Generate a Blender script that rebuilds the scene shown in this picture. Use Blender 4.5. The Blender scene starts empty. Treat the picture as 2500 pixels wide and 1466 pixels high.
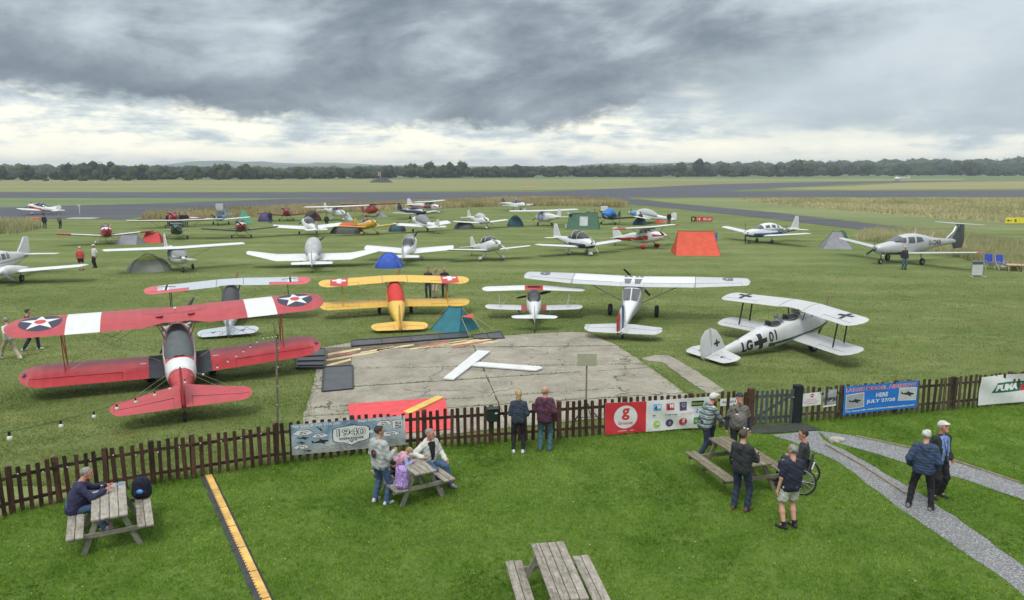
import bpy, bmesh, math, random
import numpy as np
from mathutils import Vector, Matrix
R = math.radians
PI = math.pi
random.seed(7)
rng = np.random.default_rng(7)
sc = bpy.context.scene
COL = sc.collection

# ------------------------------------------------------------------ camera
CAM_H, PITCH, FPX = 7.2, math.atan(318 / 1900), 1900.0
cam = bpy.data.cameras.new("camera")
cam.sensor_fit = 'HORIZONTAL'
cam.sensor_width = 36.0
cam.lens = 36.0 * FPX / 2500.0
cam.clip_start = 0.1
cam.clip_end = 40000
cam_o = bpy.data.objects.new("camera", cam)
COL.objects.link(cam_o)
cam_o.location = (0, 0, CAM_H)
cam_o.rotation_euler = (PI / 2 - PITCH, 0, 0)
sc.camera = cam_o

# ------------------------------------------------------------------ light
SUN_EL, SUN_AZ = 58.0, 200.0          # high, behind the camera, thick cloud
sun = bpy.data.lights.new("sun", 'SUN')
sun.energy = 1.5
sun.angle = R(16)
sun.color = (1.0, 0.96, 0.9)
sun_o = bpy.data.objects.new("sun", sun)
COL.objects.link(sun_o)
sd = Vector((math.sin(R(SUN_AZ)) * math.cos(R(SUN_EL)), math.cos(R(SUN_AZ)) * math.cos(R(SUN_EL)), math.sin(R(SUN_EL))))
sun_o.rotation_euler = sd.to_track_quat('Z', 'Y').to_euler()

sc.view_settings.view_transform = 'Standard'
sc.view_settings.look = 'None'
sc.view_settings.exposure = 0.34
sc.view_settings.gamma = 1.0
sc.view_settings.use_curve_mapping = False
sc.render.engine = 'CYCLES'
sc.cycles.max_bounces = 6
sc.cycles.transparent_max_bounces = 12
sc.cycles.volume_bounces = 0

# ------------------------------------------------------------------ world: overcast deck over a Nishita sky
W = bpy.data.worlds.new("World")
sc.world = W
W.use_nodes = True


class NT:
 """little helper to write node trees"""
 def __init__(self, tree):
  self.t = tree
  tree.nodes.clear()

 def n(self, typ, **kw):
  nd = self.t.nodes.new(typ)
  for k, v in kw.items():
   setattr(nd, k, v)
  return nd

 def link(self, a, b):
  self.t.links.new(a, b)

 def set(self, sock, v):
  if isinstance(v, bpy.types.NodeSocket):
   self.link(v, sock)
  else:
   if sock.type == 'RGBA' and len(v) == 3:
    v = (*v, 1)
   sock.default_value = v

 def math(self, op, a, b=0.0, c=None, clamp=False):
  nd = self.n('ShaderNodeMath', operation=op, use_clamp=clamp)
  self.set(nd.inputs[0], a)
  self.set(nd.inputs[1], b)
  if c is not None:
   self.set(nd.inputs[2], c)
  return nd.outputs[0]

 def vmath(self, op, a, b):
  nd = self.n('ShaderNodeVectorMath', operation=op)
  self.set(nd.inputs[0], a)
  self.set(nd.inputs[1], b)
  return nd.outputs[0]

 def mix(self, f, a, b, blend='MIX'):
  nd = self.n('ShaderNodeMix', data_type='RGBA', blend_type=blend)
  self.set(nd.inputs['Factor'], f)
  self.set(nd.inputs[6], a)
  self.set(nd.inputs[7], b)
  return nd.outputs[2]

 def noise(self, vec, scale, detail=4, rough=0.5, dist=0.0, lac=2.0):
  nd = self.n('ShaderNodeTexNoise')
  if vec is not None:
   self.link(vec, nd.inputs['Vector'])
  nd.inputs['Scale'].default_value = scale
  nd.inputs['Detail'].default_value = detail
  nd.inputs['Roughness'].default_value = rough
  nd.inputs['Distortion'].default_value = dist
  nd.inputs['Lacunarity'].default_value = lac
  return nd.outputs[0]

 def rng(self, v, a, b, c=0.0, d=1.0, smooth=True):
  nd = self.n('ShaderNodeMapRange')
  nd.interpolation_type = 'SMOOTHSTEP' if smooth else 'LINEAR'
  self.set(nd.inputs[0], v)
  for i, x in zip((1, 2, 3, 4), (a, b, c, d)):
   self.set(nd.inputs[i], x)
  return nd.outputs[0]

 def ramp(self, v, stops, interp='LINEAR'):
  nd = self.n('ShaderNodeValToRGB')
  cr = nd.color_ramp
  cr.interpolation = interp
  while len(cr.elements) < len(stops):
   cr.elements.new(0.5)
  for e, (p, c) in zip(cr.elements, stops):
   e.position = p
   e.color = (*c, 1) if len(c) == 3 else c
  self.set(nd.inputs[0], v)
  return nd.outputs[0]


def build_sky():
 t = NT(W.node_tree)
 out = t.n('ShaderNodeOutputWorld')
 bg = t.n('ShaderNodeBackground')
 bg.inputs['Strength'].default_value = 0.1
 t.link(bg.outputs[0], out.inputs[0])
 sky = t.n('ShaderNodeTexSky')
 sky.sky_type = 'NISHITA'
 sky.sun_disc = False
 sky.sun_elevation = R(SUN_EL)
 sky.sun_rotation = R(SUN_AZ)
 tc = t.n('ShaderNodeTexCoord')
 d = tc.outputs['Generated']
 sep = t.n('ShaderNodeSeparateXYZ')
 t.link(d, sep.inputs[0])
 x, y, z = sep.outputs
 el = t.math('MULTIPLY', t.math('ARCSINE', z), 180 / PI)          # degrees
 az = t.math('MULTIPLY', t.math('ARCTAN2', x, y), 180 / PI)
 # horizontally drawn-out cloud coordinates (cloud sheets seen edge-on)
 def vec(sx, sz, off):
  cx = t.math('MULTIPLY_ADD', az, sx / 57.3, off)
  cz = t.math('MULTIPLY_ADD', el, sz / 57.3, off * 1.7)
  cb = t.n('ShaderNodeCombineXYZ')
  t.link(cx, cb.inputs[0])
  t.link(cz, cb.inputs[1])
  cb.inputs[2].default_value = off * 0.3
  return cb.outputs[0]
 # tilt of the upper sheets: lines rise to the right in the upper part of the sky
 el_t = t.math('MULTIPLY_ADD', az, -0.10, el)
 def vect(sx, sz, off):
  cx = t.math('MULTIPLY_ADD', az, sx / 57.3, off)
  cz = t.math('MULTIPLY_ADD', el_t, sz / 57.3, off * 1.7)
  cb = t.n('ShaderNodeCombineXYZ')
  t.link(cx, cb.inputs[0])
  t.link(cz, cb.inputs[1])
  cb.inputs[2].default_value = off * 0.3
  return cb.outputs[0]
 nA = t.noise(vect(5.0, 12.0, 3.1), 1.0, 7, 0.58, 0.25)      # big forms of the deck
 nB = t.noise(vect(15.0, 30.0, 8.4), 1.0, 5, 0.54, 0.15)      # finer forms
 nC = t.noise(vec(9.0, 44.0, 5.7), 1.0, 6, 0.60, 0.2)      # streaks in the bright band
 nD = t.noise(vec(30.0, 56.0, 1.2), 1.0, 6, 0.62, 0.1)      # cauliflower edges
 # lower edge of the dark deck (degrees of elevation) over azimuth -90..90
 ed = t.rng(az, -90, 90, 0, 1, False)
 def p(a): return (a + 90) / 180
 e = [(-90, 4.6), (-45, 4.9), (-33, 5.0), (-26, 4.3), (-20, 3.6), (-10, 3.2), (0, 2.9), (3.5, 2.8), (7, 3.9), (12, 5.4), (20, 7.4), (27, 9.2), (35, 10.5), (90, 8)]
 er = t.ramp(ed, [(p(a), (v / 20,) * 3) for a, v in e])
 er = t.math('MULTIPLY', er, 20)
 edge = t.math('SUBTRACT', el, er)
 edge = t.math('ADD', edge, t.math('MULTIPLY_ADD', nD, 3.0, -1.3))
 edge = t.math('ADD', edge, t.math('MULTIPLY_ADD', nA, 1.2, -0.6))
 deck = t.rng(edge, -0.25, 0.9)
 soft = t.rng(az, 6, 15)
 deck_s = t.rng(edge, -2.5, 3.0)
 deckm = t.math('ADD', t.math('MULTIPLY', deck, t.math('SUBTRACT', 1, soft)), t.math('MULTIPLY', deck_s, soft))
 # the deck: slate to pale grey
 tone = t.math('ADD', t.math('MULTIPLY_ADD', nA, 1.15, -0.09), t.math('MULTIPLY', nB, 0.30))
 tone = t.math('ADD', tone, t.math('MULTIPLY', t.rng(el, 4.5, 13, 0, 1), 0.10))
 tone = t.math('ADD', tone, t.math('MULTIPLY', t.math('MULTIPLY', t.rng(az, -19, -34, 0, 1), t.rng(el, 5.5, 9.5)), 0.22))
 tone = t.math('ADD', tone, t.math('MULTIPLY', t.rng(az, 6, 26), 0.20))
 dcol = t.ramp(tone, [(0.42, (0.120, 0.152, 0.182)), (0.56, (0.175, 0.214, 0.252)), (0.68, (0.25, 0.295, 0.335)), (0.80, (0.38, 0.435, 0.475)), (0.95, (0.54, 0.60, 0.64))])
 # the bright band under it
 bt = t.math('ADD', t.math('MULTIPLY', nC, 0.85), t.math('MULTIPLY', nD, 0.25))
 bt = t.math('SUBTRACT', bt, t.math('MULTIPLY_ADD', t.rng(el, 1.2, 4.4), 0.17, -0.055))
 bt = t.math('SUBTRACT', bt, t.math('MULTIPLY', t.math('MULTIPLY', t.rng(az, 13, 22), t.rng(el, 1.0, 3.2)), 0.13))
 bcol = t.ramp(bt, [(0.34, (0.36, 0.43, 0.47)), (0.44, (0.50, 0.57, 0.59)), (0.51, (0.76, 0.79, 0.73)), (0.58, (1.00, 0.97, 0.80)), (0.72, (1.14, 1.08, 0.86))])
 # to the right the band dissolves into even pale grey
 bcol = t.mix(t.math('MULTIPLY', t.rng(az, 8, 18), t.rng(el, 1.2, 4.2, 0.20, 0.88)), bcol, t.mix(t.rng(nA, 0.3, 0.7), (0.40, 0.465, 0.50), (0.56, 0.62, 0.65)))
 vis = t.mix(deckm, bcol, dcol)
 # higher up (out of frame): even overcast, brighter toward the zenith as thick cloud is
 up = t.rng(el, 12, 42)
 ov = t.mix(t.rng(nA, 0.35, 0.65), (0.70, 0.76, 0.82), (0.98, 1.01, 1.03))
 ov = t.mix(t.rng(el, 25, 80), ov, (1.20, 1.23, 1.25))
 vis = t.mix(up, vis, ov)
 low = t.rng(el, -0.3, -2.5)
 vis = t.mix(low, vis, (0.30, 0.33, 0.30))
 ten = t.n('ShaderNodeVectorMath', operation='SCALE')
 t.link(vis, ten.inputs[0])
 ten.inputs['Scale'].default_value = 10.0
 fin = t.mix(0.96, sky.outputs[0], ten.outputs[0])
 t.link(fin, bg.inputs[0])


build_sky()

# ------------------------------------------------------------------ where a pixel of the photograph meets the ground
cp, sp = math.cos(PITCH), math.sin(PITCH)


def G(px, py, z=0.0):
 u, v = (px - 1250) / FPX, (733 - py) / FPX
 dx, dy, dz = u, cp + v * sp, -sp + v * cp
 k = (z - CAM_H) / dz
 return Vector((dx * k, dy * k, z))


def AT(px, py, dist):
 """point on the ray through a pixel, at ground distance dist along +Y"""
 u, v = (px - 1250) / FPX, (733 - py) / FPX
 dx, dy, dz = u, cp + v * sp, -sp + v * cp
 k = dist / dy
 return Vector((dx * k, dist, CAM_H + dz * k))


def g2(px, py):
 p = G(px, py)
 return (p.x, p.y)


# ------------------------------------------------------------------ materials
MATS = {}


def mat(name, col, rough=0.55, var=0.10, scale=6.0, bump=0.0, bscale=60.0, metal=0.0, coat=0.0, stretch=None, trans=0.0, grime=0.0):
 """principled paint / cloth / wood with procedural tone variation and fine relief"""
 if name in MATS:
  return MATS[name]
 m = bpy.data.materials.new(name)
 MATS[name] = m
 m.use_nodes = True
 t = NT(m.node_tree)
 out = t.n('ShaderNodeOutputMaterial')
 b = t.n('ShaderNodeBsdfPrincipled')
 tc = t.n('ShaderNodeTexCoord')
 v = tc.outputs['Object']
 if stretch:
  mp = t.n('ShaderNodeMapping')
  mp.inputs['Scale'].default_value = stretch
  t.link(v, mp.inputs[0])
  v = mp.outputs[0]
 n = t.noise(v, scale, 4, 0.6)
 lo = tuple(c * (1 - var) for c in col)
 hi = tuple(min(1, c * (1 + var)) for c in col)
 c = t.mix(t.rng(n, 0.3, 0.7), lo, hi)
 if grime:
  g = t.noise(v, scale * 0.35, 5, 0.7, 0.5)
  c = t.mix(t.math('MULTIPLY', t.rng(g, 0.5, 0.72), grime), c, tuple(x * 0.45 for x in col))
 t.link(c, b.inputs['Base Color'])
 b.inputs['Roughness'].default_value = rough
 b.inputs['Metallic'].default_value = metal
 b.inputs['Coat Weight'].default_value = coat
 b.inputs['Coat Roughness'].default_value = 0.12
 if bump:
  bn = t.n('ShaderNodeBump')
  bn.inputs['Strength'].default_value = bump
  bn.inputs['Distance'].default_value = 0.02
  t.link(t.noise(v, bscale, 3, 0.6), bn.inputs['Height'])
  t.link(bn.outputs[0], b.inputs['Normal'])
 if trans:
  tr = t.n('ShaderNodeBsdfTranslucent')
  t.link(c, tr.inputs[0])
  mx = t.n('ShaderNodeMixShader')
  mx.inputs[0].default_value = trans
  t.link(b.outputs[0], mx.inputs[1])
  t.link(tr.outputs[0], mx.inputs[2])
  t.link(mx.outputs[0], out.inputs[0])
 else:
  t.link(b.outputs[0], out.inputs[0])
 return m


def glass_mat(name='canopy_glass', tint=(0.30, 0.34, 0.36), amount=0.75):
 if name in MATS:
  return MATS[name]
 m = bpy.data.materials.new(name)
 MATS[name] = m
 m.use_nodes = True
 t = NT(m.node_tree)
 out = t.n('ShaderNodeOutputMaterial')
 tr = t.n('ShaderNodeBsdfTransparent')
 tr.inputs[0].default_value = (*tint, 1)
 gl = t.n('ShaderNodeBsdfGlossy')
 gl.inputs['Roughness'].default_value = 0.06
 lw = t.n('ShaderNodeFresnel')
 lw.inputs[0].default_value = 1.6
 f = t.math('MULTIPLY_ADD', lw.outputs[0], 0.9, 0.06)
 mx = t.n('ShaderNodeMixShader')
 t.link(f, mx.inputs[0])
 t.link(tr.outputs[0], mx.inputs[1])
 t.link(gl.outputs[0], mx.inputs[2])
 t.link(mx.outputs[0], out.inputs[0])
 return m


# ------------------------------------------------------------------ objects
def tag(o, label=None, cat=None, group=None, kind=None):
 if label: o['label'] = label
 if cat: o['category'] = cat
 if group: o['group'] = group
 if kind: o['kind'] = kind
 return o


def empty(name, loc=(0, 0, 0), rz=0.0, label=None, cat=None, group=None, pitch=0.0):
 o = bpy.data.objects.new(name, None)
 o.empty_display_size = 0.3
 o.location = loc
 o.rotation_euler = (pitch, 0, rz)
 COL.objects.link(o)
 return tag(o, label, cat, group)


def link_mesh(name, me, parent=None):
 o = bpy.data.objects.new(name, me)
 COL.objects.link(o)
 if parent is not None:
  o.parent = parent
 return o


def copy_tree(o, parent=None):
 c = o.copy()
 COL.objects.link(c)
 if parent is not None:
  c.parent = parent
 for ch in list(o.children):
  copy_tree(ch, c)
 return c


class MB:
 """collects geometry for ONE mesh"""
 def __init__(self):
  self.v, self.f, self.m = [], [], []

 def add(self, verts, faces, mi=0):
  k = len(self.v)
  self.v += [tuple(p) for p in verts]
  self.f += [tuple(i + k for i in f) for f in faces]
  self.m += mi if isinstance(mi, list) else [mi] * len(faces)
  return self

 def box(self, c, s, mi=0, rot=None, bev=0.0):
  sx, sy, sz = s[0] / 2, s[1] / 2, s[2] / 2
  if bev:
   b = min(bev, sx * .9, sy * .9, sz * .9)
   vs = []
   for X in (-1, 1):
    for Y in (-1, 1):
     for Z in (-1, 1):
      vs += [(X * (sx - b), Y * (sy - b), Z * sz), (X * (sx - b), Y * sy, Z * (sz - b)), (X * sx, Y * (sy - b), Z * (sz - b))]
   bm = bmesh.new()
   for p in vs: bm.verts.new(p)
   bmesh.ops.convex_hull(bm, input=bm.verts)
   bm.verts.index_update()
   vs = [v.co.copy() for v in bm.verts]
   fs = [[v.index for v in f.verts] for f in bm.faces]
   bm.free()
  else:
   vs = [Vector((X * sx, Y * sy, Z * sz)) for X in (-1, 1) for Y in (-1, 1) for Z in (-1, 1)]
   fs = [(0, 1, 3, 2), (4, 6, 7, 5), (0, 4, 5, 1), (2, 3, 7, 6), (0, 2, 6, 4), (1, 5, 7, 3)]
  c = Vector(c)
  vs = [(rot @ v if rot is not None else v) + c for v in vs]
  return self.add(vs, fs, mi)

 def bar(self, a, b, w, h, mi=0, up=(0, 0, 1)):
  """box bar from a to b, w across, h along 'up'"""
  a, b = Vector(a), Vector(b)
  d = (b - a).normalized()
  up = Vector(up)
  if abs(d.dot(up)) > 0.98: up = Vector((0, 1, 0))
  s = d.cross(up).normalized()
  u = s.cross(d)
  vs = []
  for p in (a, b):
   for X, Z in ((-1, -1), (1, -1), (1, 1), (-1, 1)):
    vs.append(p + s * (X * w / 2) + u * (Z * h / 2))
  return self.add(vs, [(3, 2, 1, 0), (4, 5, 6, 7), (0, 1, 5, 4), (1, 2, 6, 5), (2, 3, 7, 6), (3, 0, 4, 7)], mi)

 def tube(self, pts, r, n=8, mi=0, caps=True, squash=1.0):
  pts = [Vector(p) for p in pts]
  rs = r if isinstance(r, (list, tuple)) else [r] * len(pts)
  rings = []
  prev = None
  for i, p in enumerate(pts):
   d = (pts[min(i + 1, len(pts) - 1)] - pts[max(i - 1, 0)])
   d = d.normalized() if d.length > 1e-9 else Vector((0, 0, 1))
   ref = prev if prev is not None else (Vector((0, 0, 1)) if abs(d.z) < 0.9 else Vector((0, 1, 0)))
   s = (ref - d * ref.dot(d)).normalized()
   prev = s
   u = d.cross(s)
   rings.append([p + (s * math.cos(2 * PI * k / n) + u * (math.sin(2 * PI * k / n) * squash)) * rs[i] for k in range(n)])
  return self.loft(rings, caps, mi)

 def loft(self, rings, caps=True, mi=0, fmat=None):
  n = len(rings[0])
  vs = [p for r in rings for p in r]
  fs, ms = [], []
  for i in range(len(rings) - 1):
   for k in range(n):
    a, b = i * n + k, i * n + (k + 1) % n
    fs.append((a, b, b + n, a + n))
    ms.append(mi if fmat is None else fmat(sum((Vector(vs[j]) for j in (a, b, b + n, a + n)), Vector()) / 4))
  if caps:
   fs.append(tuple(range(n - 1, -1, -1)))
   fs.append(tuple(range((len(rings) - 1) * n, len(rings) * n)))
   for r in (rings[0], rings[-1]):
    ms.append(mi if fmat is None else fmat(sum((Vector(p) for p in r), Vector()) / n))
  return self.add(vs, fs, ms)

 def lathe(self, prof, c=(0, 0, 0), axis='z', n=16, mi=0, close=False):
  rings = []
  for (r, h) in prof:
   ring = []
   for k in range(n):
    a = 2 * PI * k / n
    p = (r * math.cos(a), r * math.sin(a), h)
    if axis == 'x': p = (h, p[0], p[1])
    elif axis == 'y': p = (p[1], h, p[0])
    ring.append((p[0] + c[0], p[1] + c[1], p[2] + c[2]))
   rings.append(ring)
  if close:
   rings.append(rings[0])
  return self.loft(rings, not close, mi)

 def ell(self, c, r, n=12, m=8, mi=0, rot=None, fmat=None):
  c = Vector(c)
  rings = []
  for j in range(m + 1):
   th = PI * min(max(j / m, 0.02), 0.98)
   ring = []
   for k in range(n):
    a = 2 * PI * k / n
    p = Vector((r[0] * math.sin(th) * math.cos(a), r[1] * math.sin(th) * math.sin(a), -r[2] * math.cos(th)))
    ring.append((rot @ p if rot is not None else p) + c)
   rings.append(ring)
  return self.loft(rings, True, mi, fmat)

 def quad(self, *ps, mi=0):
  return self.add(ps, [tuple(range(len(ps)))], mi)

 def prism(self, poly, z0, z1, mi=0, fn=None):
  n = len(poly)
  vs = [(x, y, z0) for x, y in poly] + [(x, y, z1) for x, y in poly]
  if fn: vs = [fn(p) for p in vs]
  fs = [tuple(range(n - 1, -1, -1)), tuple(range(n, 2 * n))] + [(i, (i + 1) % n, (i + 1) % n + n, i + n) for i in range(n)]
  return self.add(vs, fs, mi)

 def mesh(self, name, mats, smooth=True, sharp=40):
  me = bpy.data.meshes.new(name)
  me.from_pydata(self.v, [], self.f)
  if not isinstance(mats, (list, tuple)): mats = [mats]
  for m in mats: me.materials.append(m)
  me.polygons.foreach_set('material_index', self.m)
  bm = bmesh.new()
  bm.from_mesh(me)
  bmesh.ops.recalc_face_normals(bm, faces=bm.faces)
  bm.to_mesh(me)
  bm.free()
  if smooth:
   me.polygons.foreach_set('use_smooth', [True] * len(me.polygons))
   me.set_sharp_from_angle(angle=R(sharp))
  me.update()
  return me

 def build(self, name, mats, parent=None, smooth=True, sharp=40):
  return link_mesh(name, self.mesh(name, mats, smooth, sharp), parent)


# ------------------------------------------------------------------ flat print: polygons and lettering laid on a surface
_txt = {}


def text_polys(body, size=1.0, spacing=1.0, bold=0.0, xs=1.0):
 """polygons of a line of lettering, lower-left at the origin; returns (polys, width, height)"""
 key = (body, spacing, bold)
 if key not in _txt:
  cu = bpy.data.curves.new('lettering', 'FONT')
  cu.body = body
  cu.size = 1.0
  cu.space_character = spacing
  cu.offset = bold
  cu.resolution_u = 3
  cu.fill_mode = 'BOTH'
  ob = bpy.data.objects.new('lettering', cu)
  COL.objects.link(ob)
  dg = bpy.context.evaluated_depsgraph_get()
  ev = ob.evaluated_get(dg)
  me = ev.to_mesh()
  P = [tuple(v.co[:2]) for v in me.vertices]
  polys = [[P[i] for i in p.vertices] for p in me.polygons]
  ev.to_mesh_clear()
  bpy.data.objects.remove(ob)
  bpy.data.curves.remove(cu)
  x0, y0 = min(p[0] for p in P), min(p[1] for p in P)
  x1, y1 = max(p[0] for p in P), max(p[1] for p in P)
  _txt[key] = ([[(x - x0, y - y0) for x, y in q] for q in polys], x1 - x0, y1 - y0)
 polys, w, h = _txt[key]
 k = size / h
 return [[(x * k * xs, y * k) for x, y in q] for q in polys], w * k * xs, size


def centred(tp, cx=0.0, cy=0.0):
 polys, w, h = tp
 return [[(x - w / 2 + cx, y - h / 2 + cy) for x, y in q] for q in polys]


def rect(x0, y0, x1, y1):
 return [(x0, y0), (x1, y0), (x1, y1), (x0, y1)]


def circle(cx, cy, r, n=24, ry=None):
 ry = r if ry is None else ry
 return [(cx + r * math.cos(2 * PI * k / n), cy + ry * math.sin(2 * PI * k / n)) for k in range(n)]


def star(cx, cy, r, r2=None, n=5, a0=PI / 2):
 r2 = r * 0.382 if r2 is None else r2
 return [(cx + (r if k % 2 == 0 else r2) * math.cos(a0 + PI * k / n), cy + (r if k % 2 == 0 else r2) * math.sin(a0 + PI * k / n)) for k in range(2 * n)]


def decal(name, layers, mapfn, mats, parent, cut=None, lift=0.0025):
 """layers: list of (polys, material index); each next layer lies a little higher. mapfn(x, y, lift) -> 3-D point"""
 mb = MB()
 for li, (polys, mi) in enumerate(layers):
  bm = bmesh.new()
  for q in polys:
   vs = [bm.verts.new((x, y, 0)) for x, y in q]
   try:
    bm.faces.new(vs)
   except ValueError:
    pass
  bmesh.ops.triangulate(bm, faces=[f for f in bm.faces if len(f.verts) > 4 or len(f.verts) == 4])
  if cut:
   for _ in range(5):
    es = [e for e in bm.edges if e.calc_length() > cut]
    if not es: break
    bmesh.ops.subdivide_edges(bm, edges=es, cuts=1)
    bmesh.ops.triangulate(bm, faces=[f for f in bm.faces if len(f.verts) > 3])
  bm.verts.index_update()
  z = lift * (li + 1)
  mb.add([mapfn(v.co.x, v.co.y, z) for v in bm.verts], [[v.index for v in f.verts] for f in bm.faces], mi)
  bm.free()
 me = bpy.data.meshes.new(name)
 me.from_pydata(mb.v, [], mb.f)
 for m in mats: me.materials.append(m)
 me.polygons.foreach_set('material_index', mb.m)
 me.update()
 return link_mesh(name, me, parent)

# ================================================================== THE SETTING
def ground_mat(name, cols, patch=0.12, fine=18.0, streak=None, bump=0.35, mow=0.0, brown=0.0):
 """grass / field seen from afar: patches, streaks across the line of mowing and fine grain"""
 m = bpy.data.materials.new(name)
 m.use_nodes = True
 t = NT(m.node_tree)
 out = t.n('ShaderNodeOutputMaterial')
 b = t.n('ShaderNodeBsdfPrincipled')
 b.inputs['Roughness'].default_value = 0.9
 b.inputs['Specular IOR Level'].default_value = 0.15
 g = t.n('ShaderNodeNewGeometry')
 P = g.outputs['Position']
 mp = t.n('ShaderNodeMapping')
 mp.inputs['Scale'].default_value = streak or (1, 1, 1)
 mp.inputs['Rotation'].default_value = (0, 0, R(6))
 t.link(P, mp.inputs[0])
 a = t.noise(mp.outputs[0], patch, 6, 0.62, 0.4)
 f = t.noise(P, fine, 4, 0.75)
 md = t.noise(mp.outputs[0], patch * 9, 5, 0.7, 0.5)
 s = t.math('ADD', t.math('MULTIPLY', a, 0.42), t.math('ADD', t.math('MULTIPLY', f, 0.30), t.math('MULTIPLY', md, 0.36)))
 if mow:
  wv = t.n('ShaderNodeTexWave')
  wv.inputs['Scale'].default_value = mow
  wv.inputs['Distortion'].default_value = 1.5
  wv.inputs['Detail'].default_value = 2
  wv.bands_direction = 'Y'
  t.link(mp.outputs[0], wv.inputs[0])
  s = t.math('ADD', s, t.math('MULTIPLY_ADD', wv.outputs['Fac'], 0.055, -0.028))
 c = t.ramp(s, [(0.36, cols[0]), (0.52, cols[1]), (0.66, cols[2])])
 if brown:
  bm_ = t.noise(P, 0.35, 5, 0.7, 1.0)
  c = t.mix(t.math('MULTIPLY', t.rng(bm_, 0.56, 0.72), brown), c, (0.17, 0.145, 0.06))
 t.link(c, b.inputs['Base Color'])
 if bump:
  bn = t.n('ShaderNodeBump')
  bn.inputs['Strength'].default_value = bump
  bn.inputs['Distance'].default_value = 0.05
  t.link(t.math('ADD', f, md), bn.inputs['Height'])
  t.link(bn.outputs[0], b.inputs['Normal'])
 t.link(b.outputs[0], out.inputs[0])
 return m


def tarmac_mat(name, base, marks=0.3):
 m = bpy.data.materials.new(name)
 m.use_nodes = True
 t = NT(m.node_tree)
 out = t.n('ShaderNodeOutputMaterial')
 b = t.n('ShaderNodeBsdfPrincipled')
 b.inputs['Roughness'].default_value = 0.8
 g = t.n('ShaderNodeNewGeometry')
 P = g.outputs['Position']
 mp = t.n('ShaderNodeMapping')
 mp.inputs['Scale'].default_value = (0.02, 0.22, 1)
 t.link(P, mp.inputs[0])
 a = t.noise(mp.outputs[0], 1.0, 6, 0.6, 0.3)
 f = t.noise(P, 3.0, 4, 0.7)
 s = t.math('ADD', t.math('MULTIPLY', a, 0.7), t.math('MULTIPLY', f, 0.3))
 lo, hi = tuple(x * 0.66 for x in base), tuple(x * 1.5 for x in base)
 c = t.ramp(s, [(0.34, lo), (0.5, base), (0.68, hi)])
 t.link(c, b.inputs['Base Color'])
 t.link(b.outputs[0], out.inputs[0])
 return m


def sheet(name, pts, z, m, kind='structure', world=False):
 P = [(p[0], p[1]) if world else g2(*p) for p in pts]
 mb = MB()
 mb.add([(x, y, z) for x, y in P], [tuple(range(len(P)))])
 o = mb.build(name, m, smooth=False)
 if kind: o['kind'] = kind
 return o


M_apron = ground_mat('apron_grass', [(0.070, 0.106, 0.027), (0.120, 0.160, 0.046), (0.192, 0.216, 0.084)], 0.22, 22.0, (0.45, 1.0, 1), 0.5, mow=0.07, brown=0.35)
M_lawn = ground_mat('lawn_turf', [(0.045, 0.075, 0.014), (0.080, 0.140, 0.020), (0.14, 0.20, 0.045)], 0.9, 30.0, None, 0.6)
M_verge = ground_mat('verge_grass', [(0.085, 0.125, 0.050), (0.120, 0.170, 0.070), (0.170, 0.205, 0.095)], 0.02, 1.0, (0.2, 1.0, 1), 0.2)
M_field = ground_mat('hay_field', [(0.13, 0.15, 0.055), (0.185, 0.20, 0.08), (0.26, 0.255, 0.12)], 0.012, 0.5, (0.12, 1.0, 1), 0.2)
M_mown = ground_mat('mown_strip', [(0.115, 0.145, 0.055), (0.165, 0.195, 0.080), (0.225, 0.245, 0.11)], 0.05, 2.0, (0.12, 1.0, 1), 0.2)
M_crop = ground_mat('crop_field', [(0.160, 0.165, 0.070), (0.235, 0.220, 0.105), (0.310, 0.275, 0.150)], 0.06, 2.0, (0.3, 1.0, 1), 0.3)
M_pasture = ground_mat('pasture', [(0.070, 0.115, 0.040), (0.100, 0.150, 0.055), (0.140, 0.180, 0.075)], 0.01, 0.2, (0.3, 1.0, 1), 0.1)
M_tar = tarmac_mat('tarmac', (0.050, 0.055, 0.068))
M_tar2 = tarmac_mat('taxiway_tarmac', (0.050, 0.055, 0.065))

# ground disk, from underfoot to the horizon
mb = MB()
rings = []
for r in (3, 10, 25, 60, 150, 400, 1200, 3000, 5000):
 rings.append([(r * math.cos(2 * PI * k / 48), r * math.sin(2 * PI * k / 48), 0) for k in range(48)])
mb.loft(rings, False)
mb.add(rings[0], [tuple(range(48))])
ground = mb.build('ground', M_apron, smooth=False)
ground['kind'] = 'structure'

sheet('pasture', [(-900, 447), (900, 441), (1500, 438), (3300, 437), (3300, 424), (-900, 424)], 0.004, M_pasture)
sheet('far_field', [(-900, 468), (900, 469), (1500, 461.5), (1750, 450), (2050, 443.5), (2350, 440.7), (2350, 436.5), (1500, 437), (900, 438.5), (-900, 442)], 0.008, M_field)
sheet('verge', [(-500, 483.5), (800, 484.5), (660, 490), (420, 497), (0, 507), (-500, 518)], 0.004, M_verge)
sheet('runway', [(-900, 468.5), (700, 470.5), (1250, 469), (2500, 465.5), (3500, 463), (3500, 480), (2500, 481), (700, 484), (-900, 483.2)], 0.012, M_tar)
sheet('cross_runway', [(1000, 482), (1480, 462), (1750, 450.5), (2050, 444.2), (2350, 441.3), (2350, 443), (2120, 448), (1900, 459), (1780, 466.5), (1560, 482)], 0.016, M_tar)
sheet('taxiway', [(-500, 520), (0, 507), (420, 496.5), (700, 486), (1000, 483.5), (1540, 483), (1540, 490), (1000, 493), (720, 502), (520, 514), (350, 529), (300, 537), (0, 534), (-500, 548)], 0.020, M_tar2)
sheet('taxiway', [(1470, 484), (1560, 487), (1640, 497), (1900, 521), (2180, 553), (2420, 590), (2330, 600), (2110, 562.5), (1900, 537), (1700, 515.5), (1535, 499)], 0.024, M_tar2)
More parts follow.
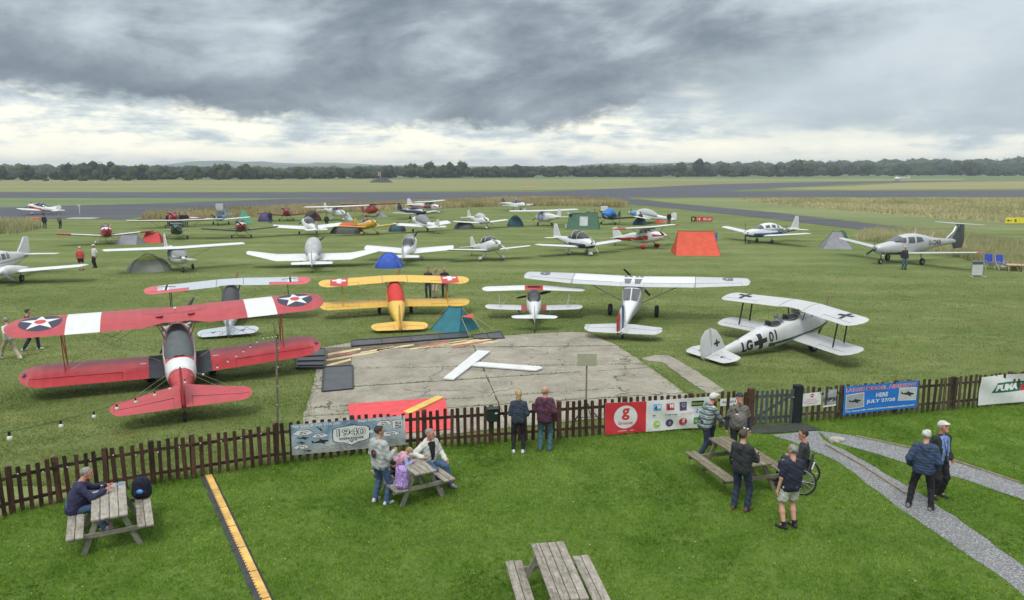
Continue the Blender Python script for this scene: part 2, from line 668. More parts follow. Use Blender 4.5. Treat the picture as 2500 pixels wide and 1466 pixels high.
sheet('mown_strip', [(1575, 487.5), (1700, 484.5), (2600, 483), (3000, 487), (3000, 600), (2600, 566), (2400, 560), (2190, 551), (1905, 520), (1650, 496)], 0.004, M_mown)
sheet('crop_field', [(1812, 486), (2000, 485.2), (3000, 484.5), (3200, 580), (2600, 552), (2470, 545), (2250, 530), (2000, 510), (1840, 494)], 0.008, M_crop)
sheet('crop_field', [(1880, 462), (2080, 455), (2200, 447), (2500, 443), (3200, 441), (3200, 459), (2500, 461), (2100, 464)], 0.012, M_crop)

# ------------------------------------------------------------------ lawn and fence line
FENCE_PX = [(-160, 1330), (32, 1256), (147, 1229), (262, 1205), (375, 1184), (474, 1169), (676, 1135), (862, 1113), (1037, 1097), (1200, 1085),
   (1366, 1072), (1525, 1060), (1685, 1050), (1828, 1041), (1937, 1034), (2052, 1026), (2185, 1014), (2325, 1002), (2465, 989), (2610, 976)]
FENCE = [G(*p) for p in FENCE_PX]
lawn_pts = [(p.x, p.y) for p in FENCE] + [(19, 8), (14, 4), (-12, 4), (-14, 9)]
sheet('lawn', lawn_pts, 0.004, M_lawn, world=True)


def fence_y(x):
 return float(np.interp(x, [p.x for p in FENCE], [p.y for p in FENCE]))


# gravel paths
def gravel_mat():
 m = bpy.data.materials.new('gravel')
 m.use_nodes = True
 t = NT(m.node_tree)
 out = t.n('ShaderNodeOutputMaterial')
 b = t.n('ShaderNodeBsdfPrincipled')
 b.inputs['Roughness'].default_value = 0.85
 g = t.n('ShaderNodeNewGeometry')
 P = g.outputs['Position']
 vo = t.n('ShaderNodeTexVoronoi')
 vo.inputs['Scale'].default_value = 52.0
 t.link(P, vo.inputs[0])
 sepc = t.n('ShaderNodeSeparateColor')
 t.link(vo.outputs['Color'], sepc.inputs[0])
 c = t.ramp(sepc.outputs[0], [(0.0, (0.095, 0.10, 0.108)), (0.45, (0.195, 0.20, 0.21)), (0.8, (0.28, 0.285, 0.29)), (1.0, (0.48, 0.48, 0.47))])
 n = t.noise(P, 0.9, 5, 0.65)
 c = t.mix(t.rng(n, 0.35, 0.75, 0.0, 0.35), c, (0.16, 0.165, 0.15))
 t.link(c, b.inputs['Base Color'])
 bn = t.n('ShaderNodeBump')
 bn.inputs['Strength'].default_value = 0.8
 bn.inputs['Distance'].default_value = 0.02
 t.link(vo.outputs['Distance'], bn.inputs['Height'])
 t.link(bn.outputs[0], b.inputs['Normal'])
 t.link(b.outputs[0], out.inputs[0])
 return m


M_gravel = gravel_mat()


def wavy(pts, amp=0.05, step=0.35):
 """subdivide a world outline and roughen it"""
 out = []
 for i, a in enumerate(pts):
  b = pts[(i + 1) % len(pts)]
  L = math.dist(a, b)
  n = max(1, int(L / step))
  for k in range(n):
   t_ = k / n
   out.append((a[0] + (b[0] - a[0]) * t_ + random.uniform(-amp, amp), a[1] + (b[1] - a[1]) * t_ + random.uniform(-amp, amp)))
 return out


PATH_A = [(1880, 1062), (2000, 1053), (2010, 1075), (2060, 1100), (2220, 1190), (2330, 1262), (2500, 1385), (2640, 1500), (2600, 1570), (2500, 1452), (2300, 1310), (2200, 1245), (2120, 1185), (2050, 1130), (1960, 1090)]
PATH_B = [(1995, 1053), (2080, 1066), (2240, 1100), (2330, 1128), (2500, 1185), (2640, 1228), (2640, 1270), (2500, 1222), (2350, 1172), (2200, 1128), (2100, 1100), (2030, 1080)]
sheet('gravel_path', wavy([g2(*p) for p in PATH_A], 0.045), 0.012, M_gravel, world=True)
sheet('gravel_path', wavy([g2(*p) for p in PATH_B], 0.045), 0.016, M_gravel, world=True)
M_edging = mat('edging_board', (0.26, 0.22, 0.16), 0.8, 0.25)
mb = MB()
for a, b in (((2015, 1086), (2110, 1140)), ((2112, 1142), (2210, 1206))):
 mb.bar(G(*a, 0.02), G(*b, 0.02), 0.025, 0.07)
for a, b in (((2090, 1066), (2240, 1098)), ((2242, 1099), (2330, 1126)), ((2331, 1126), (2490, 1180))):
 mb.bar(G(*a, 0.02), G(*b, 0.02), 0.025, 0.07)
edg = mb.build('path_edging', M_edging, smooth=False)
tag(edg, 'thin timber edging boards along the sides of the forked grey gravel path', 'edging')

# rubber mat at the gate
M_rubber = mat('rubber', (0.035, 0.037, 0.04), 0.75, 0.25, 3.0, 0.3)
mb = MB()
mb.prism([g2(*p) for p in [(1822, 1044), (1962, 1034), (2002, 1052), (1880, 1060), (1836, 1060)]], 0.018, 0.032)
o = mb.build('rubber_mat', M_rubber, smooth=False)
tag(o, 'dark grey rubber mat on the ground in front of the wooden gate', 'mat')

# ------------------------------------------------------------------ concrete hardstanding: bays with open joints
def concrete_mat():
 m = bpy.data.materials.new('concrete')
 m.use_nodes = True
 t = NT(m.node_tree)
 out = t.n('ShaderNodeOutputMaterial')
 b = t.n('ShaderNodeBsdfPrincipled')
 b.inputs['Roughness'].default_value = 0.9
 g = t.n('ShaderNodeNewGeometry')
 P = g.outputs['Position']
 a = t.noise(P, 0.7, 6, 0.65, 0.5)
 f = t.noise(P, 17.0, 5, 0.85)
 st = t.noise(P, 2.6, 4, 0.7, 1.5)
 s = t.math('ADD', t.math('MULTIPLY', a, 0.40), t.math('ADD', t.math('MULTIPLY', f, 0.45), t.math('MULTIPLY', st, 0.2)))
 c = t.ramp(s, [(0.37, (0.10, 0.088, 0.062)), (0.48, (0.222, 0.205, 0.160)), (0.58, (0.305, 0.285, 0.230)), (0.69, (0.44, 0.415, 0.35))])
 # wandering hairline cracks with moss
 wob = t.n('ShaderNodeVectorMath', operation='ADD')
 t.link(P, wob.inputs[0])
 wn = t.n('ShaderNodeTexNoise')
 wn.inputs['Scale'].default_value = 1.3
 wn.inputs['Detail'].default_value = 4
 t.link(P, wn.inputs['Vector'])
 t.link(wn.outputs['Color'], wob.inputs[1])
 vo = t.n('ShaderNodeTexVoronoi', feature='DISTANCE_TO_EDGE')
 vo.inputs['Scale'].default_value = 0.42
 t.link(wob.outputs[0], vo.inputs[0])
 gate = t.rng(t.noise(P, 0.5, 2, 0.5), 0.48, 0.56)
 ck = t.math('MULTIPLY', t.rng(vo.outputs['Distance'], 0.004, 0.014, 1.0, 0.0), gate)
 c = t.mix(t.math('MULTIPLY', ck, 0.85), c, (0.055, 0.062, 0.030))
 # pale scuffs
 sc_ = t.noise(P, 5.0, 3, 0.8, 3.0)
 c = t.mix(t.rng(sc_, 0.66, 0.74, 0, 0.4), c, (0.50, 0.50, 0.47))
 t.link(c, b.inputs['Base Color'])
 bn = t.n('ShaderNodeBump')
 bn.inputs['Strength'].default_value = 0.5
 bn.inputs['Distance'].default_value = 0.01
 t.link(t.math('SUBTRACT', f, t.math('MULTIPLY', ck, 2.0)), bn.inputs['Height'])
 t.link(bn.outputs[0], b.inputs['Normal'])
 t.link(b.outputs[0], out.inputs[0])
 return m


M_conc = concrete_mat()
M_joint = ground_mat('joint_soil', [(0.035, 0.045, 0.014), (0.05, 0.065, 0.02), (0.07, 0.09, 0.03)], 1.5, 20.0)
PAD = [(742, 1012), (760, 960), (778, 880), (786, 850), (870, 836), (1140, 828), (1250, 820), (1395, 812), (1440, 815), (1475, 832), (1500, 842), (1560, 880), (1650, 945), (1702, 985), (1690, 1005), (1400, 1030), (1100, 1062), (880, 1090), (735, 1108)]
sheet('concrete_pad_base', [(p[0], p[1]) for p in PAD], 0.010, M_joint)
padw = [g2(*p) for p in PAD]


def clip_poly(poly, a, b, c):
 """keep the side a*x+b*y+c >= 0"""
 out = []
 for i, p in enumerate(poly):
  q = poly[(i + 1) % len(poly)]
  dp, dq = a * p[0] + b * p[1] + c, a * q[0] + b * q[1] + c
  if dp >= 0: out.append(p)
  if dp * dq < 0:
   k = dp / (dp - dq)
   out.append((p[0] + (q[0] - p[0]) * k, p[1] + (q[1] - p[1]) * k))
 return out


def line_through(p, q):
 a, b = -(q[1] - p[1]), q[0] - p[0]
 n = math.hypot(a, b)
 a, b = a / n, b / n
 return a, b, -(a * p[0] + b * p[1])


# joints seen in the photograph (pixel pairs): one running away, five across
j_up = [line_through(g2(1218, 990), g2(1150, 832))]
j_ac = [line_through(g2(*a), g2(*b)) for a, b in (((860, 853), (1560, 846)), ((860, 902), (1640, 890)), ((900, 944), (1500, 905)), ((1180, 972), (1680, 940)), ((900, 1010), (1700, 960)))]
cells = [padw]
for ln in j_up + j_ac[:1] + j_ac[2:3] + j_ac[4:5]:
 nxt = []
 for c_ in cells:
  for s_ in (1, -1):
   k = clip_poly(c_, ln[0] * s_, ln[1] * s_, ln[2] * s_ - random.uniform(0.015, 0.035))
   if len(k) >= 3: nxt.append(k)
 cells = nxt
pad = empty('concrete_pad', (0, 0, 0))
pad['kind'] = 'structure'
for c_ in cells:
 ar = abs(sum(c_[i][0] * c_[(i + 1) % len(c_)][1] - c_[(i + 1) % len(c_)][0] * c_[i][1] for i in range(len(c_)))) / 2
 if ar < 0.3: continue
 mb = MB()
 w_ = wavy(c_, 0.022, 0.3)
 h = 0.03 + random.uniform(-0.004, 0.004)
 mb.prism(w_, 0.012, h)
 mb.build('concrete_bay', M_conc, pad, smooth=False)
# narrow concrete strip beside it
mb = MB()
mb.prism(wavy([g2(*p) for p in [(1566, 878), (1600, 868), (1634, 869), (1700, 908), (1770, 955), (1735, 968), (1665, 920), (1618, 886), (1585, 884)]], 0.03, 0.3), 0.004, 0.022)
o = mb.build('concrete_strip', M_conc, smooth=False)
o['kind'] = 'structure'

# ------------------------------------------------------------------ grass blades
def blade_mat(name, cols, scale=9.0, tl=0.35, patch=0.8, dry=0.0):
 m = bpy.data.materials.new(name)
 m.use_nodes = True
 t = NT(m.node_tree)
 out = t.n('ShaderNodeOutputMaterial')
 g = t.n('ShaderNodeNewGeometry')
 P = g.outputs['Position']
 f = t.noise(P, scale, 3, 0.8)
 a = t.noise(P, patch, 4, 0.6, 0.3)
 s = t.math('ADD', t.math('MULTIPLY', f, 0.5), t.math('MULTIPLY', a, 0.5))
 c = t.ramp(s, [(0.38, cols[0]), (0.5, cols[1]), (0.62, cols[2])])
 if dry:
  w = t.noise(P, 0.42, 5, 0.65, 0.8)
  c = t.mix(t.math('MULTIPLY', t.rng(w, 0.50, 0.68), dry), c, (0.36, 0.31, 0.13))
 d = t.n('ShaderNodeBsdfDiffuse')
 tr = t.n('ShaderNodeBsdfTranslucent')
 t.link(c, d.inputs[0])
 t.link(c, tr.inputs[0])
 mx = t.n('ShaderNodeMixShader')
 mx.inputs[0].default_value = tl
 t.link(d.outputs[0], mx.inputs[1])
 t.link(tr.outputs[0], mx.inputs[2])
 t.link(mx.outputs[0], out.inputs[0])
 return m


def blades(name, P, h, w, m, lean=0.5, hv=0.4, seed=1, z0=0.0, label=None):
 """one triangle per blade at points P (n,2)"""
 r = np.random.default_rng(seed)
 n = len(P)
 hh = h * (1 + r.uniform(-hv, hv, n))
 a = r.uniform(0, 2 * PI, n)
 b = r.uniform(0, 2 * PI, n)
 ln = lean * hh * r.uniform(0.3, 1.3, n)
 ww = w * r.uniform(0.6, 1.4, n) / 2
 v = np.zeros((n, 3, 3), np.float32)
 v[:, 0, 0] = P[:, 0] - np.cos(a) * ww
 v[:, 0, 1] = P[:, 1] - np.sin(a) * ww
 v[:, 1, 0] = P[:, 0] + np.cos(a) * ww
 v[:, 1, 1] = P[:, 1] + np.sin(a) * ww
 v[:, 2, 0] = P[:, 0] + np.cos(b) * ln
 v[:, 2, 1] = P[:, 1] + np.sin(b) * ln
 v[:, :2, 2] = z0
 v[:, 2, 2] = z0 + hh
 me = bpy.data.meshes.new(name)
 me.vertices.add(n * 3)
 me.vertices.foreach_set('co', v.ravel())
 me.loops.add(n * 3)
 me.loops.foreach_set('vertex_index', np.arange(n * 3, dtype=np.int32))
 me.polygons.add(n)
 me.polygons.foreach_set('loop_start', np.arange(0, n * 3, 3, dtype=np.int32))
 me.materials.append(m)
 me.update()
 me.validate()
 o = link_mesh(name, me)
 o['kind'] = 'stuff'
 if label: o['label'] = label
 return o


def inside(P, poly):
 x, y = P[:, 0], P[:, 1]
 r = np.zeros(len(P), bool)
 n = len(poly)
 for i in range(n):
  x1, y1 = poly[i]
  x2, y2 = poly[(i + 1) % n]
  if y1 == y2: continue
  c = (y1 > y) != (y2 > y)
  r ^= c & (x < (x2 - x1) * (y - y1) / (y2 - y1) + x1)
 return r


def vnoise(P, s, seed=0):
 """cheap smooth value noise for densities"""
 r = np.random.default_rng(seed)
 T = r.random((64, 64))
 q = P / s
 i = np.floor(q).astype(int)
 f = q - i
 f = f * f * (3 - 2 * f)
 g_ = lambda a, b: T[(i[:, 0] + a) % 64, (i[:, 1] + b) % 64]
 return (g_(0, 0) * (1 - f[:, 0]) + g_(1, 0) * f[:, 0]) * (1 - f[:, 1]) + (g_(0, 1) * (1 - f[:, 0]) + g_(1, 1) * f[:, 0]) * f[:, 1]


paths_w = [[g2(*p) for p in PATH_A], [g2(*p) for p in PATH_B]]
strip_w = [g2(*p) for p in [(497, 1164), (516, 1164), (668, 1470), (622, 1470)]]
n = 760000
X = rng.uniform(-12.5, 16.5, n)
Y = rng.uniform(11.6, 23, n)
P = np.stack([X, Y], 1)
fy = np.interp(X, [p.x for p in FENCE], [p.y for p in FENCE])
k = (Y < fy + 0.15) & (np.abs(X) < Y * 0.70 + 0.8)
k &= rng.random(n) < (0.12 + 1.0 * vnoise(P, 0.13, 3)) * (0.65 + 0.5 * vnoise(P, 1.1, 21))
for pw in paths_w + [strip_w]: k &= ~inside(P, pw)
M_blade = blade_mat('lawn_blade', [(0.072, 0.160, 0.014), (0.165, 0.305, 0.034), (0.30, 0.425, 0.088)], 11.0, 0.35, 0.45, 0.13)
blades('lawn_grass', P[k], 0.042, 0.016, M_blade, 0.9, 0.45, 2, 0.004, 'short bright green mown lawn grass in front of the fence')
# longer tufts at the foot of the fence, path edges
n = 9000
X = rng.uniform(-11, 16, n)
fy = np.interp(X, [p.x for p in FENCE], [p.y for p in FENCE])
P = np.stack([X, fy + rng.normal(0.0, 0.11, n)], 1)
k = (rng.random(n) < vnoise(P, 0.5, 8)) & ((X < 6.3) | (X > 8.2))
blades('fence_foot_grass', P[k], 0.12, 0.015, M_blade, 0.7, 0.5, 5, 0.0, 'longer unmown grass tufts along the foot of the picket fence')
# apron grass beyond the fence
n = 760000
Y = 17 + 43 * rng.random(n) ** 1.35
X = rng.uniform(-1, 1, n) * (Y * 0.72 + 1)
P = np.stack([X, Y], 1)
fy = np.interp(X, [p.x for p in FENCE], [p.y for p in FENCE])
k = (Y > fy + 0.05) & (rng.random(n) < 0.25 + 0.9 * vnoise(P * np.array([0.45, 1.0]), 0.4, 4)) & (rng.random(n) < np.clip((62 - Y) / 14, 0, 1))
k &= ~inside(P, padw)
k &= ~inside(P, [g2(*p) for p in [(1566, 878), (1600, 868), (1634, 869), (1700, 908), (1770, 955), (1735, 968), (1665, 920), (1618, 886), (1585, 884)]])
M_blade2 = blade_mat('apron_blade', [(0.108, 0.158, 0.036), (0.180, 0.240, 0.066), (0.285, 0.320, 0.124)], 9.0, 0.3, 0.35, 0.55)
blades('apron_grass', P[k], 0.045, 0.020, M_blade2, 1.0, 0.5, 6, 0.0, 'mown olive grass of the aircraft parking field')
# moss and weeds along the edges of the concrete
M_weed = blade_mat('weed_blade', [(0.06, 0.13, 0.012), (0.10, 0.20, 0.02), (0.16, 0.26, 0.04)], 9.0, 0.3)
Pw = []
for i in range(len(padw)):
 a, b = padw[i], padw[(i + 1) % len(padw)]
 for _ in range(int(math.dist(a, b) * 130)):
  s_ = random.random()
  Pw.append((a[0] + (b[0] - a[0]) * s_ + random.gauss(0, .10), a[1] + (b[1] - a[1]) * s_ + random.gauss(0, .10)))
for ln in j_up + j_ac:
 for _ in range(2600):
  s_ = random.uniform(-9, 9)
  q = (ln[1] * s_ - ln[0] * ln[2], -ln[0] * s_ - ln[1] * ln[2])
  q = (q[0], q[1])
  Pw.append((q[0] + random.gauss(0, .02), q[1] + random.gauss(0, .02)))
Pw = np.array(Pw)
Pw = Pw[inside(Pw, [(p[0] * 1.0, p[1]) for p in padw]) | (rng.random(len(Pw)) < 0.0) | (np.arange(len(Pw)) < 4000)]
Pw = Pw[rng.random(len(Pw)) < vnoise(Pw, 0.5, 9) * 1.1]
blades('joint_weeds', Pw, 0.05, 0.02, M_weed, 0.8, 0.5, 7, 0.02, 'weeds and grass growing in the joints of the old concrete')
# daisies and clover heads on the lawn
n = 420
X = rng.uniform(-10, 14, n)
Y = rng.uniform(12.2, 20.5, n)
P = np.stack([X, Y], 1)
P = P[(Y < np.interp(X, [p.x for p in FENCE], [p.y for p in FENCE]) - 0.4) & (rng.random(n) < vnoise(P, 1.5, 12))]
mb = MB()
for x, y in P:
 r_ = random.uniform(0.007, 0.013)
 mb.add([(x + r_ * math.cos(a), y + r_ * math.sin(a), 0.045) for a in (0, 1.05, 2.1, 3.14, 4.19, 5.24)], [(0, 1, 2, 3, 4, 5)])
o = mb.build('daisies', mat('daisy_white', (0.55, 0.58, 0.42), 0.7), smooth=False)
tag(o, 'small pale daisies and clover heads scattered over the lawn', kind='stuff')

# ------------------------------------------------------------------ tall dry grass
def fill(poly_px, dens, seed=1):
 w = [g2(*p) for p in poly_px]
 x0, x1 = min(p[0] for p in w), max(p[0] for p in w)
 y0, y1 = min(p[1] for p in w), max(p[1] for p in w)
 r = np.random.default_rng(seed)
 n = int((x1 - x0) * (y1 - y0) * dens)
 P = np.stack([r.uniform(x0, x1, n), r.uniform(y0, y1, n)], 1)
 P = P[inside(P, w)]
 return P[r.random(len(P)) < 0.35 + 0.9 * vnoise(P, 3.0, seed)]


M_tall = blade_mat('tall_grass_blade', [(0.22, 0.205, 0.09), (0.40, 0.345, 0.175), (0.56, 0.47, 0.29)], 1.2, 0.3, 0.07)
M_tallg = blade_mat('tall_green_blade', [(0.25, 0.27, 0.13), (0.38, 0.375, 0.19), (0.58, 0.52, 0.32)], 1.2, 0.3, 0.09)
TG1 = [(345, 536), (420, 540), (560, 534), (700, 526), (1000, 512), (1200, 505), (1400, 503), (1520, 508), (1535, 500), (1490, 492), (1380, 488), (1230, 489), (1000, 499), (760, 508), (560, 517), (370, 527)]
blades('tall_grass', fill(TG1, 14, 1), 0.95, 0.22, M_tall, 0.35, 0.35, 1, 0.0, 'tall dry buff grass strip between the parked aircraft and the runway')
TG2 = [(-150, 580), (40, 571), (95, 560), (104, 552), (60, 548), (-150, 552)]
blades('tall_grass', fill(TG2, 26, 2), 0.95, 0.16, M_tallg, 0.35, 0.35, 2, 0.0, 'tall rough grass at the left edge near the taxiway')
TG3 = [(2085, 584), (2200, 604), (2330, 628), (2420, 652), (2640, 690), (2640, 620), (2400, 588), (2240, 572), (2120, 568)]
blades('tall_grass', fill(TG3, 60, 3), 0.75, 0.09, M_tallg, 0.35, 0.35, 3, 0.0, 'tall rough grass behind the grey T-tailed aeroplane')
TG4 = [(1812, 486), (1900, 485.6), (2600, 488), (2640, 560), (2470, 545), (2250, 530), (2000, 510), (1840, 494)]
M_tallc = blade_mat('crop_blade', [(0.26, 0.27, 0.13), (0.40, 0.385, 0.20), (0.58, 0.53, 0.33)], 1.2, 0.3, 0.05)
P4 = fill(TG4, 3.2, 4)
blades('crop', P4, 0.55, 0.30, M_tallc, 0.4, 0.35, 4, 0.0, 'tan standing crop in the field right of the taxiway')

# ------------------------------------------------------------------ trees
def ico(sub=1):
 bm = bmesh.new()
 bmesh.ops.create_icosphere(bm, subdivisions=sub, radius=1)
 V = np.array([v.co[:] for v in bm.verts])
 F = np.array([[v.index for v in f.verts] for f in bm.faces])
 bm.free()
 return V, F


ICO1 = ico(2)
ICO0 = ico(1)


def crown_arrays(seed, w=1.0, h=1.0, clumps=16, low=0.12, leaf=170, shape='round'):
 """unit-height crown: displaced leaf clumps and loose leaf sprays"""
 r = np.random.default_rng(seed)
 Vs, Fs, k = [], [], 0
 cs = []
 for i in range(clumps):
  for _ in range(30):
   p = r.uniform(-1, 1, 3)
   if np.linalg.norm(p) < 1: break
  zz = low + (1 - low) * (p[2] * 0.42 + 0.5)
  rad = 1.0 if shape == 'round' else (1.0 - 0.55 * zz)
  c = np.array([p[0] * 0.36 * w * rad, p[1] * 0.36 * w * rad, zz * 0.86 + 0.04]) * np.array([1, 1, h])
  s = r.uniform(0.13, 0.22) * (0.8 + 0.3 * w)
  cs.append((c, s))
  V = ICO0[0] * s * r.uniform(0.8, 1.15, 3)
  V = V * (1 + r.uniform(-0.22, 0.22, (len(V), 1))) + c
  Vs.append(V); Fs.append(ICO0[1] + k); k += len(V)
 for i in range(leaf):
  c, s = cs[r.integers(len(cs))]
  d = r.normal(0, 1, 3); d /= np.linalg.norm(d)
  q = c + d * s * r.uniform(0.95, 1.25)
  t1 = r.normal(0, 1, 3) * 0.035; t2 = r.normal(0, 1, 3) * 0.035
  Vs.append(np.array([q - t1, q + t1, q + t2])); Fs.append(np.array([[k, k + 1, k + 2]])); k += 3
 return np.concatenate(Vs), np.concatenate(Fs)


def np_mesh(name, V, F, m):
 me = bpy.data.meshes.new(name)
 V = np.asarray(V, np.float32); F = np.asarray(F, np.int32)
 me.vertices.add(len(V)); me.vertices.foreach_set('co', V.ravel())
 me.loops.add(F.size); me.loops.foreach_set('vertex_index', F.ravel())
 me.polygons.add(len(F)); me.polygons.foreach_set('loop_start', np.arange(0, F.size, F.shape[1], dtype=np.int32))
 me.materials.append(m)
 me.update(); me.validate()
 return me


def foliage_mat(name, cols):
 return blade_mat(name, cols, 0.55, 0.15, 0.05)


M_leafd = foliage_mat('foliage_dark', [(0.018, 0.030, 0.012), (0.040, 0.060, 0.022), (0.080, 0.105, 0.042)])
M_leafm = foliage_mat('foliage_mid', [(0.028, 0.046, 0.016), (0.056, 0.082, 0.028), (0.095, 0.125, 0.050)])
M_bark = mat('bark', (0.06, 0.05, 0.04), 0.9, 0.2)
CROWNS = [crown_arrays(s, w, 1.0, c, lo, 190, sh) for s, w, c, lo, sh in ((1, 1.0, 18, .12, 'round'), (2, 1.35, 22, .06, 'round'), (3, 0.8, 15, .15, 'round'), (4, 1.7, 24, .0, 'round'), (5, 1.15, 18, .1, 'cone'), (6, 2.3, 24, -.04, 'round'))]
CM = {}
trunk_mb = MB()
trunk_mb.tube([(0, 0, -0.02), (0.01, 0, 0.2), (0, 0.01, 0.5)], [0.035, 0.028, 0.018], 6)
for a_ in (0.5, 2.2, 4.1):
 trunk_mb.tube([(0, 0, 0.3), (0.14 * math.cos(a_), 0.14 * math.sin(a_), 0.52)], [0.018, 0.008], 5)
trunk_me = trunk_mb.mesh('trunk', M_bark)


def tree(px, base, top, ci, label, name='tree', leaf=None, group=None, wk=1.0):
 p = G(px, base)
 h = (base - top) / FPX * p.y * 1.03
 o = empty(name, p, random.uniform(0, 6.28), label, 'tree' if name == 'tree' else 'bush', group)
 leaf = leaf or M_leafd
 key = (ci, leaf.name)
 if key not in CM: CM[key] = np_mesh('crown', *CROWNS[ci], leaf)
 c = link_mesh('crown', CM[key], o)
 t_ = link_mesh('trunk', trunk_me, o)
 o.scale = (h * wk, h * wk, h)
 return o


TREES = [
 (2, 441, 404, 0, 'dark broadleaf tree cut by the left edge of the picture on the horizon', 0),
 (62, 441, 403, 1, 'broad round tree standing alone at the far left of the tree line', 0),
 (165, 440, 399, 2, 'left end tree of the tall dark clump at the left of the tree line', 0),
 (200, 440, 396, 0, 'tall tree second from the left in the dark clump left of the hills', 0),
 (238, 440, 394, 1, 'tall wide tree in the middle of the dark clump left of the hills', 0),
 (284, 440, 393, 0, 'tallest rounded tree at the right end of the dark left clump', 0),
 (345, 440, 403, 3, 'dark spreading tree below the left foot of the blue hills', 0),
 (395, 440, 407, 1, 'lower dark tree just right of the spreading tree below the hills', 1),
 (480, 439, 404, 4, 'tree below the highest blue hill in the left of the tree line', 1),
 (540, 439, 401, 3, 'wide tree crown just left of the long even hedge below the hills', 0),
 (595, 439, 400, 1, 'rounded tree closing the long even clump under the blue hills', 0),
 (660, 438, 409, 1, 'low tree in the dip of the tree line right of the hills', 1),
 (740, 438, 408, 3, 'low wide tree midway between the blue hills and the windsock', 0),
 (830, 437, 407, 4, 'small tree in the tree line left of the windsock', 0),
 (880, 437, 407, 1, 'tree just left of the windsock in the far tree line', 1),
 (950, 436, 402, 0, 'tree directly behind the windsock mound', 0),
 (1005, 435, 399, 1, 'lighter green tree a little right of the windsock', 1),
 (1050, 435, 395, 2, 'left end tree of the tall flat-topped clump right of the windsock', 0),
 (1090, 435, 394, 0, 'middle tree of the tall flat-topped clump right of the windsock', 0),
 (1128, 435, 394, 2, 'right end tree of the tall flat-topped clump right of the windsock', 0),
 (1260, 434, 403, 3, 'dark tree in the even middle stretch of the far tree line', 0),
 (1370, 433, 404, 1, 'dark tree near the middle right of the even far tree line', 0),
 (1470, 433, 404, 3, 'wide low tree left of the pale gap in the far tree line', 0),
 (1545, 433, 401, 4, 'tree beside the pale gap in the right half of the tree line', 1),
 (1660, 432, 398, 1, 'tree left of the highest crown in the right half of the tree line', 0),
 (1715, 432, 386, 0, 'highest rounded crown in the right half of the tree line', 0),
 (1770, 432, 399, 1, 'mid green tree right of the highest crown in the right half', 1),
 (1820, 432, 407, 0, 'small round tree standing alone between the two highest right crowns', 0),
 (1900, 432, 403, 3, 'wide tree on the left shoulder of the domed right-hand clump', 0),
 (1942, 432, 389, 0, 'domed crown rising above the right-hand clump of the tree line', 0),
 (1972, 432, 399, 1, 'tree on the right shoulder of the domed right-hand clump', 0),
 (2038, 431, 406, 3, 'low wide tree left of the round solitary tree on the right', 0),
 (2078, 431, 401, 0, 'narrow tree just left of the round solitary tree on the right', 0),
 (2118, 431, 400, 1, 'round solitary dark tree left of the small parked helicopter', 0),
 (2200, 430, 402, 3, 'wide dark tree directly behind the small parked helicopter', 0),
 (2260, 430, 408, 1, 'small tree to the right of the tree behind the helicopter', 1),
 (2325, 430, 393, 0, 'tall dark tree right of the helicopter in the tree line', 0),
 (2365, 430, 394, 1, 'broad tall tree in the right end clump of the tree line', 0),
 (2392, 430, 400, 0, 'tree sloping down at the right end clump of the tree line', 0),
 (2428, 430, 409, 3, 'low dark bushy tree near the right edge of the picture', 0),
 (2475, 429, 408, 1, 'last low tree at the right edge of the picture', 1),
]
for px, ba, tp_, ci, lab, lm in TREES:
 tree(px, ba, tp_, ci, lab, 'tree', (M_leafd, M_leafm)[lm])
BUSH = [(65, 442.5, 434), (112, 442.5, 435), (160, 442, 432), (203, 442, 429), (253, 442, 428), (310, 441.5, 427), (375, 441, 427), (462, 440.5, 428), (535, 440, 430), (680, 439, 431), (1655, 433, 421), (1790, 432.5, 421), (1880, 432.5, 420)]
NTH = ['leftmost', 'second', 'third', 'fourth', 'fifth', 'sixth', 'seventh', 'eighth', 'ninth', 'tenth', 'eleventh', 'twelfth', 'rightmost']
for i, (px, ba, tp_) in enumerate(BUSH):
 lab = ('%s small dark bush along the far field edge' if i in (0, 12) else '%s small dark bush from the left along the far field edge') % NTH[i]
 tree(px, ba, tp_, 5 if i % 2 else 3, lab, 'bush', (M_leafd, M_leafm)[i % 2], 'bushes along the far field edge')

# far woods that read as one mass
def wood(name, xs, base_fn, top_fn, m, label, seed, step, wk=1.5):
 r = np.random.default_rng(seed)
 Vs, Fs, k = [], [], 0
 x = xs[0]
 while x < xs[1]:
  ba, tp_ = base_fn(x), top_fn(x) + r.uniform(-3.0, 4.5)
  p = G(x, ba)
  h = (ba - tp_) / FPX * p.y * 1.03
  V, F = CROWNS[r.integers(0, 6)]
  a = r.uniform(0, 6.28)
  ca, sa = math.cos(a), math.sin(a)
  Q = np.stack([(V[:, 0] * ca - V[:, 1] * sa) * h * wk + p.x, (V[:, 0] * sa + V[:, 1] * ca) * h * wk + p.y + r.uniform(-10, 30), V[:, 2] * h], 1)
  Vs.append(Q); Fs.append(F + k); k += len(V)
  x += step * r.uniform(0.6, 1.4)
 o = link_mesh(name, np_mesh(name, np.concatenate(Vs), np.concatenate(Fs), m))
 o['kind'] = 'stuff'
 o['label'] = label
 return o


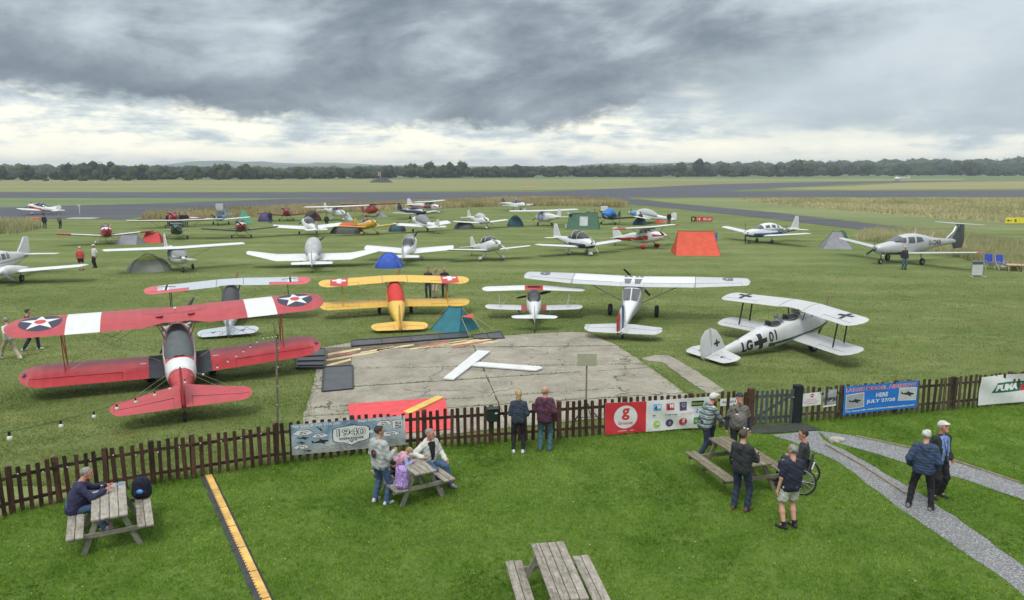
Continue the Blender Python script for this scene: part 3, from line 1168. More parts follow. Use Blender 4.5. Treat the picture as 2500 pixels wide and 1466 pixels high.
ip = lambda pts: (lambda x: float(np.interp(x, [p[0] for p in pts], [p[1] for p in pts])))
wood('hedge_wood', (-150, 2650), ip([(0, 440), (700, 437.5), (1250, 433.5), (1700, 431.5), (2500, 429.5)]),
  ip([(0, 428), (160, 420), (300, 420), (430, 418), (620, 412), (700, 419), (900, 417), (1000, 412), (1200, 409), (1550, 411), (1700, 410), (1860, 416), (2000, 416), (2150, 421), (2300, 414), (2500, 418)]), M_leafd, 'dark belt of hedges and woodland along the far edge of the airfield', 5, 15)
wood('far_wood', (-300, 2800), ip([(0, 427.5), (2500, 425)]), ip([(0, 404), (110, 402), (160, 404), (450, 407), (1250, 408), (1500, 405), (1700, 397), (2000, 394), (2230, 390), (2300, 388), (2420, 390), (2500, 384)]), M_leafm, 'hazy wooded rise behind the tree line', 6, 14, 1.6)
wood('rear_wood', (-300, 2800), ip([(0, 431.5), (1200, 429.5), (2500, 427)]), ip([(0, 409), (300, 405), (620, 411), (1250, 408), (1700, 406), (2000, 402), (2500, 398)]), M_leafd, 'second belt of woodland between the tree line and the wooded rise', 9, 16, 1.7)

# hills
M_hill = ground_mat('hill_land', [(0.045, 0.07, 0.03), (0.075, 0.10, 0.045), (0.12, 0.14, 0.065)], 0.002, 0.02)


def ridge(name, prof, dist, depth, seed):
 r = np.random.default_rng(seed)
 xs = np.linspace(-900, 3400, 170)
 mb = MB()
 rows = []
 for k_, (dd, hf) in enumerate(((0, 0), (0.35, 0.62), (0.55, 0.9), (0.75, 1.0), (1.0, 0.6), (1.5, 0.0))):
  row = []
  for x in xs:
   d = dist + dd * depth
   h = max(0.0, (415 - np.interp(x, [p[0] for p in prof], [p[1] for p in prof])) / FPX * (dist + 0.75 * depth) + 6)
   h *= hf * .88 * (1 + r.uniform(-0.04, 0.04))
   row.append(((x - 1250) / FPX * d, d, h - 0.5))
  rows.append(row)
 n_ = len(xs)
 V = [p for row in rows for p in row]
 F = [(a * n_ + b, a * n_ + b + 1, (a + 1) * n_ + b + 1, (a + 1) * n_ + b) for a in range(len(rows) - 1) for b in range(n_ - 1)]
 mb.add(V, F)
 o = mb.build(name, M_hill, smooth=True, sharp=180)
 o['kind'] = 'structure'


ridge('hills', [(-900, 408), (300, 406), (400, 400), (450, 396), (490, 389), (530, 389.5), (560, 388.5), (600, 392), (640, 391), (680, 394), (740, 398), (780, 394), (830, 395), (880, 397), (950, 402), (1050, 401), (1120, 404), (1400, 403), (1450, 398), (1520, 395), (1600, 396), (1680, 394), (1760, 398), (1900, 402), (3400, 404)], 3150, 700, 1)
ridge('hills', [(-900, 411), (400, 406), (560, 403), (700, 401), (900, 403), (1100, 404), (1300, 404), (1500, 402), (1700, 402), (3400, 406)], 2300, 400, 2)

# ------------------------------------------------------------------ haze
mb = MB()
mb.box((0, 0, 29), (10400, 10400, 60))
hm = bpy.data.materials.new('haze')
hm.use_nodes = True
_t = NT(hm.node_tree)
_o = _t.n('ShaderNodeOutputMaterial')
_v = _t.n('ShaderNodeVolumePrincipled')
_v.inputs['Color'].default_value = (0.80, 0.90, 1.0, 1)
_v.inputs['Density'].default_value = 0.00025
_v.inputs['Anisotropy'].default_value = 0.2
_t.link(_v.outputs[0], _o.inputs['Volume'])
hz = mb.build('haze', hm, smooth=False)
tag(hz, 'thin pale haze in the air over the whole airfield', kind='stuff')

# ================================================================== FENCE, GATE, SIGNS, TABLES
def wood_mat(name, cols, grain=(3, 3, 30), scale=3.0, rough=0.85, bump=0.4, objvar=0.35, axis='Z', stain=0.0):
 if name in MATS: return MATS[name]
 m = bpy.data.materials.new(name)
 MATS[name] = m
 m.use_nodes = True
 t = NT(m.node_tree)
 out = t.n('ShaderNodeOutputMaterial')
 b = t.n('ShaderNodeBsdfPrincipled')
 b.inputs['Roughness'].default_value = rough
 b.inputs['Specular IOR Level'].default_value = 0.25
 tc = t.n('ShaderNodeTexCoord')
 oi = t.n('ShaderNodeObjectInfo')
 off = t.n('ShaderNodeVectorMath', operation='ADD')
 t.link(tc.outputs['Object'], off.inputs[0])
 sh = t.n('ShaderNodeCombineXYZ')
 for i in range(3): t.link(t.math('MULTIPLY', oi.outputs['Random'], 17.0 + i * 7), sh.inputs[i])
 t.link(sh.outputs[0], off.inputs[1])
 mp = t.n('ShaderNodeMapping')
 mp.inputs['Scale'].default_value = grain
 t.link(off.outputs[0], mp.inputs[0])
 n1 = t.noise(mp.outputs[0], scale, 6, 0.7, 0.6)
 n2 = t.noise(off.outputs[0], 5.0, 5, 0.7, 0.8)
 s = t.math('ADD', t.math('MULTIPLY', n1, 0.55), t.math('MULTIPLY', n2, 0.45))
 s = t.math('ADD', s, t.math('MULTIPLY_ADD', oi.outputs['Random'], objvar, -objvar / 2))
 c = t.ramp(s, [(0.32, cols[0]), (0.5, cols[1]), (0.68, cols[2])])
 if stain:
  st = t.noise(off.outputs[0], 9.0, 4, 0.75, 1.2)
  c = t.mix(t.math('MULTIPLY', t.rng(st, 0.54, 0.68), stain), c, cols[0])
 t.link(c, b.inputs['Base Color'])
 bn = t.n('ShaderNodeBump')
 bn.inputs['Strength'].default_value = bump
 bn.inputs['Distance'].default_value = 0.01
 t.link(n1, bn.inputs['Height'])
 t.link(bn.outputs[0], b.inputs['Normal'])
 t.link(b.outputs[0], out.inputs[0])
 return m


M_fen = wood_mat('fence_wood', [(0.022, 0.012, 0.008), (0.054, 0.028, 0.018), (0.11, 0.058, 0.037)], (6, 6, 0.6), objvar=0.25)
M_fen2 = wood_mat('fence_wood_weathered', [(0.028, 0.020, 0.014), (0.065, 0.049, 0.034), (0.12, 0.098, 0.070)], (6, 6, 0.6), objvar=0.25)
M_fendark = wood_mat('gate_post_paint', [(0.010, 0.014, 0.014), (0.016, 0.022, 0.022), (0.028, 0.036, 0.036)], (6, 6, 0.6), objvar=0.1)
M_gate = wood_mat('gate_wood', [(0.040, 0.050, 0.050), (0.070, 0.085, 0.085), (0.12, 0.14, 0.135)], (6, 6, 0.6), objvar=0.2)


def picket_me(h, top, m):
 mb = MB()
 w, d = 0.088, 0.022
 mb.prism([(-w / 2, 0), (w / 2, 0), (w / 2, h), (w / 2 - top, h + 0.012), (-w / 2 + top, h + 0.012), (-w / 2, h)], -d / 2, d / 2, fn=lambda p: (p[0], p[2], p[1]))
 return mb.mesh('picket', m, smooth=False)


def build_fence(i0, i1, label, m, skip=()):
 root = empty('picket_fence', FENCE[i0], 0, label, 'fence')
 inv = FENCE[i0]
 pms = [picket_me(h, tp_, m) for h, tp_ in ((1.00, .012), (1.015, .006), (0.99, .02), (1.005, .01))]
 post_mb = MB()
 post_mb.box((0, 0, 0.54), (0.12, 0.11, 1.08), bev=0.012)
 post_me = post_mb.mesh('post', m, smooth=False)
 for i in range(i0, i1 + 1):
  a = FENCE[i]
  b = FENCE[min(i + 1, len(FENCE) - 1)] if i < i1 else FENCE[i]
  if i == i1: b = FENCE[i]; a0 = FENCE[i - 1]; ang = math.atan2(b.y - a0.y, b.x - a0.x)
  else: ang = math.atan2(b.y - a.y, b.x - a.x)
  ux, uy = math.cos(ang), math.sin(ang)
  nx, ny = uy, -ux          # toward the camera side
  if i not in skip:
   p = link_mesh('post', post_me, root)
   p.location = (a.x - inv.x - nx * 0.05, a.y - inv.y - ny * 0.05, -0.03)
   p.rotation_euler = (random.gauss(0, .012), random.gauss(0, .012), ang)
  if i == i1: break
  L = math.dist((a.x, a.y), (b.x, b.y))
  n = max(4, round(L / 0.182))
  for k in range(n + 1):
   if k == n and i != i1 - 1: continue
   s = min(k * L / n, L)
   p = link_mesh('picket', pms[random.randrange(4)], root)
   p.location = (a.x + ux * s - inv.x + nx * 0.035, a.y + uy * s - inv.y + ny * 0.035, 0.04 + random.uniform(-.012, .012))
   p.rotation_euler = (random.gauss(0, .02), random.gauss(0, .02), ang + random.gauss(0, .03))
   p.scale = (random.uniform(.9, 1.08), 1, random.uniform(.97, 1.02))
  for z in (0.27, 0.83):
   mb = MB()
   mb.box((0, 0, 0), (L, 0.04, 0.075), bev=0.006)
   r = mb.build('rail', m, root, smooth=False)
   r.location = ((a.x + b.x) / 2 - inv.x, (a.y + b.y) / 2 - inv.y, z + random.uniform(-.01, .01))
   r.rotation_euler = (0, 0, ang)
 return root


IG = 13            # index of the left gate post
build_fence(0, IG, 'dark brown picket fence running from the left edge to the gate', M_fen, skip=(IG,))
build_fence(IG + 1, len(FENCE) - 1, 'weathered brown picket fence from the gate to the right edge', M_fen2, skip=(IG + 1,))


def fence_at(px, py_fence=None):
 """point of the fence line under a pixel column and its direction"""
 u = (px - 1250) / FPX
 best = None
 for i in range(len(FENCE) - 1):
  a, b = FENCE[i], FENCE[i + 1]
  for k in range(41):
   q = a.lerp(b, k / 40)
   d_ = q.y * cp + CAM_H * sp
   e = abs(q.x / d_ - u)
   if best is None or e < best[0]: best = (e, q.copy(), math.atan2(b.y - a.y, b.x - a.x))
 return best[1], best[2]


# gate
a, b = FENCE[IG], FENCE[IG + 1]
ang = math.atan2(b.y - a.y, b.x - a.x)
gate = empty('garden_gate', (a.x, a.y, 0), ang, 'grey green wooden picket gate between two thick posts', 'gate')
GL = math.dist((a.x, a.y), (b.x, b.y))
mb = MB(); mb.box((0.02, 0, 0.56), (0.18, 0.16, 1.12), bev=0.015)
mb.build('gate_post', M_fen, gate, smooth=False)
mb = MB(); mb.box((GL + 0.08, 0, 0.57), (0.24, 0.20, 1.14), bev=0.015)
gp = mb.build('gate_post', M_fendark, gate, smooth=False)
gp['label'] = 'wide dark painted gate post'
x0, x1 = 0.15, GL - 0.08
n = 8
mb = MB()
mb.box((0, 0, 0.55), (0.085, 0.022, 0.98), bev=0.006)
gpm = mb.mesh('gate_slat', M_gate, smooth=False)
for k in range(n):
 p = link_mesh('gate_slat', gpm, gate)
 p.location = (x0 + 0.04 + (x1 - x0 - 0.08) * k / (n - 1), -0.035, random.uniform(-.01, .01))
for z in (0.22, 0.86):
 mb = MB(); mb.box(((x0 + x1) / 2, 0, z), (x1 - x0, 0.04, 0.09), bev=0.006)
 mb.build('gate_rail', M_gate, gate, smooth=False)
mb = MB(); mb.bar((x0 + 0.06, 0.0, 0.26), (x1 - 0.06, 0.0, 0.83), 0.035, 0.08)
mb.build('gate_brace', M_gate, gate, smooth=False)
mb = MB(); mb.box((x1 - 0.02, -0.06, 0.80), (0.10, 0.02, 0.03))
mb.build('latch', mat('galvanised', (0.32, 0.33, 0.34), 0.45, 0.1, metal=0.6), gate, smooth=False)

# dark green dog-waste bin on a post
q, an = fence_at(1199)
bn_ = empty('post_box', (q.x, q.y, 0), an, 'dark green metal bin mounted on a fence post left of the blonde woman', 'bin')
M_dgreen = mat('dark_green_enamel', (0.008, 0.022, 0.015), 0.5)
mb = MB(); mb.box((0, -0.16, 0.86), (0.30, 0.20, 0.34), bev=0.025); mb.build('bin_body', M_dgreen, bn_, smooth=False)
mb = MB(); mb.box((0, -0.17, 1.045), (0.32, 0.23, 0.03), bev=0.01); mb.build('bin_lid', M_dgreen, bn_, smooth=False)
mb = MB(); mb.box((0.08, -0.264, 0.93), (0.07, 0.003, 0.04)); mb.build('bin_sticker', mat('sticker', (0.6, 0.62, 0.6), 0.5), bn_, smooth=False)


# ------------------------------------------------------------------ banners
def banner(name, label, pxl, pxr, zl, zr, wav=0.012, back=(0.6, 0.6, 0.6), seed=1, off=0.06, cat='banner', sag=0.0):
 """cloth tied to the fence between two pixel columns; zl, zr = (bottom, top) heights; returns root, W, H and a print map"""
 A, _ = fence_at(pxl)
 B, _ = fence_at(pxr)
 ang = math.atan2(B.y - A.y, B.x - A.x)
 Wd = math.dist((A.x, A.y), (B.x, B.y))
 root = empty(name, (A.x, A.y, 0), ang, label, cat)
 Hh = (zl[1] - zl[0] + zr[1] - zr[0]) / 2
 r = random.Random(seed)
 ph = [(r.uniform(0, 6), r.uniform(1.2, 3.2), r.uniform(2, 5), r.uniform(0.4, 1)) for _ in range(4)]

 def fn(x, y, lift=0.0):
  """x,y in metres from the lower-left corner"""
  s = x / Wd
  t_ = y / Hh
  z0 = zl[0] + (zr[0] - zl[0]) * s
  z1 = zl[1] + (zr[1] - zl[1]) * s
  w = sum(a_ * math.sin(p_ + fx * x * 1.6 + fy * y * 2.0) for p_, fx, fy, a_ in ph) * wav
  return (x, -off - abs(wav) * 1.5 + w - lift, z0 + (z1 - z0) * t_ - sag * math.sin(PI * s) * t_)
 nx, ny = max(6, int(Wd / 0.09)), max(4, int(Hh / 0.09))
 mb = MB()
 V = [fn(Wd * i / nx, Hh * j / ny) for j in range(ny + 1) for i in range(nx + 1)]
 F = [(j * (nx + 1) + i, j * (nx + 1) + i + 1, (j + 1) * (nx + 1) + i + 1, (j + 1) * (nx + 1) + i) for j in range(ny) for i in range(nx)]
 nV = len(V)
 V += [(p[0], p[1] + 0.004, p[2]) for p in V]
 F += [tuple(i + nV for i in f[::-1]) for f in F]
 rim = [i for i in range(nx + 1)] + [(j) * (nx + 1) + nx for j in range(1, ny + 1)] + [ny * (nx + 1) + i for i in range(nx - 1, -1, -1)] + [j * (nx + 1) for j in range(ny - 1, 0, -1)]
 F += [(rim[k], rim[(k + 1) % len(rim)], rim[(k + 1) % len(rim)] + nV, rim[k] + nV) for k in range(len(rim))]
 mb.add(V, F)
 mb.build('cloth', back if not isinstance(back, tuple) else mat(name + '_cloth', back, 0.5, 0.04), root, smooth=True, sharp=60)
 # cord ties at the corners
 mt = MB()
 for x, y in ((0.03, Hh - .03), (Wd - .03, Hh - .03), (0.03, .03), (Wd - .03, .03), (Wd / 2, Hh - .02)):
  p = fn(x, y)
  mt.tube([p, (p[0] + 0.01, 0.0, p[2] + 0.02)], 0.006, 5)
 mt.build('cord_ties', mat('cord', (0.5, 0.5, 0.48), 0.8), root)
 return root, Wd, Hh, fn


C_ = {k: mat('print_' + k, v, 0.5, 0.05) for k, v in dict(
 white=(0.66, 0.67, 0.67), red=(0.55, 0.030, 0.045), black=(0.02, 0.02, 0.022), grey=(0.30, 0.32, 0.34), dgrey=(0.10, 0.11, 0.12),
 blue=(0.015, 0.16, 0.56), navy=(0.02, 0.04, 0.16), sky=(0.15, 0.40, 0.70), pale=(0.48, 0.60, 0.68), purple=(0.075, 0.055, 0.12),
 lime=(0.34, 0.50, 0.10), green=(0.06, 0.22, 0.06), pgreen=(0.0, 0.13, 0.07), mauve=(0.28, 0.24, 0.33), pink=(0.62, 0.25, 0.28), yellow=(0.7, 0.6, 0.05), cream=(0.62, 0.58, 0.42)).items()}


def cloudshape(cx, cy, w, h):
 pts = []
 n = 26
 for k in range(n):
  a_ = 2 * PI * k / n
  rr = 1 + 0.10 * math.cos(6 * a_) * (1 if math.sin(a_) > -0.3 else 0.3)
  pts.append((cx + w / 2 * rr * math.cos(a_), cy + h / 2 * rr * math.sin(a_) * (1 if math.sin(a_) > 0 else 0.7)))
 return pts


def dashes(x0, y0, x1, rows, dy, th, r, fill=0.8):
 """rows of unreadably small print, as short strokes"""
 out = []
 for k in range(rows):
  x = x0 + r.uniform(0, 0.04)
  y = y0 - k * dy
  while x < x1:
   w = r.uniform(0.4, 1.6) * th * 3
   if r.random() < fill: out.append(rect(x, y, min(x + w, x1), y + th))
   x += w + th * 0.9
 return out


def warplane(cx, cy, s, tilt=0.0):
 """side silhouette of a wartime aeroplane"""
 P = [[(-.5, .02), (-.42, .05), (-.1, .10), (.05, .16), (.2, .10), (.45, .04), (.5, 0), (.45, -.05), (.1, -.07), (-.3, -.02)],
   [(-.5, .02), (-.52, .17), (-.44, .17), (-.36, .04)], [(-.12, 0), (.18, 0), (.30, -.16), (.22, -.17)], [(0.02, .02), (.15, .02), (.02, .20), (-.05, .20)]]
 c, sn = math.cos(tilt), math.sin(tilt)
 return [[(cx + s * (x * c - y * sn), cy + s * (x * sn + y * c)) for x, y in q] for q in P]


# 1940 weekender banner: airbrushed cloudy sky
def cloudy_print():
 m = bpy.data.materials.new('print_cloudy_sky')
 m.use_nodes = True
 t = NT(m.node_tree)
 out = t.n('ShaderNodeOutputMaterial')
 b = t.n('ShaderNodeBsdfPrincipled')
 b.inputs['Roughness'].default_value = 0.5
 tc = t.n('ShaderNodeTexCoord')
 sep = t.n('ShaderNodeSeparateXYZ')
 t.link(tc.outputs['Object'], sep.inputs[0])
 n = t.noise(tc.outputs['Object'], 1.6, 6, 0.6, 0.8)
 c = t.ramp(n, [(0.35, (0.12, 0.21, 0.32)), (0.48, (0.24, 0.33, 0.43)), (0.6, (0.42, 0.48, 0.53)), (0.72, (0.60, 0.62, 0.63))])
 lowm = t.rng(sep.outputs[2], 0.65, 0.25)
 c = t.mix(t.math('MULTIPLY', lowm, 0.8), c, t.ramp(n, [(0.35, (0.18, 0.18, 0.18)), (0.6, (0.36, 0.35, 0.33))]))
 t.link(c, b.inputs['Base Color'])
 t.link(b.outputs[0], out.inputs[0])
 return m


rr_ = random.Random(11)
bt, Wd, Hh, fn = banner('event_banner', 'grey blue cloudy sky banner reading 1940 WEEKENDER on the brown fence', 715, 988, (0.22, 1.00), (0.19, 0.98), 0.004, cloudy_print(), 3)
tp = text_polys('Sat 20th & Sun 21st July', Hh * 0.085, 1.0, 0.012)
ls = [([[(x + 0.04, y + Hh * 0.87) for x, y in q] for q in text_polys('Sat 20th & Sun 21st July', Hh * 0.115, 1.0, 0.022, xs=Wd * 0.41 / text_polys('Sat 20th & Sun 21st July', Hh * 0.115, 1.0, 0.022)[1])[0]], 0)]
t2 = text_polys('Sleap Airfield, Shrewsbury', Hh * 0.115, 1.0, 0.022)
ls.append(([[(x * Wd * 0.40 / t2[1] + Wd * 0.575, y + Hh * 0.88) for x, y in q] for q in t2[0]], 0))
decal('headline', ls, fn, [C_['white']], bt, 0.12)
# central badge
bx, by = Wd * 0.515, Hh * 0.53
badge = [(bx + Wd * 0.155 * x, by + Hh * 0.33 * y) for x, y in [(-1, .55), (-.8, .72), (-.3, .8), (0, 1.05), (.3, .8), (.8, .72), (1, .55), (1.03, 0), (1, -.55), (.75, -.72), (.4, -.8), (0, -1.08), (-.4, -.8), (-.75, -.72), (-1, -.55), (-1.03, 0)]]
badge2 = [(bx + (x - bx) * 0.94, by + (y - by) * 0.93) for x, y in badge]
badge0 = [(bx + (x - bx) * 1.05, by + (y - by) * 1.06) for x, y in badge]
t19 = text_polys('1940', Hh * 0.27, 1.0, 0.05)
k19 = Wd * 0.255 / t19[1]
n19 = centred(([[(x * k19, y) for x, y in q] for q in t19[0]], Wd * 0.255, Hh * 0.27), bx, by + Hh * 0.07)
t19b = text_polys('1940', Hh * 0.25, 1.0, 0.0)
k19b = Wd * 0.245 / t19b[1]
n19b = centred(([[(x * k19b, y) for x, y in q] for q in t19b[0]], Wd * 0.245, Hh * 0.25), bx, by + Hh * 0.07)
tw = text_polys('WEEKENDER', Hh * 0.07, 1.1, 0.02)
nw = centred(([[(x * Wd * 0.22 / tw[1], y) for x, y in q] for q in tw[0]], Wd * 0.22, Hh * 0.07), bx, by - Hh * 0.13)
decal('badge', [([badge0], 1), ([badge], 0), ([rect(bx - Wd * .05, by + Hh * .30, bx + Wd * .05, by + Hh * .32)] + warplane(bx, by + Hh * 0.30, Hh * 0.28, 0.3), 2), (n19, 1), (n19b, 0), (nw + dashes(bx - Wd * .05, by - Hh * .21, bx + Wd * .05, 2, Hh * .05, Hh * .022, rr_), 1)], fn, [C_['white'], C_['black'], C_['dgrey']], bt, 0.12)
cl = [(0.10, 0.70, 0.16, 0.20), (0.245, 0.56, 0.13, 0.15), (0.08, 0.24, 0.125, 0.16), (0.735, 0.56, 0.15, 0.15), (0.86, 0.42, 0.16, 0.18), (0.81, 0.78, 0.13, 0.20)]
cs_o = [cloudshape(Wd * x, Hh * y, Wd * w * 1.06, Hh * h * 1.10) for x, y, w, h in cl]
cs_i = [cloudshape(Wd * x, Hh * y, Wd * w, Hh * h) for x, y, w, h in cl]
pr = []
for x, y, w, h in cl: pr += dashes(Wd * (x - w * .28), Hh * (y + h * .12), Wd * (x + w * .28), 2, Hh * .055, Hh * .026, rr_)
sq = [rect(Wd * .885, Hh * .60, Wd * .975, Hh * .86)]
for k_ in range(len(cl)):
 x, y, w, h = cl[k_]
 decal('cloud_bubble', [([cloudshape(Wd * x, Hh * y, Wd * w * 1.08, Hh * h * 1.16)], 1), ([cs_i[k_]], 0), (dashes(Wd * (x - w * .28), Hh * (y + h * .12), Wd * (x + w * .28), 2, Hh * .055, Hh * .026, rr_), 1)], fn, [C_['white'], C_['black']], bt, 0.12)
decal('date_box', [([rect(Wd * .882, Hh * .59, Wd * .978, Hh * .87)], 1), (sq, 0), (dashes(Wd * .90, Hh * .78, Wd * .965, 4, Hh * .055, Hh * .03, rr_), 1)], fn, [C_['white'], C_['black']], bt, 0.12)
for wa in ((.245, .78, .24, -.6), (.10, .53, .34, 0), (.08, .385, .26, 0), (.245, .36, .52, .1), (.135, .10, .24, 0)):
 decal('warplane_picture', [(warplane(Wd * wa[0], Hh * wa[1], Hh * wa[2], wa[3]), 0)], fn, [C_['black']], bt, 0.12)
decal('small_print', [(dashes(Wd * .25, Hh * .21, Wd * .93, 5, Hh * .042, Hh * .014, rr_, .75), 0)], fn, [C_['dgrey']], bt, 0.12)

# red and white sponsors' banner
bt, Wd, Hh, fn = banner('sponsor_banner', 'red and white banner with a big white circle and Grocott lettering on the brown fence', 1475, 1728, (0.05, 0.95), (0.08, 0.97), 0.013, C_['white'], 5, sag=0.02)
rw = Wd * 0.385
decal('red_panel', [([rect(0.0, 0.0, rw, Hh)], 0)], fn, [C_['red']], bt, 0.12)
cx_, cy_, cr_ = rw * 0.50, Hh * 0.52, Hh * 0.37
g_ = centred(text_polys('g', cr_ * 1.02, 1, 0.03), cx_, cy_ + cr_ * .26)
gt_ = centred(text_polys('Grocott', cr_ * 0.28, 1.0, 0.02), cx_, cy_ - cr_ * 0.52)
decal('circle_logo', [([circle(cx_, cy_, cr_, 36)], 0), (g_ + gt_, 1), (dashes(rw * .30, Hh * .075, rw * .72, 1, .02, Hh * .02, rr_, .9), 0)], lambda x, y, l: fn(x, y, l + 0.003), [C_['white'], C_['red']], bt, 0.12)
ux = lambda f: rw + (Wd - rw) * f


def logo_box(cx, cy, w, h): return rect(ux(cx) - w / 2, Hh * cy - h / 2, ux(cx) + w / 2, Hh * cy + h / 2)


lw = Hh * 0.26
L1 = [([logo_box(.17, .78, lw, lw * .82)], 2), ([logo_box(.37, .77, lw, lw * .82)], 1), ([logo_box(.575, .75, lw * .92, lw * 1.05)], 3), ([logo_box(.80, .80, lw * 1.5, lw * .72), logo_box(.80, .80, 0.01, 0.01)], 4),
  ([circle(ux(.17), Hh * .22, lw * .46, 24)], 5), ([circle(ux(.37), Hh * .23, lw * .48, 24)], 3), ([circle(ux(.575), Hh * .25, lw * .49, 24)], 1), ([logo_box(.80, .26, lw * .95, lw * .82)], 6), ([logo_box(.82, .54, lw * 1.0, lw * .95)], 7)]
for polys_, mi_ in L1:
 decal('logo_panel', [(polys_[:1], mi_)], lambda x, y, l: fn(x, y, l + .006), [C_['white'], C_['red'], C_['sky'], C_['purple'], C_['black'], C_['lime'], C_['green'], C_['pale']], bt, 0.12)
L2 = []
for f_, c4 in ((.17, 4), (.37, 2)):
 L2.append((centred(text_polys('4', lw * .48, 1, .06), ux(f_) - lw * .2, Hh * .765), c4))
 L2.append((centred(text_polys('M', lw * .5, 1, .07), ux(f_) + lw * .14, Hh * .80), 0))
L2.append((centred(text_polys('G', lw * .56, 1, .05), ux(.575), Hh * .79) + dashes(ux(.54), Hh * .64, ux(.61), 1, .02, .03, rr_), 5))
L2.append((centred(text_polys('nixons', lw * .42, 1.0, .035), ux(.80), Hh * .815), 6))
L2.append((dashes(ux(.70), Hh * .705, ux(.90), 1, .02, .014, rr_), 0))
L2.append((dashes(ux(.10), Hh * .50, ux(.47), 1, .03, .028, rr_), 7))
L2.append((centred(text_polys('GROCOTT', lw * .26, 1.1, 0.0), ux(.65), Hh * .525), 8))
L2.append((centred(text_polys('g', lw * .52, 1, .05), ux(.575), Hh * .30) + dashes(ux(.545), Hh * .17, ux(.605), 1, .02, .015, rr_), 0))
L2.append(([circle(ux(.18), Hh * .23, lw * .2, 14, lw * .12)], 0))
L2.append(([star(ux(.37), Hh * .25, lw * .22, lw * .12, 4), circle(ux(.37), Hh * .20, lw * .12, 12)], 5))
L2.append((dashes(ux(.745), Hh * .22, ux(.85), 1, .02, .05, rr_), 6))
L2.append(([circle(ux(.80), Hh * .60, lw * .08, 12), circle(ux(.79), Hh * .53, lw * .1, 12), circle(ux(.83), Hh * .52, lw * .08, 12)], 2))
decal('logo_marks', L2, lambda x, y, l: fn(x, y, l + 0.024), [C_['white'], C_['red'], C_['black'], C_['purple'], C_['navy'], C_['mauve'], C_['lime'], C_['dgrey'], C_['pink']], bt, 0.12, 0.0008)

# Airfield arrow sign
bt, Wd, Hh, fn = banner('direction_sign', 'small white sign reading Airfield with an up arrow beside the gate', 1752, 1806, (0.66, 0.87), (0.68, 0.89), 0.001, C_['white'], 6, off=0.055, cat='sign')
tt = text_polys('Airfield', Hh * 0.36, 1.0, 0.01)
ar = [[(Wd * .84, Hh * .15), (Wd * .875, Hh * .15), (Wd * .875, Hh * .55), (Wd * .84, Hh * .55)], [(Wd * .775, Hh * .52), (Wd * .858, Hh * .86), (Wd * .94, Hh * .52), (Wd * .90, Hh * .50), (Wd * .858, Hh * .66), (Wd * .815, Hh * .50)]]
decal('lettering', [([[(x * Wd * .62 / tt[1] + Wd * .07, y + Hh * .34) for x, y in q] for q in tt[0]] + ar, 0)], fn, [C_['black']], bt, 0.2)

# no entry sign
bt, Wd, Hh, fn = banner('warning_sign', 'white sign with a red no entry roundel right of the gate', 1951, 1998, (0.50, 0.88), (0.53, 0.91), 0.001, C_['white'], 7, off=0.055, cat='sign')
ta, tb = text_polys('AIRCRAFT', Hh * .10, 1, .008), text_polys('MANOEUVRING', Hh * .10, 1, .008)
decal('lettering', [([circle(Wd * .52, Hh * .78, Hh * .15, 24)], 0), ([rect(Wd * .52 - Hh * .10, Hh * .75, Wd * .52 + Hh * .10, Hh * .81)], 1), (centred(([[(x * Wd * .5 / ta[1], y) for x, y in q] for q in ta[0]], Wd * .5, Hh * .1), Wd * .5, Hh * .50) + centred(([[(x * Wd * .78 / tb[1], y) for x, y in q] for q in tb[0]], Wd * .78, Hh * .1), Wd * .5, Hh * .33), 2), (dashes(Wd * .2, Hh * .16, Wd * .84, 1, .02, .012, rr_) + [rect(Wd * .08, Hh * .86, Wd * .14, Hh * .89), rect(Wd * .91, Hh * .85, Wd * .96, Hh * .95)], 3)], fn, [C_['red'], C_['white'], C_['pink'], C_['dgrey']], bt, 0.2)

# small poster
bt, Wd, Hh, fn = banner('event_poster', 'small grey blue poster of a flying aeroplane between no entry sign and blue banner', 2003, 2034, (0.44, 0.94), (0.47, 0.97), 0.001, C_['dgrey'], 8, off=0.055, cat='poster')
sw = [[(Wd * .08 + x * .9 * Wd, Hh * (.72 + y * .2 + x * .12)) for x, y in q] for q in ([(0, .05), (.1, .35), (.2, .0), (.15, -.05)], [(.2, .05), (.9, .42), (.9, .30), (.2, -.05)], [(.3, .5), (.62, .75), (.62, .65), (.3, .40)])]
decal('picture', [([rect(0, Hh * .12, Wd, Hh)], 0), ([rect(0, Hh * .30, Wd, Hh * .55)], 1), (sw + [rect(0, 0, Wd, Hh * .10)], 2), (warplane(Wd * .58, Hh * .42, Wd * .7, -.15), 3), ([[(Wd * .5, Hh * .30), (Wd * .55, Hh * .26), (Wd * .75, Hh * .40), (Wd * .66, Hh * .42)]], 4), (dashes(Wd * .05, Hh * .03, Wd * .5, 1, .02, .03, rr_), 4)], fn, [C_['grey'], C_['dgrey'], C_['white'], C_['black'], C_['cream']], bt, 0.2)

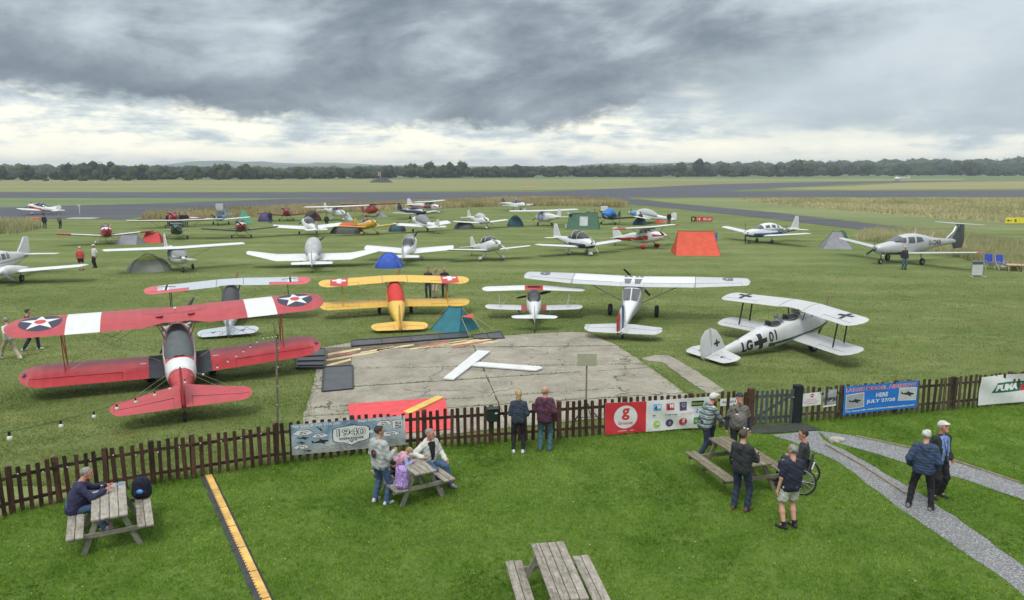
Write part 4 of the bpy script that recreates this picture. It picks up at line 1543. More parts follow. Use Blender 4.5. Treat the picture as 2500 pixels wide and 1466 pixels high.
# blue model show banner
bt, Wd, Hh, fn = banner('show_banner', 'bright blue banner reading LARGE MODEL AIRSHOW HERE JULY 27/28 on the fence', 2051, 2231, (0.18, 1.02), (0.22, 1.05), 0.010, C_['blue'], 9)
t1 = text_polys('LARGE MODEL AIRSHOW', Hh * .145, 1.02, .05)
t1b = text_polys('LARGE MODEL AIRSHOW', Hh * .135, 1.02, .012)
q1 = centred(([[(x * Wd * .95 / t1[1], y) for x, y in q] for q in t1[0]], Wd * .95, Hh * .145), Wd * .5, Hh * .86)
q2 = centred(([[(x * Wd * .94 / t1b[1], y) for x, y in q] for q in t1b[0]], Wd * .94, Hh * .135), Wd * .5, Hh * .86)
q3 = centred(text_polys('HERE', Hh * .155, 1.0, .03), Wd * .51, Hh * .60)
tj = text_polys('JULY 27/28', Hh * .155, 1.0, .03)
q4 = centred(([[(x * Wd * .385 / tj[1], y) for x, y in q] for q in tj[0]], Wd * .385, Hh * .155), Wd * .50, Hh * .37)
tf = text_polys('For more info www.largemodelassociation.com', Hh * .09, 1.0, .02)
q5 = centred(([[(x * Wd * .93 / tf[1], y) for x, y in q] for q in tf[0]], Wd * .93, Hh * .09), Wd * .5, Hh * .10)
decal('lettering', [(q1 + q3 + q4 + q5, 0), (q2, 1)], fn, [C_['white'], C_['red']], bt, 0.12)


def tilted(cx, cy, w, h, a_):
 c, s = math.cos(a_), math.sin(a_)
 return [(cx + x * c - y * s, cy + x * s + y * c) for x, y in ((-w / 2, -h / 2), (w / 2, -h / 2), (w / 2, h / 2), (-w / 2, h / 2))]


PH = [(tilted(Wd * .15, Hh * .46, Wd * .25, Hh * .52, .04), tilted(Wd * .15, Hh * .46, Wd * .235, Hh * .47, .04), warplane(Wd * .15, Hh * .45, Wd * .16, .06)),
  (tilted(Wd * .86, Hh * .53, Wd * .25, Hh * .47, -.05), tilted(Wd * .86, Hh * .53, Wd * .235, Hh * .42, -.05), warplane(Wd * .86, Hh * .53, Wd * .18, -.05))]
for i, (o_, i_, w_) in enumerate(PH):
 decal('photo_print', [([o_], 0), ([i_], 1 + i), (w_, 3)], fn, [C_['white'], C_['grey'], mat('print_palegrey', (0.42, 0.44, 0.46), .5), C_['black']], bt, 0.12)

# fuel company banner at the right edge
bt, Wd, Hh, fn = banner('fuel_banner', 'white banner with a green and red PUMA panel at the right edge of the fence', 2380, 2600, (0.10, 1.00), (0.10, 1.02), 0.014, C_['white'], 12)
tpu = text_polys('PUMA', Hh * .22, 1.0, .07)
skew = lambda qs, ox, oy: [[(x + ox + (y) * 0.28, y + oy) for x, y in q] for q in qs]
decal('fuel_logo', [([[(Wd * .13, Hh * .40), (Wd * .44, Hh * .40), (Wd * .50, Hh * .74), (Wd * .185, Hh * .74)]], 0), ([[(Wd * .44, Hh * .40), (Wd * .90, Hh * .40), (Wd * .96, Hh * .74), (Wd * .50, Hh * .74)]], 1),
  (skew([[(x * Wd * .255 / tpu[1], y) for x, y in q] for q in tpu[0]], Wd * .165, Hh * .46), 2), ([[(Wd * .53, Hh * .48), (Wd * .66, Hh * .62), (Wd * .80, Hh * .64), (Wd * .62, Hh * .58)], [(Wd * .54, Hh * .68), (Wd * .70, Hh * .66), (Wd * .70, Hh * .63)]], 2), (skew(text_polys('Aviation', Hh * .17, 1.0, .03)[0], Wd * .495, Hh * .15), 1)], fn, [C_['pgreen'], C_['red'], C_['white']], bt, 0.12)

# ------------------------------------------------------------------ picnic tables
M_tab = wood_mat('table_wood', [(0.10, 0.09, 0.075), (0.27, 0.245, 0.205), (0.44, 0.41, 0.36)], (9, 1.0, 9), 2.2, objvar=0.10, stain=0.75)
M_tab2 = wood_mat('table_wood_mossy', [(0.075, 0.065, 0.045), (0.165, 0.145, 0.10), (0.28, 0.25, 0.185)], (9, 1.0, 9), 2.2, objvar=0.10, stain=0.6)
M_leg = wood_mat('table_leg_wood', [(0.12, 0.115, 0.085), (0.22, 0.21, 0.165), (0.32, 0.31, 0.26)], (4, 4, 4), 2.0, objvar=0.10, stain=0.3)
M_leg2 = wood_mat('table_leg_mossy', [(0.08, 0.075, 0.05), (0.15, 0.14, 0.095), (0.23, 0.215, 0.16)], (4, 4, 4), 2.0, objvar=0.10, stain=0.3)


def picnic_table(loc, rz, label, L=1.75, W=0.62, mt=None, ml=None, bx=0.68, planks=4, name='picnic_table', spread=.33):
 mt, ml = mt or M_tab, ml or M_leg
 root = empty(name, loc, rz, label, 'picnic table', 'picnic tables on the lawn')
 pw = (W - 0.012 * (planks - 1)) / planks
 for k in range(planks):
  mb = MB(); mb.box((0, 0, 0), (pw, L + random.uniform(-.012, .012), 0.04), bev=0.006)
  o = mb.build('top_plank', mt, root, smooth=False)
  o.location = (-W / 2 + pw / 2 + k * (pw + 0.012), random.uniform(-.006, .006), 0.735 + random.uniform(-.002, .002))
 for s in (-1, 1):
  for k in range(2):
   mb = MB(); mb.box((0, 0, 0), (0.138, L + random.uniform(-.012, .012), 0.04), bev=0.006)
   o = mb.build('seat_plank', mt, root, smooth=False)
   o.location = (s * (bx - 0.075 + k * 0.15), random.uniform(-.006, .006), 0.44)
 for e in (-1, 1):
  y = e * (L / 2 - 0.22)
  for s in (-1, 1):
   mb = MB(); mb.bar((s * W * .32, y, 0.714), (s * (W * .32 + spread), y, 0.0), 0.042, 0.092, up=(0, 1, 0) if False else (1, 0, 0.4))
   mb.build('leg', ml, root, smooth=False)
  mb = MB(); mb.box((0, y + e * 0.046, 0.375), (2 * (bx + 0.14), 0.042, 0.09), bev=0.006)
  mb.build('seat_bearer', ml, root, smooth=False)
  mb = MB(); mb.box((0, y + e * 0.046, 0.672), (W - 0.05, 0.042, 0.08), bev=0.006)
  mb.build('top_bearer', ml, root, smooth=False)
  mb = MB(); mb.bar((0, y - e * 0.03, 0.40), (0, y - e * 0.42, 0.70), 0.07, 0.035)
  mb.build('brace', ml, root, smooth=False)
 return root


def quad_fit(pxs, z):
 """centre and heading of a rectangle from pixel corners far-left, far-right, near-right, near-left at height z"""
 a, b, c, d = [G(*p, z) for p in pxs]
 ctr = (a + b + c + d) / 4
 v = (a + b) / 2 - (c + d) / 2
 return Vector((ctr.x, ctr.y, 0)), math.atan2(-v.x, v.y)


c1, r1 = quad_fit([(222, 1181), (308, 1168), (315, 1260), (218, 1283)], .755)
T1 = picnic_table(c1, r1, 'grey weathered picnic table at the left where the seated man in navy leans', 1.78, 0.62, bx=.60, spread=.29)
c2 = G(1006, 1128, .755); c2.z = 0
T2 = picnic_table(c2, R(32), 'weathered picnic table in the middle with a purple child backpack on its bench', 1.45, 0.52, bx=.57, spread=.33)
c3, r3 = quad_fit([(1745, 1073), (1774, 1069), (1880, 1130), (1826, 1130)], .755)
T3 = picnic_table(c3, r3, 'brown mossy picnic table near the gate with people standing round it', 1.9, 0.52, M_tab2, M_leg2, bx=0.74)
a_, b_, d_ = G(1292, 1327, .755), G(1380, 1321, .755), G(1345, 1475, .755)
ax_ = (a_ - d_).normalized()
r4 = math.atan2(-ax_.x, ax_.y)
c4 = (a_ + b_) / 2 - ax_ * 0.925
c4.z = 0
T4 = picnic_table(c4, r4, 'empty weathered picnic table cut by the bottom edge of the picture', 1.85, 0.58, bx=0.60)
TF = {1: (c1, r1), 2: (c2, R(32)), 3: (c3, r3), 4: (c4, r4)}


def on_table(k, x, y, z=0.0):
 c, r = TF[k]
 return Vector((c.x + x * math.cos(r) - y * math.sin(r), c.y + x * math.sin(r) + y * math.cos(r), z))


# ------------------------------------------------------------------ cable ramp
M_yel = mat('ramp_yellow', (0.62, 0.38, 0.10), 0.65, 0.2, 4.0, grime=.35)
A = G(507, 1166); B = G(646, 1470)
nseg = 6
dv = (B - A); seg = dv / nseg
ang = math.atan2(dv.y, dv.x)
ramp_root = empty('cable_ramp', A, ang, 'black rubber cable ramp with a yellow toothed lid crossing the lawn', 'cable ramp')
L = seg.length
for k in range(nseg + 1):
 mb = MB()
 x0, x1 = k * L + 0.006, (k + 1) * L - 0.006
 prof = [(-0.16, 0.008), (-0.07, 0.055), (0.10, 0.055), (0.155, 0.008)]
 mb.loft([[(x0, y, z) for y, z in prof] + [(x0, 0, 0.004)], [(x1, y, z) for y, z in prof] + [(x1, 0, 0.004)]])
 base = mb.build('ramp_section', M_rubber, ramp_root, smooth=False)
 # lid with teeth along its left edge
 mb = MB()
 nt_ = 9
 pts = [(x0 + .01, 0.092)]
 pts += [(x1 - .01, 0.092)]
 step = (x1 - x0 - .02) / nt_
 for j in range(nt_ - 1, -1, -1):
  xa = x0 + .01 + j * step
  pts += [(xa + step, -0.030), (xa + step * .55, -0.030), (xa + step * .55, -0.056), (xa + step * .02, -0.056)]
 mb.prism(pts, 0.055, 0.068)
 mb.build('yellow_lid', M_yel, base, smooth=False)

# ------------------------------------------------------------------ concrete pad furniture
M_blkpanel = mat('black_panel', (0.055, 0.06, 0.066), 0.35, 0.25, 2.0, grime=0.3)
M_frame = mat('panel_frame', (0.025, 0.027, 0.03), 0.5)


def panel(name, label, px4, z=0.03, th=0.05, m=None, divs=0, cat='panel'):
 w = [g2(*p) for p in px4]
 root = empty(name, (w[0][0], w[0][1], 0), 0, label, cat)
 ox, oy = w[0]
 w = [(x - ox, y - oy) for x, y in w]
 mb = MB(); mb.prism(w, z, z + th)
 mb.build('board', m or M_blkpanel, root, smooth=False)
 mb = MB()
 for i in range(4):
  a, b = w[i], w[(i + 1) % 4]
  mb.bar((a[0], a[1], z + th + 0.006), (b[0], b[1], z + th + 0.006), 0.06, 0.03)
 for k in range(1, divs):
  t_ = k / divs
  a = (w[0][0] + (w[1][0] - w[0][0]) * t_, w[0][1] + (w[1][1] - w[0][1]) * t_)
  b = (w[3][0] + (w[2][0] - w[3][0]) * t_, w[3][1] + (w[2][1] - w[3][1]) * t_)
  mb.bar((a[0], a[1], z + th + 0.006), (b[0], b[1], z + th + 0.006), 0.05, 0.03)
 mb.build('frame', M_frame, root, smooth=False)
 return root


panel('ground_panel', 'long black framed panel lying along the far edge of the concrete', [(858, 836), (1141, 815), (1143, 827), (859, 850)], divs=4)
panel('ground_panel', 'triangular braced black frame at the far end of the long panel', [(1152, 822), (1222, 813), (1231, 829), (1158, 831)], 0.03, 0.03, divs=2)
panel('ground_panel', 'stack of dark slatted boards under the right wing tip of the red biplane', [(727, 859), (794, 856), (792, 903), (724, 903)], 0.02, 0.06, divs=1)
mb = MB()
for k in range(1, 4):
 t_ = k / 4
 a, b = G(727 - 3 * t_, 859 + 44 * t_, .10), G(794 - 2 * t_, 856 + 47 * t_, .10)
 mb.bar(a, b, 0.10, 0.03)
rk = [o for o in sc.objects if o.name.startswith('ground_panel')][-1]
o = mb.build('slat', M_frame, rk, smooth=False)
o.location = -rk.location
o['kind'] = 'stuff'
panel('ground_panel', 'grey black rubber sheet lying flat on the left edge of the concrete', [(791, 900), (861, 896), (862, 953), (787, 960)], 0.034, 0.02)

# painted chevrons on old brown surface
M_stripe = mat('stripe_cream', (0.55, 0.45, 0.24), 0.8, 0.25, 3.0)
M_stripe_r = mat('stripe_red', (0.34, 0.12, 0.09), 0.8, 0.25, 3.0)
M_brown = mat('brown_patch', (0.13, 0.10, 0.07), 0.9, 0.3, 3.0)
sheet('painted_patch', [(798, 852), (1215, 826), (1212, 838), (1000, 850), (860, 866), (858, 897), (795, 900)], 0.037, M_brown)
STR = [((800, 866), (880, 852), 5), ((797, 880), (925, 858), 5), ((797, 893), (857, 878), 5), ((920, 856), (1010, 842), 4), ((1000, 853), (1140, 832), 4), ((1100, 843), (1200, 828), 4), ((880, 862), (960, 848), 4), ((1050, 848), (1170, 829), 3), ((1148, 842), (1215, 833), 4)]
mb = MB()
for a, b, w in STR:
 mb.add([G(a[0], a[1] - w / 2, .041), G(b[0], b[1] - w / 2, .041), G(b[0], b[1] + w / 2, .041), G(a[0], a[1] + w / 2, .041)], [(0, 1, 2, 3)])
o = mb.build('painted_stripes', M_stripe, smooth=False); o['kind'] = 'structure'
mb = MB()
for a, b, w in (((1030, 846), (1100, 834), 5), ((1105, 848), (1180, 835), 5), ((800, 872), (870, 860), 4)):
 mb.add([G(a[0], a[1] - w / 2, .045), G(b[0], b[1] - w / 2, .045), G(b[0], b[1] + w / 2, .045), G(a[0], a[1] + w / 2, .045)], [(0, 1, 2, 3)])
o = mb.build('painted_stripes', M_stripe_r, smooth=False); o['kind'] = 'structure'

# white landing T
M_wsig = mat('signal_white', (0.60, 0.61, 0.61), 0.6, 0.08, 3.0, grime=0.15)
tee = empty('landing_tee', G(1170, 890), 0, 'white T shaped landing signal lying on the concrete', 'ground signal')
ol = tee.location


def slab(pxs, z0, z1, nm, m, par):
 mb = MB()
 mb.prism([(p[0] - ol.x, p[1] - ol.y) for p in [g2(*q) for q in pxs]], z0, z1)
 return mb.build(nm, m, par, smooth=False)


slab([(1082, 931), (1108, 933), (1197, 864), (1166, 862)], 0.06, 0.11, 'cross_bar', M_wsig, tee)
slab([(1158, 894), (1152, 899), (1308, 911), (1325, 905), (1318, 901), (1170, 890)], 0.06, 0.10, 'stem', M_wsig, tee)
slab([(1092, 929), (1104, 931), (1190, 866), (1176, 865)], 0.031, 0.06, 'bearer', M_frame, tee)

# red signal mat with yellow bar
M_redmat = mat('red_sheet', (0.62, 0.055, 0.06), 0.55, 0.12, 3.0, 0.25, 8.0)
M_ybar = mat('yellow_board', (0.60, 0.42, 0.10), 0.6, 0.12, 3.0, grime=0.2)
rm = empty('signal_mat', G(970, 1010), 0, 'red signal sheet with a diagonal yellow board lying behind the fence', 'ground signal')
ol = rm.location
slab([(849, 991), (1085, 975), (1103, 1052), (862, 1072)], 0.034, 0.06, 'red_sheet', M_redmat, rm)
slab([(985, 1012), (1066, 974), (1084, 977), (1000, 1018)], 0.065, 0.10, 'yellow_board', M_ybar, rm)

# beige board on a pole
q = G(1430, 1042)
st = empty('notice_board_stand', q, 0, 'plain beige board on a thin pole with splayed legs behind the fence', 'board')
M_beige = mat('beige_board', (0.36, 0.35, 0.25), 0.7, 0.05)
M_pole = mat('grey_pole', (0.20, 0.17, 0.15), 0.6, 0.15)
zt, zb = AT(1430, 862, q.y).z, AT(1430, 893, q.y).z
hw = (1453 - 1406) / 2 / FPX * (q.y * cp + 4 * sp)
mb = MB(); mb.box((0, -0.04, (zt + zb) / 2), (hw * 2, 0.05, zt - zb), bev=0.008); mb.build('board', M_beige, st, smooth=False)
mb = MB(); mb.lathe([(0.012, -0.072), (0.012, -0.065)], (0, 0, (zt + zb) / 2), 'y', 8); mb.build('bolt', M_pole, st)
mb = MB(); mb.tube([(0, 0, 0), (0, 0, zb + 0.05)], [0.03, 0.022], 8); mb.build('pole', M_pole, st)
for k in range(4):
 a_ = k * PI / 2 + 0.5
 mb = MB(); mb.tube([(0, 0, 0.72), (0.55 * math.cos(a_), 0.55 * math.sin(a_), 0.02)], 0.016, 6); mb.build('leg', M_frame, st)
mb = MB(); mb.tube([(-0.35, -0.1, 0.28), (0.42, 0.05, 0.28)], 0.012, 6); mb.build('brace', M_frame, st)

# festoon pole and string lights
q, _ = fence_at(677)
q = Vector((q.x, q.y + 0.10, 0))
lp = empty('festoon_pole', q, 0, 'slim leaning grey wooden pole at the fence carrying the string lights', 'pole')
top = AT(667, 787, q.y)
M_lpole = wood_mat('pole_wood', [(0.09, 0.075, 0.055), (0.16, 0.14, 0.11), (0.24, 0.22, 0.18)], (3, 3, 0.5))
ptop = AT(675, 823, q.y) - q
mb = MB(); mb.tube([(0, 0, 0), ptop], [0.035, 0.026], 8); mb.build('pole', M_lpole, lp)
mb = MB(); mb.tube([ptop, top - q], [0.014, 0.008], 6); mb.build('tip', M_lpole, lp)
mb = MB(); mb.lathe([(0.0, -.05), (.03, -.04), (.03, .05), (0, .06)], ptop + Vector((0.02, 0, 0.0)), 'z', 8); mb.build('hook', M_frame, lp)

M_bulb = mat('bulb_glass', (0.62, 0.60, 0.55), 0.12, 0.05)
M_cap = mat('bulb_cap', (0.012, 0.012, 0.013), 0.5)
mb = MB(); mb.ell((0, 0, -0.040), (0.0155, 0.0155, 0.018), 10, 8); bulb_me = mb.mesh('bulb', M_bulb)
mb = MB(); mb.lathe([(0.0, 0.0), (0.007, -0.001), (0.009, -0.02), (0.008, -0.027), (0, -0.028)], n=8); cap_me = mb.mesh('bulb_holder', M_cap)


def festoon(label, pts, nb, name='string_lights', cat='string lights'):
 root = empty(name, pts[0], 0, label, cat)
 o0 = Vector(pts[0])
 mb = MB(); mb.tube([Vector(p) - o0 for p in pts], 0.0018, 4); mb.build('cable', M_cap, root)
 # even spacing
 ds = [0]
 for i in range(1, len(pts)): ds.append(ds[-1] + (Vector(pts[i]) - Vector(pts[i - 1])).length)
 for k in range(nb):
  s = ds[-1] * (k + 0.6) / nb
  i = max(j for j in range(len(ds)) if ds[j] <= s)
  i = min(i, len(pts) - 2)
  p = Vector(pts[i]).lerp(Vector(pts[i + 1]), (s - ds[i]) / (ds[i + 1] - ds[i])) - o0
  h = link_mesh('bulb_holder', cap_me, root)
  h.location = p
  b = link_mesh('bulb', bulb_me, h)
 return root


S0 = AT(680, 818, q.y)
way = [S0] + [AT(px, py - 8, d) for px, py, d in ((641, 830, 15.6), (605, 855, 13.9), (566, 880, 12.2), (520, 905, 10.8), (436, 941, 9.3), (370, 967, 7.9), (325, 982, 7.2), (282, 996, 6.5), (233, 1012, 5.85), (180, 1027, 5.3), (118, 1042, 4.85), (45, 1058, 4.4), (-60, 1078, 4.0))]
festoon('string of clear festoon bulbs sagging from the pole toward lower left past the red biplane', way, 19)
way2 = [S0] + [S0.lerp(Vector((q.x + 0.03, q.y - 0.06, 0.9)), t_) for t_ in (0.3, 0.6, 1.0)]
festoon('short string of bulbs hanging straight down the slim wooden pole', way2, 5)
w3 = []
for px, zz in ((672, 0.95), (560, .88), (474, .93), (400, .84), (340, .86), (262, .98), (200, .86), (120, .86), (40, .95), (-80, .9)):
 p_, _ = fence_at(px)
 w3.append(Vector((p_.x + .02, p_.y - 0.10, zz)))
festoon('string of small bulbs draped along the top of the left fence', w3, 14)

# ================================================================== AIRCRAFT
def paint(name, col, rough=0.35, coat=0.15, var=0.05, scale=2.5, ribs=0.0, grime=0.12, metal=0.0, ribdir='X'):
 """aircraft paint or doped fabric; ribs > 0 raises the fabric over ribs every 'ribs' metres"""
 if name in MATS: return MATS[name]
 m = mat(name, col, rough, var, scale, coat=coat, grime=grime, metal=metal)
 if ribs:
  t = m.node_tree
  b = next(n for n in t.nodes if n.type == 'BSDF_PRINCIPLED')
  tc = t.nodes.new('ShaderNodeTexCoord')
  w = t.nodes.new('ShaderNodeTexWave')
  w.bands_direction = ribdir
  w.inputs['Scale'].default_value = 0.314 / ribs
  bn = t.nodes.new('ShaderNodeBump')
  bn.inputs['Strength'].default_value = 0.35
  bn.inputs['Distance'].default_value = 0.03
  t.links.new(tc.outputs['Object'], w.inputs[0])
  t.links.new(w.outputs['Fac'], bn.inputs['Height'])
  t.links.new(bn.outputs[0], b.inputs['Normal'])
 return m


P_ = dict(
 white=paint('paint_white', (0.60, 0.615, 0.62)), offw=paint('paint_offwhite', (0.50, 0.51, 0.49)), grey=paint('paint_grey', (0.30, 0.32, 0.34)),
 lgrey=paint('paint_lightgrey', (0.44, 0.46, 0.47)), silver=paint('paint_silver', (0.47, 0.49, 0.50), 0.4, metal=0.25), dgrey=paint('paint_darkgrey', (0.075, 0.085, 0.095)),
 red=paint('paint_red', (0.38, 0.018, 0.024)), dred=paint('paint_darkred', (0.22, 0.02, 0.028)), blue=paint('paint_blue', (0.025, 0.075, 0.22)), navy=paint('paint_navy', (0.02, 0.032, 0.075)),
 sky=paint('paint_skyblue', (0.12, 0.26, 0.42)), green=paint('paint_green', (0.02, 0.06, 0.035)), yellow=paint('paint_yellow', (0.62, 0.36, 0.03)), black=paint('paint_black', (0.014, 0.014, 0.016)),
 cover=mat('cover_cloth', (0.20, 0.215, 0.22), 0.85, 0.12, 3.0, 0.4, 6.0), coverl=mat('cover_cloth_light', (0.38, 0.40, 0.40), 0.85, 0.12, 3.0, 0.4, 6.0), coverb=mat('cover_cloth_blue', (0.02, 0.16, 0.48), 0.7, 0.15, 3.0, 0.5, 6.0),
 tyre=mat('tyre', (0.016, 0.016, 0.017), 0.8, 0.2), hub=mat('wheel_hub', (0.35, 0.35, 0.36), 0.4, 0.1, metal=0.4), metal=mat('bare_metal', (0.38, 0.39, 0.40), 0.35, 0.15, metal=0.7),
 dark=mat('dark_interior', (0.018, 0.019, 0.021), 0.8, 0.3), glass=glass_mat(), wood=mat('propeller_wood', (0.30, 0.19, 0.09), 0.35, 0.2, coat=0.4), orange=paint('paint_orange', (0.55, 0.12, 0.03)))
P_['glassl'] = glass_mat('canopy_clear', (0.62, 0.66, 0.68))


def foil(f, tc, chord, camber=0.03):
 f = min(max(f, 0.0), 1.0)
 yt = 5 * tc * (0.2969 * math.sqrt(f) - 0.126 * f - 0.3516 * f * f + 0.2843 * f ** 3 - 0.1036 * f ** 4)
 cm = camber * 4 * f * (1 - f)
 return (cm + yt) * chord, (cm - yt) * chord


FR = [0.0, 0.02, 0.07, 0.16, 0.3, 0.48, 0.7, 0.86, 1.0]


def ring(x, yle, z, c, tc, f0=0.0, f1=1.0, camber=0.03):
 fs = [f0] + [f for f in FR if f0 < f < f1] + [f1]
 up = [(x, yle - f * c, z + foil(f, tc, c, camber)[0]) for f in reversed(fs)]
 lo = [(x, yle - f * c, z + foil(f, tc, c, camber)[1]) for f in fs[1:]]
 if f0 > 0: lo = [(x, yle - f0 * c, z + foil(f0, tc, c, camber)[1])] + lo
 while len(up) + len(lo) < 2 * len(FR) - 1:
  up.insert(0, up[0])
 return up + lo


def tip(half, r, n=4):
 """rounds off the end of a half wing"""
 x, yle, z, c, tc = half[-1]
 out = list(half)
 dz = 0
 if len(half) > 1:
  a = half[-2]
  dz = (z - a[2]) / max(1e-6, x - a[0])
 for k in range(1, n + 1):
  t_ = k / n
  s = math.sqrt(max(0.0, 1 - (t_ * 0.985) ** 2))
  out.append((x + r * t_, yle - c * (1 - s) * 0.42, z + dz * r * t_, c * s, tc * (0.4 + 0.6 * s)))
 return out


def mirror(half):
 return [(-a[0], *a[1:]) for a in reversed(half) if a[0] > 1e-6] + list(half)


def wing(name, secs, mats, parent, col=None, camber=0.03, gaps=(), sharp=50):
 """loft of airfoil sections; col(x, f, upper) gives the material index; gaps: (x0, x1, f0) cuts out a control surface"""
 ss = []
 for i, s in enumerate(secs):
  ss.append((*s, None))
 def at(x):
  for i in range(len(secs) - 1):
   a, b = secs[i], secs[i + 1]
   if a[0] <= x <= b[0] and b[0] > a[0]:
    t_ = (x - a[0]) / (b[0] - a[0])
    return tuple(a[k] + (b[k] - a[k]) * t_ for k in range(5))
  return secs[0] if x < secs[0][0] else secs[-1]
 xs = {round(s[0], 4) for s in secs}
 for g_ in gaps: xs |= {round(g_[0], 4), round(g_[1], 4)}
 if col is not None and hasattr(col, 'breaks'): xs |= set(round(b, 4) for b in col.breaks if secs[0][0] < b < secs[-1][0])
 xs = sorted(xs)
 def f1_at(x0, x1):
  m_ = (x0 + x1) / 2
  for g_ in gaps:
   if g_[0] - 1e-4 <= m_ <= g_[1] + 1e-4: return g_[2]
  return 1.0
 mb = MB()
 rings = []
 for i in range(len(xs)):
  s = at(xs[i])
  fl = f1_at(xs[i - 1], xs[i]) if i > 0 else None
  fr = f1_at(xs[i], xs[i + 1]) if i < len(xs) - 1 else None
  if fl is not None: rings.append((s, fl))
  if fr is not None and (fl is None or fr != fl): rings.append((s, fr))
 R3 = [ring(*s, 0.0, f, camber) for s, f in rings]
 n = len(R3[0])
 V = [p for r_ in R3 for p in r_]
 F, M = [], []
 for i in range(len(R3) - 1):
  for k in range(n):
   a, b = i * n + k, i * n + (k + 1) % n
   F.append((a, b, b + n, a + n))
   if col is None: M.append(0)
   else:
    s0, s1 = rings[i][0], rings[i + 1][0]
    ym = (V[a][1] + V[b][1] + V[a + n][1] + V[b + n][1]) / 4
    xm = (s0[0] + s1[0]) / 2
    s = at(xm)
    M.append(col(xm, (s[1] - ym) / max(s[3], 1e-6), k < len(FR) - 1))
 F += [tuple(range(n - 1, -1, -1)), tuple(range((len(R3) - 1) * n, len(R3) * n))]
 M += [M[0] if M else 0, M[-1] if M else 0]
 mb.add(V, F, M)
 # drop degenerate faces
 o = mb.build(name, mats, parent, True, sharp)
 for g_ in gaps:
  gx = sorted({g_[0] + 0.012, g_[1] - 0.012} | {round(s[0], 4) for s in secs if g_[0] < s[0] < g_[1]} | ({b for b in col.breaks if g_[0] < b < g_[1]} if col is not None and hasattr(col, 'breaks') else set()))
  rr = []
  for x in gx:
   s = at(x)
   r_ = []
   fs = [g_[2] + 0.02, (g_[2] + 1) / 2, 1.0]
   for f in reversed(fs): r_.append((x, s[1] - f * s[3], s[2] + foil(f, s[4], s[3], camber)[0] - 0.004))
   for f in fs: r_.append((x, s[1] - f * s[3], s[2] + foil(f, s[4], s[3], camber)[1] - 0.008))
   rr.append(r_)
  mb2 = MB()
  mb2.loft(rr, True, 0, (lambda c_: col(c_.x, 0.9, True)) if col is not None else None)
  mb2.build(g_[3] if len(g_) > 3 else 'aileron', mats, parent, True, 50)
 def top(x, y, lift=0.0):
  s = at(min(max(x, secs[0][0]), secs[-1][0]))
  f = (s[1] - y) / max(s[3], 1e-6)
  return Vector((x, y, s[2] + foil(f, s[4], s[3], camber)[0] + lift))
 return o, top


def vfin(name, prof, parent, mats, th=0.05, x=0.0, col=None):
 """vertical surface from a side outline [(y, z)...], lens shaped in thickness"""
 cy = sum(p[0] for p in prof) / len(prof)
 cz = sum(p[1] for p in prof) / len(prof)
 mb = MB()
 inner = [(cy + (y - cy) * 0.8, cz + (z - cz) * 0.8) for y, z in prof]
 n = len(prof)
 V = [(x, y, z) for y, z in prof] + [(x + th / 2, y, z) for y, z in inner] + [(x - th / 2, y, z) for y, z in inner]
 F = [(i, (i + 1) % n, (i + 1) % n + n, i + n) for i in range(n)] + [((i + 1) % n, i, i + 2 * n, (i + 1) % n + 2 * n) for i in range(n)]
 F += [tuple(range(n, 2 * n)), tuple(range(3 * n - 1, 2 * n - 1, -1))]
 M = 0 if col is None else [col(sum((Vector(V[j]) for j in f), Vector()) / len(f)) for f in F]
 mb.add(V, F, M)
 return mb.build(name, mats, parent, True, 30)


def sec_ring(y, zb, zt, hw, n=2.6, m=20):
 zc, hh = (zb + zt) / 2, (zt - zb) / 2
 out = []
 for k in range(m):
  a = 2 * PI * k / m
  c, s = math.cos(a), math.sin(a)
  out.append((hw * math.copysign(abs(c) ** (2 / n), c), y, zc + hh * math.copysign(abs(s) ** (2 / n), s)))
 return out


def fuselage(secs, mats, parent, col=None, m=20, name='fuselage', sharp=45):
 """secs front to rear: (y, zbottom, ztop, halfwidth[, exponent])"""
 mb = MB()
 mb.loft([sec_ring(*s, m=m) if len(s) == 5 else sec_ring(*s, 2.6, m) for s in secs], True, 0, col)
 o = mb.build(name, mats, parent, True, sharp)

 def side(sgn):
  def fn(y, z, lift=0.0):
   ss = sorted(secs, key=lambda s: s[0])
   y_ = min(max(y, ss[0][0]), ss[-1][0])
   for i in range(len(ss) - 1):
    a, b = ss[i], ss[i + 1]
    if a[0] <= y_ <= b[0] and b[0] > a[0]:
     t_ = (y_ - a[0]) / (b[0] - a[0])
     zb, zt, hw = (a[k] + (b[k] - a[k]) * t_ for k in (1, 2, 3))
     n = (a[4] if len(a) > 4 else 2.6) * (1 - t_) + (b[4] if len(b) > 4 else 2.6) * t_
     break
   zc, hh = (zb + zt) / 2, (zt - zb) / 2
   q = min(1.0, abs((z - zc) / hh))
   return Vector((sgn * (hw * (1 - q ** n) ** (1 / n) + lift), y, z))
  return fn
 return o, side


def wheel(parent, c, r=0.2, w=0.12, pant=None, name='wheel', tail=False):
 mb = MB()
 mb.lathe([(r * .55, -w / 2), (r * .82, -w / 2), (r, -w * .28), (r, w * .28), (r * .82, w / 2), (r * .55, w / 2)], (0, 0, 0), 'x', 14, close=True)
 o = mb.build(name, P_['tyre'], parent)
 o.location = c
 mb = MB()
 mb.lathe([(0.0, -w * .35), (r * .56, -w * .35), (r * .56, w * .35), (0, w * .35)], (0, 0, 0), 'x', 10)
 mb.build('hub', P_['hub'], o)
 if pant is not None:
  mb = MB()
  mb.ell((0, -r * .25, r * .12), (w * .85, r * 1.9, r * .92), 12, 8, rot=Matrix.Rotation(0, 3, 'X'))
  mb.build('wheel_fairing', pant, o)
 return o


